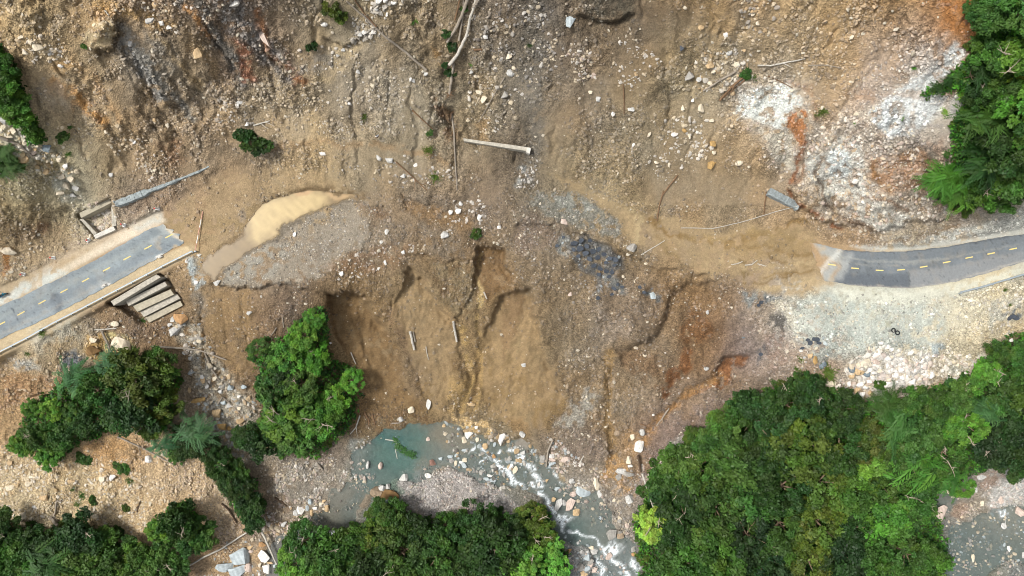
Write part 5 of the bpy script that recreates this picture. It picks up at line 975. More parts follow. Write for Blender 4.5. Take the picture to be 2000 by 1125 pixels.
    for i in range(4):
        ico = ng.nodes.new('GeometryNodeMeshIcoSphere'); ico.inputs['Radius'].default_value = 1.0; ico.inputs['Subdivisions'].default_value = 1 if i else 2
        sp = ng.nodes.new('GeometryNodeSetPosition'); nz = ng.nodes.new('ShaderNodeTexNoise'); nz.noise_dimensions = '4D'; nz.inputs['Scale'].default_value = .9; nz.inputs['W'].default_value = 3.7 * i
        sb = ng.nodes.new('ShaderNodeVectorMath'); sb.operation = 'SUBTRACT'; sb.inputs[1].default_value = (.5, .5, .5)
        sc_ = ng.nodes.new('ShaderNodeVectorMath'); sc_.operation = 'SCALE'; sc_.inputs['Scale'].default_value = 1.6
        ng.links.new(nz.outputs['Color'], sb.inputs[0]); ng.links.new(sb.outputs[0], sc_.inputs[0]); ng.links.new(sc_.outputs[0], sp.inputs['Offset']); ng.links.new(ico.outputs[0], sp.inputs['Geometry'])
        sm = ng.nodes.new('GeometryNodeSetShadeSmooth'); sm.inputs['Shade Smooth'].default_value = False; ng.links.new(sp.outputs[0], sm.inputs[0])
        ma = ng.nodes.new('GeometryNodeSetMaterial'); ma.inputs['Material'].default_value = m; ng.links.new(sm.outputs[0], ma.inputs['Geometry'])
        gt = ng.nodes.new('GeometryNodeGeometryToInstance'); ng.links.new(ma.outputs[0], gt.inputs[0]); ng.links.new(gt.outputs[0], jo.inputs[0])
    ip = ng.nodes.new('GeometryNodeInstanceOnPoints'); ip.inputs['Pick Instance'].default_value = True
    def nattr(nm, typ):
        q = ng.nodes.new('GeometryNodeInputNamedAttribute'); q.data_type = typ; q.inputs['Name'].default_value = nm; return q.outputs[0]
    e2r = ng.nodes.new('FunctionNodeEulerToRotation'); ng.links.new(nattr('stone_rot', 'FLOAT_VECTOR'), e2r.inputs[0]); ng.links.new(e2r.outputs[0], ip.inputs['Rotation'])
    ng.links.new(nattr('stone_size', 'FLOAT_VECTOR'), ip.inputs['Scale']); ng.links.new(gi.outputs[0], ip.inputs['Points']); ng.links.new(jo.outputs[0], ip.inputs['Instance']); ng.links.new(ip.outputs[0], go.inputs[0])
    o = link('rubble', me, m); md = o.modifiers.new('stones', 'NODES'); md.node_group = ng
    tag(o, 'loose stones and clods strewn over the landslide and stream bed', 'rubble', kind='stuff')
    print('stones', n)
scatter()
# ------------------------------------------------------------------ trees and shrubs
def leaf_mat(name, trans=.35):
    m, nt, b, out = new_mat(name)
    oi = N(nt, 'ShaderNodeObjectInfo'); ti = N(nt, 'ShaderNodeAttribute', attribute_name='leaf_tint')
    v = N(nt, 'ShaderNodeVectorMath', operation='MULTIPLY'); nt.links.new(oi.outputs['Color'], v.inputs[0]); nt.links.new(ti.outputs['Color'], v.inputs[1])
    nt.links.new(v.outputs[0], b.inputs['Base Color']); b.inputs['Roughness'].default_value = .55; b.inputs['Specular IOR Level'].default_value = .3
    tr = N(nt, 'ShaderNodeBsdfTranslucent'); nt.links.new(v.outputs[0], tr.inputs[0])
    mx = N(nt, 'ShaderNodeMixShader'); mx.inputs[0].default_value = trans
    nt.links.new(b.outputs[0], mx.inputs[1]); nt.links.new(tr.outputs[0], mx.inputs[2]); nt.links.new(mx.outputs[0], out.inputs[0])
    return m
LEAF_M = leaf_mat('leaves')
BARK_M = simple_mat('bark', (128,110,90), .9, .3, 4)
LIMB_M = simple_mat('bare_limb', (168,156,138), .9, .3, 4)
def leaf_cloud(r, centres, radii, n_each, size, flat=.55, long=1.7, droop=0.0, shell=.3):
    """leaf quads spread through lobes; returns verts, faces, tints"""
    V = []; T = []
    for c, R, n in zip(centres, radii, n_each):
        d = r.normal(size=(n, 3)); d /= np.linalg.norm(d, axis=1)[:, None]; d[:, 2] = np.abs(d[:, 2]) * np.where(r.random(n) < .8, 1, -.6)
        rad = R * (shell + (1 - shell) * r.random(n) ** .6)
        lump = 1 + .38 * np.sin(d[:, 0] * 5 + c[0] * 9) * np.sin(d[:, 1] * 5 + c[1] * 7)
        p = np.asarray(c) + d * (rad * lump)[:, None] * np.array([1, 1, .75])
        nrm = d * .7 + np.array([0, 0, flat]) + r.normal(0, .75, (n, 3)); nrm /= np.linalg.norm(nrm, axis=1)[:, None]
        t = np.cross(nrm, r.normal(size=(n, 3))); t /= np.linalg.norm(t, axis=1)[:, None] + 1e-9
        b = np.cross(nrm, t); s = size * (.65 + .7 * r.random(n))[:, None]
        t = t * s * long * .5; b = b * s * .5
        q = np.stack([p - t, p + b * .9 - t * .1, p + t - nrm * s * droop, p - b * .9 - t * .1], 1)
        V.append(q.reshape(-1, 3))
        base = np.array([1, 1, 1]) * r.uniform(.62, 1.32) * np.array([r.uniform(.85, 1.3), 1, r.uniform(.75, 1.25)])
        tt = base * (1 + r.normal(0, .14, (n, 1))); T.append(np.repeat(np.clip(tt, .3, 1.9), 4, 0))
    V = np.concatenate(V); T = np.concatenate(T)
    return V, np.arange(len(V)).reshape(-1, 4), T
def crown_mesh(kind, seed):
    r = np.random.default_rng(seed); cs = []; rs = []
    if kind == 'broad':        # domed crown of many clumps, unit radius, base at z=0
        for i in range(30):
            a = r.uniform(0, 6.28); q = math.sqrt(r.random()) * .86; z = .95 * math.sqrt(max(0, 1 - q * q)) * r.uniform(.65, 1.0)
            k = r.uniform(.10, .32); cs.append((q * math.cos(a) * r.uniform(.85, 1.12), q * math.sin(a), z)); rs.append(k)
        for i in range(8): a = r.uniform(0, 6.28); q = r.uniform(0, .5); cs.append((q * math.cos(a), q * math.sin(a), r.uniform(.1, .5))); rs.append(.34)
        n = [int(3600 * k * k) for k in rs]; V, F, T = leaf_cloud(r, cs, rs, n, .070)
    elif kind == 'clumpy':     # fewer, rounder, brighter rosettes with gaps
        for i in range(46):
            a = r.uniform(0, 6.28); q = math.sqrt(r.random()) * .9; z = .8 * math.sqrt(max(0, 1 - q * q)) * r.uniform(.7, 1.0)
            cs.append((q * math.cos(a), q * math.sin(a), z)); rs.append(r.uniform(.10, .19))
        for i in range(7): a = r.uniform(0, 6.28); q = r.uniform(0, .55); cs.append((q * math.cos(a), q * math.sin(a), r.uniform(.1, .4))); rs.append(.3)
        n = [int(5200 * k * k) for k in rs]; V, F, T = leaf_cloud(r, cs, rs, n, .075, .8)
    elif kind == 'fine':       # dense small-leaved
        for i in range(60):
            a = r.uniform(0, 6.28); q = math.sqrt(r.random()) * .9; z = .9 * math.sqrt(max(0, 1 - q * q)) * r.uniform(.55, 1.0)
            cs.append((q * math.cos(a), q * math.sin(a), z)); rs.append(r.uniform(.11, .22))
        n = [int(4800 * k * k) for k in rs]; V, F, T = leaf_cloud(r, cs, rs, n, .055, .5)
    elif kind == 'feather':    # arching fronds, palm or bamboo like
        Vs = []; Ts = []
        for i in range(52):
            a = r.uniform(0, 6.28); L = r.uniform(.55, 1.05); o = r.normal(0, .32, 2); zt = r.uniform(.5, .95); tint = np.array([r.uniform(.85, 1.15), 1, r.uniform(.9, 1.15)]) * r.uniform(.75, 1.25)
            for s_ in np.linspace(.08, 1, 15):
                c = np.array([o[0] + math.cos(a) * L * s_, o[1] + math.sin(a) * L * s_, zt + .25 * s_ - .55 * s_ * s_])
                for sd in (-1, 1):
                    b2 = a + sd * r.uniform(.5, .9); ln = .20 * (1 - .55 * s_) + .05
                    t = np.array([math.cos(b2), math.sin(b2), r.uniform(-.5, .0)]) * ln; w = np.array([-math.sin(b2), math.cos(b2), .2]) * .020
                    Vs.append(np.stack([c - w, c + t * .5 - w, c + t, c + t * .5 + w])); Ts.append(np.repeat([tint], 4, 0))
        V = np.concatenate(Vs); T = np.concatenate(Ts); F = np.arange(len(V)).reshape(-1, 4)
    elif kind == 'shrub':      # small bush, coarse leaves
        for i in range(16):
            a = r.uniform(0, 6.28); q = math.sqrt(r.random()) * .8; cs.append((q * math.cos(a), q * math.sin(a), .6 * math.sqrt(max(0, 1 - q * q)) * r.uniform(.4, 1.0))); rs.append(r.uniform(.2, .36))
        n = [int(1100 * k * k) for k in rs]; V, F, T = leaf_cloud(r, cs, rs, n, .15, .5, 2.0)
    elif kind == 'tuft':       # grassy tuft
        Vs = []; Ts = []
        for i in range(150):
            a = r.uniform(0, 6.28); o = r.normal(0, .33, 2); L = r.uniform(.3, .7); t = np.array([math.cos(a) * L, math.sin(a) * L, r.uniform(.1, .6)]); w = np.array([-math.sin(a), math.cos(a), 0]) * .05
            c = np.array([o[0], o[1], 0]); Vs.append(np.stack([c - w, c + t * .6 - w * .8, c + t, c + t * .6 + w * .8])); Ts.append(np.repeat([np.array([r.uniform(.85, 1.2), 1, r.uniform(.8, 1.1)]) * r.uniform(.7, 1.3)], 4, 0))
        V = np.concatenate(Vs); T = np.concatenate(Ts); F = np.arange(len(V)).reshape(-1, 4)
    me = mesh_np('crown', V, F); vcol(me, 'leaf_tint', T); me.materials.append(LEAF_M)
    return me
CROWNS = {k: [crown_mesh(k, 7 * i + 3) for i in range(n)] for k, n in (('broad', 4), ('clumpy', 4), ('fine', 4), ('feather', 3), ('shrub', 4), ('tuft', 3))}
def trunk_mesh(seed):
    r = random.Random(seed); bm = bmesh.new()
    p = [Vector((0, 0, -.25)), Vector((r.uniform(-.04, .04), r.uniform(-.04, .04), .2)), Vector((r.uniform(-.08, .08), r.uniform(-.08, .08), .5)), Vector((r.uniform(-.12, .12), r.uniform(-.12, .12), .85))]
    add_tube(bm, p, [.075, .058, .045, .02], 7)
    for i in range(6):
        a = 6.28 * i / 6 + r.uniform(-.4, .4); s = p[1].lerp(p[3], r.uniform(.2, .8)); e = Vector((math.cos(a) * r.uniform(.4, .7), math.sin(a) * r.uniform(.4, .7), s.z + r.uniform(.15, .4)))
        add_tube(bm, [s, s.lerp(e, .5) + Vector((0, 0, -.03)), e], [.028, .02, .008], 5)
    me = bpy.data.meshes.new('trunk'); bm.normal_update(); bm.to_mesh(me); bm.free(); me.materials.append(BARK_M); return me
TRUNKS = [trunk_mesh(i) for i in range(4)]
GREEN = {'dark': (44,80,34), 'deep': (36,68,36), 'mid': (62,106,42), 'bright': (80,138,46), 'lime': (128,172,58), 'olive': (74,104,36), 'blue': (58,106,66), 'fresh': (92,158,58)}
GW = {'dark': 'dark green', 'deep': 'deep green', 'mid': 'mid green', 'bright': 'bright green', 'lime': 'lime green', 'olive': 'olive green', 'blue': 'bluish green', 'fresh': 'fresh light green'}
KW = {'broad': 'broadleaf tree', 'clumpy': 'clumpy-leaved tree', 'fine': 'small-leaved tree', 'feather': 'feathery tree', 'shrub': 'shrub', 'tuft': 'grass tuft'}
GLUM = 1.0
def plant(px, py, r_px, kind, green, place, hf=None):
    g0 = float(ground(px, py)); R = r_px * S * (H - g0) / H
    tree = kind in ('broad', 'clumpy', 'fine', 'feather')
    h = (hf or (1.05 if tree else .55)) * R + (2.2 if tree and R > 2.2 else .2)
    base = g0
    for _ in range(4):                      # crown centre stands over its base
        zc = base + h * .72; x, y = unproj(px, py, zc); base = ground_xy(x, y, base)
    wl_ = float(water_h(px, py))
    o = empty('tree' if tree else ('shrub' if kind == 'shrub' else 'grass_tuft'), (x, y, base - .1), random.uniform(0, 6.28))
    c = bpy.data.objects.new('crown', random.choice(CROWNS[kind])); COL.objects.link(c); c.parent = o
    ch = (.85 if tree else .75) * R * random.uniform(.9, 1.15)
    c.location = (0, 0, max(0, h - ch)); s = R * 1.05; c.scale = (s * random.uniform(.80, 1.18), s * random.uniform(.80, 1.18), ch / .9)
    f = random.uniform(.78, 1.2); l = lin(GREEN[green], .92); l = (l * .85 + l.mean() * .15) * np.array([1.12, 1.06, .82])
    c.color = (l[0] * f * random.uniform(.9, 1.15), l[1] * f, l[2] * f * random.uniform(.85, 1.1), 1)
    if kind != 'tuft':
        t = bpy.data.objects.new('trunk' if tree else 'stem', random.choice(TRUNKS)); COL.objects.link(t); t.parent = o
        tr = R * (.9 if tree else .6); t.scale = (tr, tr, h * .95)
    if tree and kind != 'feather' and r_px > 24 and random.random() < .3:      # bare limbs standing out of the leaves
        for _ in range(random.randint(1, 2)):
            bm = bmesh.new(); a = random.uniform(0, 6.28); q = Vector((math.cos(a), math.sin(a), 0)); p0 = Vector((random.uniform(-.3, .3) * R, random.uniform(-.3, .3) * R, h * .72)); L = R * random.uniform(.45, .8)
            p1 = p0 + q * L * .5 + Vector((random.uniform(-.1, .1) * L, random.uniform(-.1, .1) * L, h * .22)); p2 = p0 + q * L + Vector((0, 0, h * .30))
            add_tube(bm, [p0, p1, p2], [.14, .10, .04], 6)
            for k_ in range(5):
                s0 = p1.lerp(p2, random.uniform(-.4, .8)); e0 = s0 + Vector((random.uniform(-1, 1), random.uniform(-1, 1), random.uniform(.1, .5))).normalized() * L * random.uniform(.25, .5); add_tube(bm, [s0, s0.lerp(e0, .5) + Vector((0, 0, .1)), e0], [.06, .045, .02], 5)
            bm_obj('bare_limb', bm, LIMB_M, o)
    m = 'tall ' if r_px >= 55 else 'small ' if (tree and r_px < 28) or r_px < 12 else ''
    named(o, f'{m}{GW[green]} {KW[kind]}', place, 'tree' if tree else 'shrub' if kind == 'shrub' else 'grass', {'tuft': 'grass tufts on the slide', 'shrub': 'shrubs ' + place}.get(kind, 'trees ' + place), px, py)
    return o
br, cl, fi, fe_, sh, tu = 'broad', 'clumpy', 'fine', 'feather', 'shrub', 'tuft'
TREES = {
 'left of the slide bowl': [(612,622,20,fi,'bright'),(592,655,34,fi,'bright'),(558,695,36,fi,'bright'),(615,700,30,br,'bright'),(505,680,20,fi,'mid'),(530,765,40,cl,'mid'),(585,750,42,fi,'mid'),(655,775,32,fi,'fresh'),(687,745,25,fi,'fresh'),(555,815,46,cl,'bright'),(610,825,48,cl,'bright'),(640,800,30,br,'bright'),(500,862,38,br,'dark'),(575,868,36,cl,'mid'),(560,735,30,br,'dark'),(540,715,26,br,'mid')],
 'below the left guardrail': [(190,765,52,fi,'mid'),(265,735,60,fi,'olive'),(310,722,36,fi,'mid'),(250,800,52,br,'dark'),(308,795,44,fi,'olive'),(150,742,34,fe_,'blue'),(60,798,20,cl,'bright'),(97,800,27,cl,'bright'),(80,852,38,br,'mid'),(122,848,34,br,'mid'),(38,868,24,cl,'bright'),(95,892,26,cl,'bright'),(142,810,24,cl,'mid'),(165,830,30,br,'dark'),(215,715,30,fe_,'blue'),(290,830,30,fi,'olive')],
 'in the green strip left of the stream': [(378,838,30,fe_,'blue'),(318,866,22,fe_,'blue'),(368,876,28,br,'dark'),(345,892,18,cl,'mid'),(410,880,26,fi,'dark'),(430,908,34,fi,'dark'),(452,935,34,fi,'dark'),(474,962,30,fi,'dark'),(490,992,27,br,'dark'),(495,1022,20,br,'dark'),(465,913,24,fi,'mid'),(455,960,14,cl,'bright'),(481,985,12,cl,'bright'),(508,985,12,cl,'mid'),(470,850,20,br,'dark')],
 'in the lower left clump': [(348,1018,48,br,'dark'),(315,1035,32,cl,'bright'),(388,1045,36,cl,'mid'),(368,1060,30,br,'mid')],
 'in the lower left wood': [(8,1030,36,br,'dark'),(42,1082,46,br,'mid'),(100,1092,48,fe_,'mid'),(155,1042,42,br,'dark'),(150,1102,45,br,'mid'),(205,1092,44,br,'mid'),(262,1102,44,fi,'mid'),(312,1100,40,br,'mid'),(345,1112,32,br,'mid'),(15,1118,42,br,'mid'),(205,1048,28,br,'mid'),(70,1055,34,br,'dark'),(110,1055,24,fi,'olive'),(250,1068,24,cl,'mid'),(-30,1080,50,br,'mid')],
 'in the bottom centre wood': [(598,1060,42,fi,'mid'),(645,1078,50,br,'mid'),(695,1058,42,br,'mid'),(580,1102,40,fi,'bright'),(650,1118,46,br,'mid'),(720,1110,48,br,'dark'),(742,1058,46,fi,'olive'),(785,1082,58,fi,'mid'),(772,1008,36,br,'mid'),(745,992,22,br,'mid'),(822,1048,42,br,'dark'),(850,1092,48,fi,'mid'),(868,1028,32,fi,'mid'),(868,1085,22,cl,'lime'),(858,1112,20,cl,'lime'),(932,1022,46,fi,'dark'),(955,1072,54,br,'dark'),(902,1062,42,fi,'dark'),(1002,1112,40,cl,'fresh'),(1040,1008,36,fi,'olive'),(1050,1046,34,fi,'olive'),(1082,1070,27,cl,'fresh'),(1040,1096,38,cl,'fresh'),(1090,1108,30,cl,'fresh'),(990,1078,34,br,'mid'),(1000,1040,36,fi,'dark'),(770,1118,18,cl,'lime'),(905,1110,36,br,'dark'),(700,1090,30,fi,'mid')],
 'in the lower right forest': [(1273,1025,42,cl,'lime'),(1292,938,34,br,'mid'),(1330,902,44,br,'mid'),(1382,862,38,br,'mid'),(1420,832,44,br,'mid'),(1370,922,54,fi,'mid'),(1330,980,52,br,'dark'),(1320,1045,44,br,'dark'),(1402,990,58,fi,'mid'),(1440,902,60,br,'mid'),(1480,822,54,fi,'dark'),(1540,792,54,fi,'dark'),(1590,772,44,fi,'dark'),(1648,802,48,fi,'dark'),(1500,882,64,fi,'dark'),(1570,862,68,fi,'olive'),(1640,872,62,fi,'dark'),(1460,962,58,fi,'mid'),(1530,952,68,fi,'dark'),(1602,942,66,fi,'olive'),(1390,1060,58,br,'mid'),(1460,1042,62,fi,'deep'),(1530,1030,64,fi,'mid'),(1600,1022,60,fi,'olive'),(1340,1102,54,br,'mid'),(1420,1110,58,br,'mid'),(1500,1102,62,fi,'deep'),(1580,1095,58,fi,'olive'),(1650,1082,58,br,'deep'),(1662,960,58,br,'mid'),(1722,942,52,fi,'mid'),(1702,862,44,fi,'olive'),(1752,822,44,fe_,'mid'),(1800,852,44,br,'mid'),(1832,792,38,br,'mid'),(1872,772,36,br,'mid'),(1900,748,28,br,'bright'),(1930,722,30,br,'bright'),(1948,688,24,br,'mid'),(1782,902,48,fe_,'bright'),(1842,882,46,fi,'mid'),(1890,832,42,fi,'bright'),(1850,930,34,fe_,'bright'),(1880,952,24,fi,'bright'),(1922,802,32,fe_,'blue'),(1962,782,38,br,'mid'),(1990,842,48,br,'deep'),(1940,872,46,br,'deep'),(1982,900,38,br,'dark'),(1992,690,26,br,'mid'),(1722,790,28,fe_,'mid'),(1782,782,30,br,'mid'),(1732,1010,48,br,'bright'),(1790,982,42,br,'mid'),(1702,1082,52,br,'mid'),(1772,1082,46,fi,'mid'),(1812,1102,38,br,'mid'),(1450,790,24,br,'dark'),(1990,742,28,br,'mid'),(1560,745,24,fi,'mid'),(1700,900,40,br,'bright'),(1850,840,30,fi,'bright'),(1660,1030,46,br,'dark'),(1352,852,20,br,'olive'),(2040,760,60,br,'mid'),(2050,870,60,br,'dark'),(1810,940,34,br,'mid'),(1745,880,40,fi,'mid')],
 'in the upper right forest': [(1982,30,54,br,'mid'),(1930,38,38,br,'mid'),(1985,112,54,br,'bright'),(1932,108,38,br,'mid'),(1952,182,48,br,'mid'),(1992,200,52,br,'bright'),(1892,150,26,fe_,'dark'),(1830,172,15,fe_,'dark'),(1850,158,16,fe_,'dark'),(1870,145,16,fe_,'mid'),(1912,240,46,fe_,'mid'),(1962,282,52,br,'dark'),(1992,342,52,br,'mid'),(1902,312,42,fe_,'dark'),(1848,352,34,fe_,'bright'),(1922,368,46,br,'mid'),(1872,370,32,fe_,'bright'),(1962,385,32,br,'mid'),(1992,270,42,cl,'bright'),(1896,18,20,br,'mid'),(1985,160,22,cl,'lime'),(1820,352,16,fe_,'bright'),(1905,190,30,br,'dark'),(2050,90,60,br,'mid'),(2050,240,60,br,'mid'),(1940,330,36,fe_,'dark')],
 'on the bank above the left road': [(8,128,28,br,'mid'),(22,168,30,br,'bright'),(26,208,32,br,'bright'),(46,234,26,br,'bright'),(62,256,22,br,'bright'),(76,270,13,br,'mid'),(8,300,22,fe_,'mid'),(14,326,22,fe_,'mid'),(40,324,13,sh,'mid'),(-20,170,36,br,'mid')],
}
for place, rows in TREES.items():
    for r_ in rows: plant(*r_, place)
for r_ in [(472,262,24,sh,'dark'),(492,278,24,sh,'dark'),(515,282,18,sh,'dark'),(608,90,15,sh,'dark'),(178,97,9,sh,'mid'),(120,265,14,sh,'mid'),(135,246,7,tu,'mid'),(130,298,10,tu,'mid'),(645,14,20,sh,'olive'),(664,30,15,sh,'olive'),(882,90,12,sh,'dark'),(870,64,11,sh,'dark'),(880,140,14,sh,'dark'),(906,14,10,sh,'mid'),(868,125,9,sh,'dark'),(835,290,14,tu,'olive'),(710,225,10,tu,'olive'),(850,342,14,tu,'olive'),(838,258,8,sh,'mid'),(930,455,12,sh,'mid'),(1456,140,14,sh,'mid'),(1475,148,9,tu,'olive'),(1610,213,11,tu,'olive'),(1600,220,9,tu,'olive'),(1756,233,6,tu,'bright'),(1786,131,6,tu,'bright'),(1670,239,5,tu,'bright'),(742,853,8,sh,'mid'),(276,627,8,tu,'mid'),(240,918,14,sh,'mid'),(228,910,10,sh,'mid'),(252,940,10,tu,'mid'),(155,895,12,sh,'mid'),(170,900,10,sh,'mid'),(158,968,10,tu,'mid'),(150,985,8,tu,'mid'),(180,978,9,sh,'mid'),(140,955,7,tu,'mid'),(245,992,9,sh,'olive'),(1620,730,18,tu,'olive'),(1560,720,9,tu,'olive'),(1585,742,20,sh,'olive'),(1600,745,14,sh,'mid'),(1566,700,8,tu,'olive'),(1512,745,9,tu,'mid'),(1965,566,5,tu,'olive'),(1720,750,14,sh,'mid'),(1900,175,12,sh,'mid'),(805,45,7,tu,'mid'),(815,40,6,tu,'bright'),(920,125,5,tu,'bright'),(1885,735,10,sh,'mid'),(80,650,9,tu,'olive'),(50,690,6,tu,'olive'),(1975,595,5,tu,'olive'),(1035,85,8,tu,'dark'),(1277,905,10,sh,'mid'),(1312,880,13,sh,'olive'),(1350,868,12,sh,'mid'),(1398,815,14,sh,'dark'),(1436,788,13,sh,'olive'),(1500,766,12,sh,'mid'),(1530,750,11,sh,'olive'),(1622,762,12,sh,'mid'),(1664,786,12,sh,'bright'),(1880,915,13,sh,'mid'),(1840,765,12,sh,'bright'),(1800,772,12,sh,'mid'),(1256,960,12,sh,'mid'),(1252,1050,13,sh,'olive'),(1256,1090,16,sh,'olive'),(560,1062,12,sh,'mid'),(690,1030,13,sh,'mid'),(720,1005,11,sh,'olive'),(905,1003,10,sh,'mid'),(970,1000,12,sh,'dark'),(350,745,10,sh,'olive'),(340,800,12,sh,'olive'),(112,760,10,sh,'mid'),(640,860,12,sh,'olive'),(490,700,8,sh,'mid'),(520,660,9,sh,'mid'),(60,1030,14,sh,'mid'),(120,1028,12,sh,'olive'),(230,1040,14,sh,'mid'),(1870,400,14,sh,'olive'),(1830,375,12,sh,'bright'),(1890,410,13,sh,'olive'),(1940,405,13,sh,'mid'),(1890,90,10,sh,'olive'),(1868,240,10,sh,'olive'),(1850,300,9,sh,'mid'),(1850,215,10,tu,'lime'),(1878,190,12,fe_,'lime'),(725,905,6,tu,'mid')]:
    plant(*r_, zone(r_[0], r_[1]))

# undergrowth that reads as one mass beneath the crowns
def undergrowth():
    r = rng; V = []; T = []
    for f, den in zip(FOREST, [.075, .085, .07, .075, .05, .05, .06, .05, .09, .05, .08]):
        xs = [p[0] for p in f]; ys = [p[1] for p in f]; a0, a1, b0, b1 = max(min(xs), -40) - 6, min(max(xs), 2040) + 6, max(min(ys), -30) - 6, min(max(ys), 1160) + 6
        n = int((a1 - a0) * (b1 - b0) * den); px = r.uniform(a0, a1, n); py = r.uniform(b0, b1, n)
        wx, wy = warp(px, py); k = region(wx, wy, f, 6) > r.random(n); px, py = px[k], py[k]; n = len(px)
        if n == 0: continue
        z = ground(px, py); hgt = r.uniform(.1, 1.3, n) * (.6 + .5 * fbm(px / 20, py / 20, 2, 3)); 
        x, y = unproj(px, py, z + hgt)
        g = np.array([lin(GREEN[k2], .9) for k2 in ('mid', 'dark', 'bright', 'olive')])[r.integers(0, 4, n)]
        g *= (1 + .3 * fbm(px / 30, py / 30, 2, 5))[:, None]
        for q in range(5):
            c = np.stack([x, y, z + hgt], 1) + r.normal(0, .28, (n, 3)) * np.array([1, 1, .6])
            nr = np.array([0, 0, .8]) + r.normal(0, .5, (n, 3)); nr /= np.linalg.norm(nr, axis=1)[:, None]
            t = np.cross(nr, r.normal(size=(n, 3))); t /= np.linalg.norm(t, axis=1)[:, None]; b = np.cross(nr, t); s = r.uniform(.22, .5, (n, 1))
            V.append(np.stack([c - t * s, c + b * s * .5, c + t * s, c - b * s * .5], 1).reshape(-1, 3)); T.append(np.repeat(g * (1 + r.normal(0, .15, (n, 1))), 4, 0))
    V = np.concatenate(V); T = np.clip(np.concatenate(T), .005, .6)
    me = mesh_np('undergrowth', V, np.arange(len(V)).reshape(-1, 4)); vcol(me, 'leaf_tint', T)
    o = link('undergrowth', me, LEAF_M); o.color = (1, 1, 1, 1)
    tag(o, 'low green undergrowth covering the ground beneath the trees', 'undergrowth', kind='stuff')
    print('undergrowth quads', len(V) // 4)
undergrowth()
# ------------------------------------------------------------------ trunks, branches and poles
WOOD = {'pale': simple_mat('bleached_wood', (188,182,170), .85, .4, 4), 'grey': simple_mat('grey_wood', (150,140,126), .9, .28, 3), 'brown': simple_mat('brown_wood', (124,98,74), .9, .3, 3), 'dark': simple_mat('wet_wood', (84,68,54), .9, .3, 3)}
def log(pts, w0, w1, wood, desc, place, cat='log', twigs=0, lift=.05, roots=False, name='fallen_trunk', sag=0.0, n=8):
    """pts in photo pixels, w0/w1 butt and tip width in pixels"""
    q = resample(pts, max(8, int(len(pts) * 4))); m = len(q); c0 = at(*q[0]); P = []; Rr = []
    k = mpp(*q[0])
    zs = np.array([float(ground(*p)) for p in q]); zs = np.maximum(zs, np.convolve(np.pad(zs, 2, 'edge'), np.ones(5) / 5, 'valid'))
    for i, p in enumerate(q):
        r = max(.05, (w0 + (w1 - w0) * i / (m - 1)) * k / 2); z = max(zs[i], float(water_h(*p)) - .1 if float(grid_at(wmask)(*p)) > .3 else -99) + r * .7 + lift
        jx, jy = random.uniform(-.25, .25) * r, random.uniform(-.25, .25) * r
        x, y = unproj(p[0], p[1], z); P.append(Vector((x + jx, y + jy, z)) - c0); Rr.append(r * random.uniform(.9, 1.1))
    bm = bmesh.new(); add_tube(bm, P, Rr, n)
    o = empty(name, c0)
    bm_obj('trunk' if cat == 'log' else 'stem', bm, WOOD[wood], o)
    for i in range(twigs):
        a = P[random.randint(m // 3, m - 2)]; d = (P[-1] - P[0]).normalized(); s = d.cross(Vector((0, 0, 1))) * random.choice((-1, 1)); L = random.uniform(1.0, 2.6)
        b = a + (d * random.uniform(.4, 1) + s * random.uniform(.3, .9)).normalized() * L + Vector((0, 0, random.uniform(-.1, .4)))
        bm = bmesh.new(); add_tube(bm, [a, a.lerp(b, .5) + Vector((random.uniform(-.15, .15), random.uniform(-.15, .15), .1)), b], [Rr[-1] * .7 + .02, .05, .025], 5); bm_obj('branch', bm, WOOD[wood], o)
    if roots:
        for i in range(9):
            a = P[0]; ang = random.uniform(0, 6.28); b = a + Vector((math.cos(ang), math.sin(ang), random.uniform(-.2, .5))) * random.uniform(.7, 1.7)
            bm = bmesh.new(); add_tube(bm, [a, a.lerp(b, .5) + Vector((0, 0, .15)), b], [Rr[0] * .5, .06, .02], 5); bm_obj('root', bm, WOOD['brown'], o)
    named(o, desc, place, cat, 'fallen trunks and branches', pts[0][0], pts[0][1])
    return o
log([(877,127),(895,105),(911,68),(918,37),(931,-6)], 7, 4, 'pale', 'long bent bleached trunk', 'at top centre', lift=.5)
log([(872,84),(893,51),(905,22),(915,-6)], 5, 7, 'grey', 'thick grey trunk', 'left of the long bleached trunk', lift=.3)
log([(925,14),(931,4),(938,-8)], 9, 8, 'grey', 'short stub of grey trunk', 'right of the long bleached trunk', lift=.3)
log([(888,40),(896,10),(899,-8)], 3, 3, 'brown', 'thin brown trunk', 'between the grey trunks at top centre', lift=.3)
log([(896,80),(905,30),(905,-6)], 4, 3, 'grey', 'slender grey trunk', 'beneath the long bleached trunk')
log([(878,184),(882,150),(886,124)], 5, 5, 'grey', 'short upright grey trunk with roots', 'below the long bleached trunk', roots=True)
log([(881,222),(886,250),(889,310),(893,372)], 4, 2, 'grey', 'long thin trunk with root ball', 'below the rooted trunk', roots=True, twigs=1)
log([(833,137),(790,100),(750,70),(720,40),(677,2)], 5, 3, 'grey', 'long straight grey trunk', 'slanting across the upper centre', twigs=3)
log([(735,52),(710,25),(690,-4)], 3, 2, 'brown', 'thin brown trunk', 'beside the slanting grey trunk', twigs=2)
log([(985,152),(965,185),(935,238)], 2, 1.6, 'grey', 'thin straight stick', 'near the pale stones at top centre', 'branch', name='stick')
log([(1437,140),(1410,155),(1373,178)], 5, 3, 'grey', 'forked grey branch', 'beside the tuft on the upper right', 'branch', twigs=2, name='branch')
log([(1457,147),(1430,168),(1405,197)], 5, 4, 'brown', 'brown branch', 'beside the tuft on the upper right', 'branch', twigs=2, name='branch')
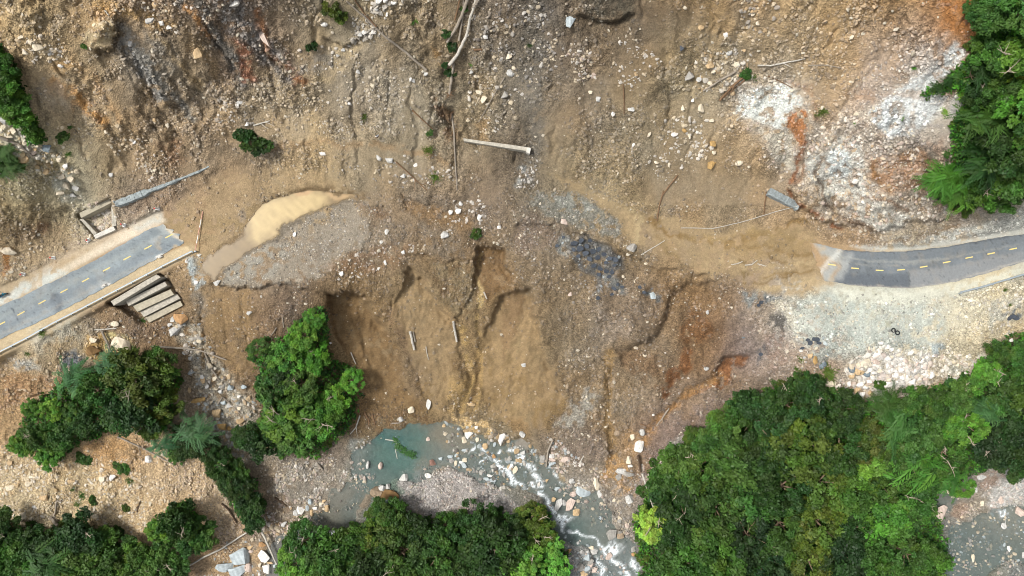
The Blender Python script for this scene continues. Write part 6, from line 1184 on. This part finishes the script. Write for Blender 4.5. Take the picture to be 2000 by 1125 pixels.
log([(1463,150),(1440,168),(1412,192)], 3, 2, 'brown', 'thin brown branch', 'beside the tuft on the upper right', 'branch', name='branch')
log([(1480,128),(1505,128),(1545,120),(1572,115)], 3.4, 2.4, 'pale', 'pale crooked branch', 'left of the white rock scar', 'branch', twigs=2, name='branch')
log([(1578,128),(1610,127),(1645,133)], 2.2, 1.5, 'grey', 'thin grey branch', 'left of the white rock scar', 'branch', name='branch')
log([(1500,148),(1530,162),(1548,172)], 2, 1.5, 'brown', 'thin brown stick', 'left of the white rock scar', 'branch', twigs=1, name='stick')
log([(1217,165),(1219,195),(1219,222)], 2.4, 2, 'brown', 'upright brown stick', 'on the upper middle landslide', 'branch', name='stick')
log([(1324,342),(1308,362),(1294,382)], 3, 2.5, 'brown', 'brown branch', 'above the mud flat', 'branch', name='branch')
log([(1296,372),(1288,400),(1283,432)], 2.6, 2.2, 'brown', 'curved brown stick', 'above the mud flat', 'branch', name='stick')
log([(1330,445),(1395,446),(1455,432),(1520,412),(1560,402)], 1.8, 1.4, 'pale', 'very long thin pale pole', 'across the mud flat', 'pole', name='pole')
log([(1252,498),(1275,484),(1298,470)], 2, 1.6, 'pale', 'short pale pole', 'at the edge of the mud flat', 'pole', name='pole')
log([(1428,517),(1440,515),(1450,511)], 2, 1.6, 'pale', 'short pale stick', 'lying on the mud flat', 'branch', name='stick')
log([(1455,518),(1468,517),(1479,508)], 2.2, 1.6, 'pale', 'short pale stick', 'lying on the mud flat', 'branch', name='stick')
log([(1480,515),(1496,520)], 2, 1.6, 'pale', 'short pale stick', 'lying on the mud flat', 'branch', name='stick')
log([(1497,374),(1494,395),(1492,418)], 3, 2, 'brown', 'short stick', 'leaning by the buried stone wall', 'branch', name='stick')
log([(801,648),(805,665),(809,683)], 5, 5, 'pale', 'short thick pale log', 'in the brown slide bowl', lift=.1, name='log')
log([(807,648),(811,668)], 3, 3, 'grey', 'short grey log', 'in the brown slide bowl', name='log')
log([(885,628),(889,648),(892,668)], 5, 4, 'pale', 'pale snag', 'in the brown slide bowl', twigs=1, name='log')
log([(832,677),(834,690),(837,702)], 2, 1.6, 'pale', 'thin pale stick', 'in the brown slide bowl', 'branch', name='stick')
log([(945,570),(951,584)], 3, 2.4, 'pale', 'thin pale stick', 'in the brown slide bowl', 'branch', name='stick')
log([(685,688),(695,711)], 2.2, 1.8, 'pale', 'thin pale stick', 'in the brown slide bowl', 'branch', name='stick')
log([(552,620),(554,640)], 2.2, 1.8, 'grey', 'thin grey stick', 'above the bowl trees', 'branch', name='stick')
log([(540,640),(530,655)], 2.2, 1.8, 'grey', 'thin grey stick', 'above the bowl trees', 'branch', name='stick')
log([(199,646),(214,680),(231,719)], 5, 4.5, 'grey', 'grey trunk', 'leaning below the left guardrail', lift=.5)
log([(184,644),(205,643),(228,641)], 3.4, 2.4, 'pale', 'pale branch', 'below the left guardrail', 'branch', twigs=2, name='branch')
log([(222,684),(245,686),(262,688)], 2.4, 2, 'brown', 'brown branch', 'below the left guardrail', 'branch', name='branch')
log([(297,677),(363,680),(393,685),(442,703)], 4.2, 2.6, 'grey', 'long grey branch', 'across the rubble chute', twigs=3, lift=.4)
log([(400,690),(413,720),(428,742)], 4, 3, 'grey', 'grey log', 'in the rubble chute', name='log')
log([(425,790),(434,775),(444,783),(470,808)], 3, 2, 'grey', 'crooked grey branch', 'in the rubble chute', 'branch', twigs=1, name='branch')
log([(230,853),(283,877),(340,908)], 3.6, 2.4, 'grey', 'straight grey trunk', 'across the tan lower left slope', twigs=1)
log([(433,983),(448,998),(462,1021)], 4, 3, 'dark', 'dark bent branch', 'on the tan lower left slope', 'branch', name='branch')
log([(268,1000),(270,990),(274,980)], 2.6, 2, 'dark', 'small dark stick', 'on the tan lower left slope', 'branch', name='stick')
log([(120,978),(110,980),(108,1000),(103,1013)], 3.4, 3, 'grey', 'crooked grey driftwood', 'on the tan lower left slope', twigs=2, name='driftwood')
log([(100,1010),(110,1024),(125,1030)], 8, 4, 'grey', 'stubby grey driftwood', 'above the lower left wood', name='driftwood')
log([(360,1110),(395,1090),(430,1073),(482,1040)], 3.4, 3, 'pale', 'long pale pole', 'on the lower left stream bank', 'pole', lift=.6, name='pole')
log([(508,1032),(518,1052),(530,1080),(544,1110)], 4.5, 3, 'pale', 'pale trunk', 'lying over the grey lower left stream', lift=1.2)
log([(503,1030),(522,1019)], 3, 2.4, 'pale', 'short pale pole', 'on the lower left stream bank', 'pole', name='pole')
log([(537,972),(550,980),(560,989)], 4, 3, 'dark', 'dark stick', 'on the muddy left stream bank', 'branch', name='stick')
log([(703,812),(695,835),(684,848)], 3, 2, 'pale', 'pale branch', 'left of the teal pool', 'branch', name='branch', twigs=1)
log([(712,805),(722,825)], 4, 3, 'brown', 'brown branch', 'left of the teal pool', 'branch', twigs=2, name='branch')
log([(727,810),(733,830)], 2.5, 2, 'brown', 'thin brown branch', 'left of the teal pool', 'branch', name='branch')
log([(765,827),(780,826),(790,820)], 2.6, 2, 'grey', 'small grey branch', 'on the shore of the teal pool', 'branch', twigs=1, name='branch')
log([(620,905),(630,918)], 4, 4, 'grey', 'short grey log', 'on the stony left stream bank', name='log')
log([(1080,858),(1070,880),(1067,912)], 4, 3, 'grey', 'curved grey branch', 'standing at the stream edge', lift=.4, name='branch')
log([(1246,890),(1249,905),(1251,922)], 4, 4, 'dark', 'dark trunk', 'at the edge of the right forest', lift=.8)
log([(1254,925),(1266,960),(1278,998)], 3.6, 2.8, 'pale', 'slim pale trunk', 'leaning at the right forest edge', lift=2.2)
log([(1264,928),(1274,965),(1282,1008)], 3.6, 2.8, 'grey', 'slim grey trunk', 'leaning at the right forest edge', lift=2.4)
log([(1307,797),(1295,815),(1282,832)], 3, 2, 'grey', 'grey branch', 'on the right flank of the slide', 'branch', twigs=1, name='branch')
log([(1250,828),(1268,834),(1282,830)], 2.6, 2, 'brown', 'brown branch', 'on the right flank of the slide', 'branch', name='branch')
log([(1132,905),(1140,890)], 2.4, 2, 'pale', 'short pale stick', 'on the right flank of the slide', 'branch', name='stick')
log([(0,268),(35,282),(70,310)], 7, 3, 'grey', 'frayed grey trunk', 'on the bank above the left road', twigs=3, lift=.3)
log([(0,338),(20,350)], 3, 2, 'pale', 'pale branch end', 'on the bank above the left road', 'branch', name='branch')
log([(205,20),(212,30)], 3, 2, 'pale', 'pale stick', 'on the upper left landslide', 'branch', name='stick')
log([(495,245),(512,240),(527,236)], 3, 2, 'pale', 'pale branch', 'beside the dark shrubs', 'branch', twigs=2, name='branch')
log([(805,215),(830,238),(845,252)], 3, 2, 'brown', 'brown branch', 'near the rooted trunk', 'branch', name='branch')
log([(773,316),(800,340),(834,372)], 3, 2, 'brown', 'long brown branch', 'above the washed-out bench', 'branch', twigs=2, name='branch')
log([(1635,648),(1645,656),(1638,664)], 1.8, 1.4, 'pale', 'forked white twig', 'on the gravel yard', 'branch', twigs=2, name='branch')
log([(925,97),(941,97)], 4, 4, 'brown', 'short brown log', 'right of the long bleached trunk', name='log')
log([(752,858),(765,860),(772,862)], 2.4, 2, 'pale', 'leafless pale twig', 'floating in the teal pool', 'branch', name='branch')
log([(774,866),(773,882),(776,896)], 1.8, 1.2, 'pale', 'thin pale twig', 'floating in the teal pool', 'branch', name='branch')
# leafy branch drifting in the pool
def leafy_branch():
    c0 = at(785, 878); c0.z = float(water_h(785, 878)); o = empty('leafy_branch', c0)
    pts = [(772,860),(778,872),(788,880),(797,886),(806,888)]; P = [Vector((*unproj(x, y, c0.z + .1), c0.z + .1)) - c0 for x, y in pts]
    bm = bmesh.new(); add_tube(bm, P, [.05, .05, .04, .03, .02], 6); bm_obj('stem', bm, WOOD['brown'], o)
    r = np.random.default_rng(4); Q = np.concatenate([r.normal(np.array(p) + [0, 0, .12], [.38, .38, .08], (70, 3)) for p in P])
    n = len(Q); nr = np.array([0, 0, 1]) + r.normal(0, .3, (n, 3)); t = np.cross(nr, r.normal(size=(n, 3))); t /= np.linalg.norm(t, axis=1)[:, None]; b = np.cross(nr, t); s = .26
    V = np.stack([Q - t * s, Q + b * s * .5, Q + t * s, Q - b * s * .5], 1).reshape(-1, 3); me = mesh_np('leaves', V, np.arange(len(V)).reshape(-1, 4)); vcol(me, 'leaf_tint', np.ones((len(V), 3)))
    l = link('leaves', me, LEAF_M, o); l.color = (*lin((62,104,50), .9), 1)
    tag(o, 'leafy green branch drifting in the teal pool', 'branch')
leafy_branch()

# ------------------------------------------------------------------ built things beside the roads
CONC = simple_mat('concrete', (178,172,158), .9, .38, 1.8); CONC_W = simple_mat('pale_concrete', (206,202,192), .9, .28, 2); CONC_D = simple_mat('weathered_concrete', (172,164,144), .9, .3, 1.3)
STEEL = simple_mat('galvanised_steel', (158,168,174), .5, .12, 4, metal=.15, bmp=0); STONE = simple_mat('masonry', (150,158,158), .9, .42, 2.6, bmp=.9)
WHITE = simple_mat('white_paint', (236,234,228), .7, .08, 3, bmp=0); RED = simple_mat('red_paint', (190,62,50), .6, .1, 3, bmp=0); BLACK = simple_mat('rubber', (38,40,42), .7, .2, 6, bmp=0)
def wpt(px, py, z): x, y = unproj(px, py, z); return Vector((x, y, z))
def guardrail(pts, n_post, label, hang=None):
    q = resample(pts, n_post); q2 = resample(pts, n_post * 5); o = empty('guardrail', wpt(*q[0], 0))
    c = o.location.copy()
    for p in q:
        bm = bmesh.new(); add_box(bm, (0, 0, .1), (.14, .14, 1.5)); bm_obj('post', bm, STEEL, o, wpt(*p, 0) - c)
        bm = bmesh.new(); add_box(bm, (0, .16, .62), (.2, .2, .3)); s = bm_obj('spacer_block', bm, STEEL, o, wpt(*p, 0) - c); s.rotation_euler.z = math.atan2(-(pts[-1][1] - pts[0][1]), pts[-1][0] - pts[0][0])
    d = Vector((pts[-1][0] - pts[0][0], -(pts[-1][1] - pts[0][1]), 0)).normalized(); nn = Vector((-d.y, d.x, 0))
    prof = [(.12, .80), (.30, .79), (.40, .72), (.40, .66), (.28, .62), (.40, .58), (.40, .50), (.28, .45)]
    bm = bmesh.new(); rows = []
    for p in q2:
        a = wpt(*p, 0) - c + Vector((0, 0, random.uniform(-.02, .02))); rows.append([bm.verts.new(a + nn * u + Vector((0, 0, v))) for u, v in prof])
    for a, b in zip(rows[:-1], rows[1:]):
        for k in range(len(prof) - 1): bm.faces.new((a[k], a[k + 1], b[k + 1], b[k]))
    r = bm_obj('rail', bm, STEEL, o); sm = r.modifiers.new('sheet', 'SOLIDIFY'); sm.thickness = .03
    tag(o, label, 'guardrail', 'guardrails along the road')
guardrail([(-120,750),(0,691),(57,662),(110,632),(163,605),(220,575),(272,548),(325,520),(379,493)], 18, 'long grey steel guardrail on the outer edge of the left road')
guardrail([(1873,573),(1917,562),(2000,537),(2120,500)], 9, 'grey steel guardrail on the outer edge of the right road')
def pole(a, b, za, zb, label, mats):
    A_, B2 = wpt(*a, za), wpt(*b, zb); o = empty('barrier_pole', A_); n = len(mats)
    for i in range(n):
        bm = bmesh.new(); p = (B2 - A_) * (i / n); q = (B2 - A_) * ((i + 1) / n); add_tube(bm, [p, q], [.10, .10], 8); bm_obj('segment', bm, mats[i], o)
    bm = bmesh.new(); add_box(bm, (0, 0, -.25), (.3, .3, .7)); bm_obj('bracket', bm, STEEL, o)
    tag(o, label, 'pole')
PINK = simple_mat('faded_red_paint', (206,158,138), .8, .2, 2, bmp=0)
pole((381,491), (396,413), .75, .5, 'faded striped pole lying over the mud from the guardrail end', [PINK, WHITE, PINK, WHITE, PINK])
pole((284,377), (349,396), 1.0, .35, 'thin faded pole fallen from the roadside stone wall', [WHITE, PINK, WHITE])
# white guide posts with red heads along the inner edge of the left road
for i, (px, py) in enumerate([(45,535),(104,503),(172,469),(242,439),(307,407)]):
    o = empty('guide_post', at(px, py)); rx = random.uniform(-.5, .5)
    bm = bmesh.new(); add_box(bm, (0, 0, .35), (.42, .42, .9), .5, .85); a = bm_obj('post', bm, WHITE, o); bm = bmesh.new(); add_box(bm, (0, 0, .86), (.30, .30, .12), .5); b = bm_obj('head', bm, RED, o)
    bm = bmesh.new(); add_box(bm, (0, 0, -.02), (1.0, .8, .3), .4, .8, .05); bm_obj('footing', bm, WHITE, o); o.rotation_euler = (rx * .4, random.uniform(-.2, .2), random.uniform(-1, 1))
    tag(o, f"white guide post with red head above the left road, {ORD[i] if i < 4 else 'rightmost'}", 'guide post', 'white guide posts by the left road')
for i, (px, py) in enumerate([(205,557),(314,501)]):
    o = empty('marker_stone', at(px, py, .06)); bm = bmesh.new(); add_box(bm, (0, 0, .25), (.9, .5, .5), .4, .8, .06); bm_obj('block', bm, WHITE, o); bm = bmesh.new(); add_box(bm, (0, 0, .53), (.6, .3, .08), .4); bm_obj('cap', bm, CONC_W, o)
    tag(o, ['white marker stone on the outer lane near the steps', 'white marker stone on the outer lane near the mud'][i], 'marker stone', 'white marker stones on the left road')
# stone catch basin
def wall_quad(name, corners, z0, z1, mat, parent, origin, jit=.04):
    bm = bmesh.new(); n = len(corners); a = [bm.verts.new(wpt(x, y, z1).xy.to_3d() * 1 + Vector((random.uniform(-jit, jit), random.uniform(-jit, jit), z0)) - origin) for x, y in corners]; b = [bm.verts.new(v.co + Vector((0, 0, z1 - z0))) for v in a]
    if sum((corners[i][0] * corners[(i + 1) % n][1] - corners[(i + 1) % n][0] * corners[i][1]) for i in range(n)) > 0: a.reverse(); b.reverse()
    bm.faces.new(a[::-1]); bm.faces.new(b)
    for i in range(n): bm.faces.new((a[i], a[(i + 1) % n], b[(i + 1) % n], b[i]))
    bmesh.ops.subdivide_edges(bm, edges=list(bm.edges), cuts=3, use_grid_fill=True)
    for v in bm.verts: v.co += Vector([random.uniform(-jit, jit) * .7 for _ in range(3)])
    bmesh.ops.recalc_face_normals(bm, faces=list(bm.faces))
    return bm_obj(name, bm, mat, parent)
o = empty('catch_basin', wpt(190, 430, 0)); g = o.location.copy()
wall_quad('back_wall', [(155,416),(214,388),(217,396),(158,426)], -.8, 1.9, CONC_D, o, g); wall_quad('side_wall', [(217,396),(223,398),(227,440),(219,443)], -.8, .9, CONC, o, g); wall_quad('front_wall', [(183,459),(221,441),(225,449),(186,466)], -.8, .8, CONC_W, o, g); wall_quad('side_wall', [(156,428),(162,427),(189,455),(183,459)], -.8, .9, CONC, o, g)
tag(o, 'four-sided concrete catch basin full of stones above the left road', 'catch basin')
# stepped spillway under the road
o = empty('stepped_spillway', wpt(280, 580, -2)); g = o.location.copy()
wall_quad('head_wall', [(216,588),(305,536),(314,541),(222,597)], -4.2, -.35, CONC, o, g)
for i, c in enumerate([[(246,588),(322,550),(327,558),(251,598)], [(259,598),(333,565),(340,575),(268,609)], [(274,609),(346,574),(352,583),(281,619)], [(284,620),(352,587),(357,597),(291,630)]]):
    wall_quad('step', c, -6.5, -2.0 - .75 * i, CONC_D if i in (1, 3) else CONC, o, g)
tag(o, 'concrete head wall with four descending steps below the left guardrail', 'spillway')
# masonry roadside walls
def masonry(label, pts, w, z0, z1, name='stone_wall'):
    q = resample(pts, 26); o = empty(name, wpt(*q[0], 0)); g = o.location.copy(); bm = bmesh.new(); rows = []
    for i, p in enumerate(q):
        a = q[max(i - 1, 0)]; b = q[min(i + 1, len(q) - 1)]; d = Vector((b[0] - a[0], -(b[1] - a[1]), 0)).normalized(); nn = Vector((-d.y, d.x, 0)); ww = w(i / 25) * S / 2; gz = float(ground(*p)); zt = gz + z1(i / 25) + random.uniform(-.06, .06); z0 = gz - 1.2; c = wpt(p[0], p[1], zt)
        rows.append([bm.verts.new(Vector((c.x, c.y, z)) + nn * u + Vector([random.uniform(-.05, .05) for _ in range(3)]) - g) for u, z in ((-ww, z0), (-ww * .96, zt - .3), (-ww * .9, zt), (-ww * .3, zt + .05), (ww * .3, zt + .05), (ww * .9, zt), (ww, z0))])
    m = 7
    for a, b in zip(rows[:-1], rows[1:]):
        for k in range(m - 1): bm.faces.new((a[k], b[k], b[k + 1], a[k + 1]))
    bm.faces.new(rows[0][::1]); bm.faces.new(rows[-1][::-1]); bmesh.ops.recalc_face_normals(bm, faces=list(bm.faces))
    bm_obj('masonry', bm, STONE, o)
    bm = bmesh.new()
    for i in range(60):
        t = random.random(); j = min(int(t * 25), 24); p = q[j]; c = wpt(p[0], p[1], float(ground(*p)) + z1(t)); k = random.uniform(-.8, .8) * w(t) * S / 2
        a, b = q[j], q[j + 1]; d = Vector((b[0] - a[0], -(b[1] - a[1]), 0)).normalized(); nn = Vector((-d.y, d.x, 0))
        add_box(bm, c + nn * k + Vector((0, 0, .06)) - g, (random.uniform(.15, .4), random.uniform(.12, .3), .14), random.uniform(0, 3), .7)
    s = bm_obj('cap_stones', bm, STONE, o); s['kind'] = 'stuff'
    tag(o, label, 'stone wall', 'buried roadside stone walls')
masonry('grey stone drain wall above the left road, half buried', [(224,398),(250,389),(284,375),(322,361),(352,349),(385,336),(408,325)], lambda t: (13 if t < .34 else 6.5 if t < .62 else 4) * random.uniform(.85, 1.1), -1, lambda t: .8 - .7 * t)
masonry('short block of stone wall below the white rock scar', [(1503,373),(1530,387),(1561,404)], lambda t: 15, -1, lambda t: 1.0)
# broken concrete parapet on the slide
o = empty('concrete_beam', at(970, 284)); g = o.location.copy(); zz = float(ground(970, 284))
wall_quad('beam', [(905,270),(1036,288),(1034,296),(906,275)], zz - .8, zz + 1.0, CONC, o, g); wall_quad('broken_end', [(1030,288),(1037,290),(1034,300),(1027,297)], zz - .6, zz + 1.15, CONC_W, o, g)
tag(o, 'long white concrete beam stranded in the landslide above the road bench', 'concrete beam')
# tyres on the gravel yard
for i, (px, py) in enumerate([(1745,645),(1753,650)]):
    bm = bmesh.new(); R_, r_ = .40, .13; n, m = 28, 10; vs = [[bm.verts.new(((R_ + r_ * math.cos(b)) * math.cos(a), (R_ + r_ * math.cos(b)) * math.sin(a), r_ * .9 * math.sin(b))) for b in [2 * math.pi * j / m for j in range(m)]] for a in [2 * math.pi * k / n for k in range(n)]]
    for a in range(n):
        for b in range(m): bm.faces.new((vs[a][b], vs[(a + 1) % n][b], vs[(a + 1) % n][(b + 1) % m], vs[a][(b + 1) % m]))
    o = bm_obj('tyre', bm, BLACK, None, at(px, py, .24)); o.rotation_euler = (random.uniform(-.1, .1), random.uniform(-.1, .1), 0)
    tag(o, ['old black tyre on the gravel yard, left of the pair', 'old black tyre on the gravel yard, right of the pair'][i], 'tyre', 'tyres on the gravel yard')
# motorbike parked on the left verge, its tail cut by the frame
def motorbike():
    TEAL = simple_mat('teal_paint', (34,124,150), .25, .1, 4, bmp=0, k=.9); DARK = simple_mat('black_plastic', (34,36,42), .4, .1, 4, bmp=0); CHR = simple_mat('chrome', (210,214,216), .2, .05, 4, metal=.9, bmp=0)
    o = empty('motorbike', wpt(8, 577, .0), math.radians(26)); o.location.z = 0; o.scale = (1.2, 1.45, 1.2)
    def wheel(x):
        bm = bmesh.new(); n, m, R_, r_ = 26, 8, .25, .055; vs = [[bm.verts.new((x + (R_ + r_ * math.cos(b)) * math.cos(a), r_ * math.sin(b), .30 + (R_ + r_ * math.cos(b)) * math.sin(a))) for b in [2 * math.pi * j / m for j in range(m)]] for a in [2 * math.pi * k / n for k in range(n)]]
        for a in range(n):
            for b in range(m): bm.faces.new((vs[a][b], vs[(a + 1) % n][b], vs[(a + 1) % n][(b + 1) % m], vs[a][(b + 1) % m]))
        w = bm_obj('wheel', bm, BLACK, o, smooth=True); bm = bmesh.new()
        add_tube(bm, [(x, -.06, .3), (x, .06, .3)], [.07, .07], 10)
        for k in range(6): a = k * math.pi / 3; add_tube(bm, [(x, 0, .3), (x + .22 * math.cos(a), 0, .3 + .22 * math.sin(a))], [.018, .018], 5)
        bm_obj('rim', bm, CHR, w)
    wheel(.62); wheel(-.62)
    def loft(name, secs, mat):
        bm = bmesh.new(); rows = []
        for x, y, z0, z1 in secs: rows.append([bm.verts.new((x, y * math.cos(a), (z0 + z1) / 2 + (z1 - z0) / 2 * math.sin(a))) for a in [2 * math.pi * k / 12 for k in range(12)]])
        for a, b in zip(rows[:-1], rows[1:]):
            for k in range(12): bm.faces.new((a[k], b[k], b[(k + 1) % 12], a[(k + 1) % 12]))
        bm.faces.new(rows[0]); bm.faces.new(rows[-1][::-1]); bmesh.ops.recalc_face_normals(bm, faces=list(bm.faces)); return bm_obj(name, bm, mat, o, smooth=True)
    loft('front_fairing', [(.28, .20, .45, .80), (.42, .26, .45, .98), (.58, .19, .55, 1.0), (.68, .09, .68, .92)], TEAL); loft('body', [(-.75, .06, .58, .74), (-.5, .17, .45, .76), (-.1, .19, .34, .66), (.3, .15, .34, .56)], TEAL); loft('seat', [(-.7, .08, .74, .80), (-.45, .16, .72, .86), (-.1, .15, .68, .80), (.12, .08, .66, .74)], DARK); loft('front_mudguard', [(.42, .06, .52, .60), (.62, .09, .58, .66), (.84, .05, .48, .56)], TEAL)
    loft('headlight', [(.66, .09, .80, .94), (.72, .05, .83, .91)], CHR)
    bm = bmesh.new(); add_tube(bm, [(.38, -.36, 1.04), (.44, -.15, 1.0), (.46, 0, .98), (.44, .15, 1.0), (.38, .36, 1.04)], [.025] * 5, 8); h = bm_obj('handlebar', bm, DARK, o)
    for s in (-1, 1):
        bm = bmesh.new(); add_box(bm, (.46, s * .30, 1.16), (.05, .14, .09)); add_tube(bm, [(.43, s * .26, 1.02), (.46, s * .30, 1.15)], [.012, .012], 5); bm_obj('mirror', bm, DARK, h)
    bm = bmesh.new(); add_tube(bm, [(.46, 0, .95), (.62, 0, .30)], [.05, .04], 8); bm_obj('fork', bm, CHR, o)
    bm = bmesh.new(); add_tube(bm, [(-.1, -.17, .3), (-.75, -.2, .36)], [.05, .06], 8); bm_obj('exhaust', bm, CHR, o)
    bm = bmesh.new(); add_tube(bm, [(-.05, 0, .4), (-.12, .28, .02)], [.02, .02], 6); bm_obj('side_stand', bm, DARK, o); o.rotation_euler.x = math.radians(-5)
    tag(o, 'teal motorbike parked on the verge at the left edge', 'motorbike')
motorbike()
# person walking on the slide
def person():
    SKIN = simple_mat('skin', (176,128,98), .6, .05, 6, bmp=0); SHIRT = simple_mat('white_shirt', (244,246,248), .8, .05, 4, bmp=0, k=.95); PANT = simple_mat('black_trousers', (30,30,34), .8, .1, 4, bmp=0); HAIR = simple_mat('black_hair', (20,18,18), .6, .1, 8, bmp=0)
    o = empty('person', at(739, 268), math.radians(-155)); o.scale = (1.05, 1.05, 1.05)
    def skin(name, verts, edges, radii, mat, root=0, sub=2):
        me = bpy.data.meshes.new(name); me.from_pydata(verts, edges, []); b = link(name, me, mat, o); b.modifiers.new('skin', 'SKIN')
        for i, r in enumerate(radii): me.skin_vertices[0].data[i].radius = (r, r) if not isinstance(r, tuple) else r
        me.skin_vertices[0].data[root].use_root = True; s = b.modifiers.new('sub', 'SUBSURF'); s.levels = sub; s.render_levels = sub
        for p in me.polygons: p.use_smooth = True
        return b
    V = [(0, 0, .92), (0, .01, 1.12), (0, .01, 1.32), (0, 0, 1.43), (0, .015, 1.50), (0, .02, 1.60), (.17, 0, 1.38), (.36, -.03, 1.18), (.46, .10, 1.00), (-.17, 0, 1.38), (-.36, -.03, 1.18), (-.46, .10, 1.00), (.09, 0, .88), (.10, .12, .48), (.10, .02, .08), (.10, .14, .04), (-.09, 0, .88), (-.10, -.02, .48), (-.10, -.18, .10), (-.10, -.07, .04), (.49, .16, .95), (-.49, .16, .95)]
    E = [(0, 1), (1, 2), (2, 3), (3, 4), (4, 5), (2, 6), (6, 7), (7, 8), (2, 9), (9, 10), (10, 11), (0, 12), (12, 13), (13, 14), (14, 15), (0, 16), (16, 17), (17, 18), (18, 19), (8, 20), (11, 21)]
    R_ = [(.14, .10), (.13, .10), (.17, .12), .055, .07, .095, .06, .045, .035, .06, .045, .035, .085, .06, .04, .035, .085, .06, .04, .035, .03, .03]
    skin('body', V, E, R_, SKIN)
    def grow(ids, ext, name, mat, tips={}):
        ids = list(ids); mp = {i: k for k, i in enumerate(ids)}; vs = [tips.get(i, V[i]) for i in ids]; es = [(mp[a], mp[b]) for a, b in E if a in mp and b in mp]
        rs = [tuple(x + ext for x in (R_[i] if isinstance(R_[i], tuple) else (R_[i], R_[i]))) for i in ids]; skin(name, vs, es, rs, mat)
    grow([0, 1, 2, 6, 7, 9, 10], .022, 'shirt', SHIRT); grow([0, 12, 13, 14, 16, 17, 18], .020, 'trousers', PANT)
    bm = bmesh.new(); bmesh.ops.create_uvsphere(bm, u_segments=14, v_segments=9, radius=.115)
    for v in bm.verts: v.co.z = max(v.co.z, -.03 if v.co.y < .03 else .035); v.co += Vector((0, -.008, 1.60))
    bm_obj('hair', bm, HAIR, o, smooth=True)
    bm = bmesh.new(); add_tube(bm, [(0, .09, 1.585), (0, .135, 1.57)], [.014, .018], 6); bm_obj('nose', bm, SKIN, o)
    tag(o, 'person in white shirt and black trousers walking on the slide', 'person')
person()
write_labels()
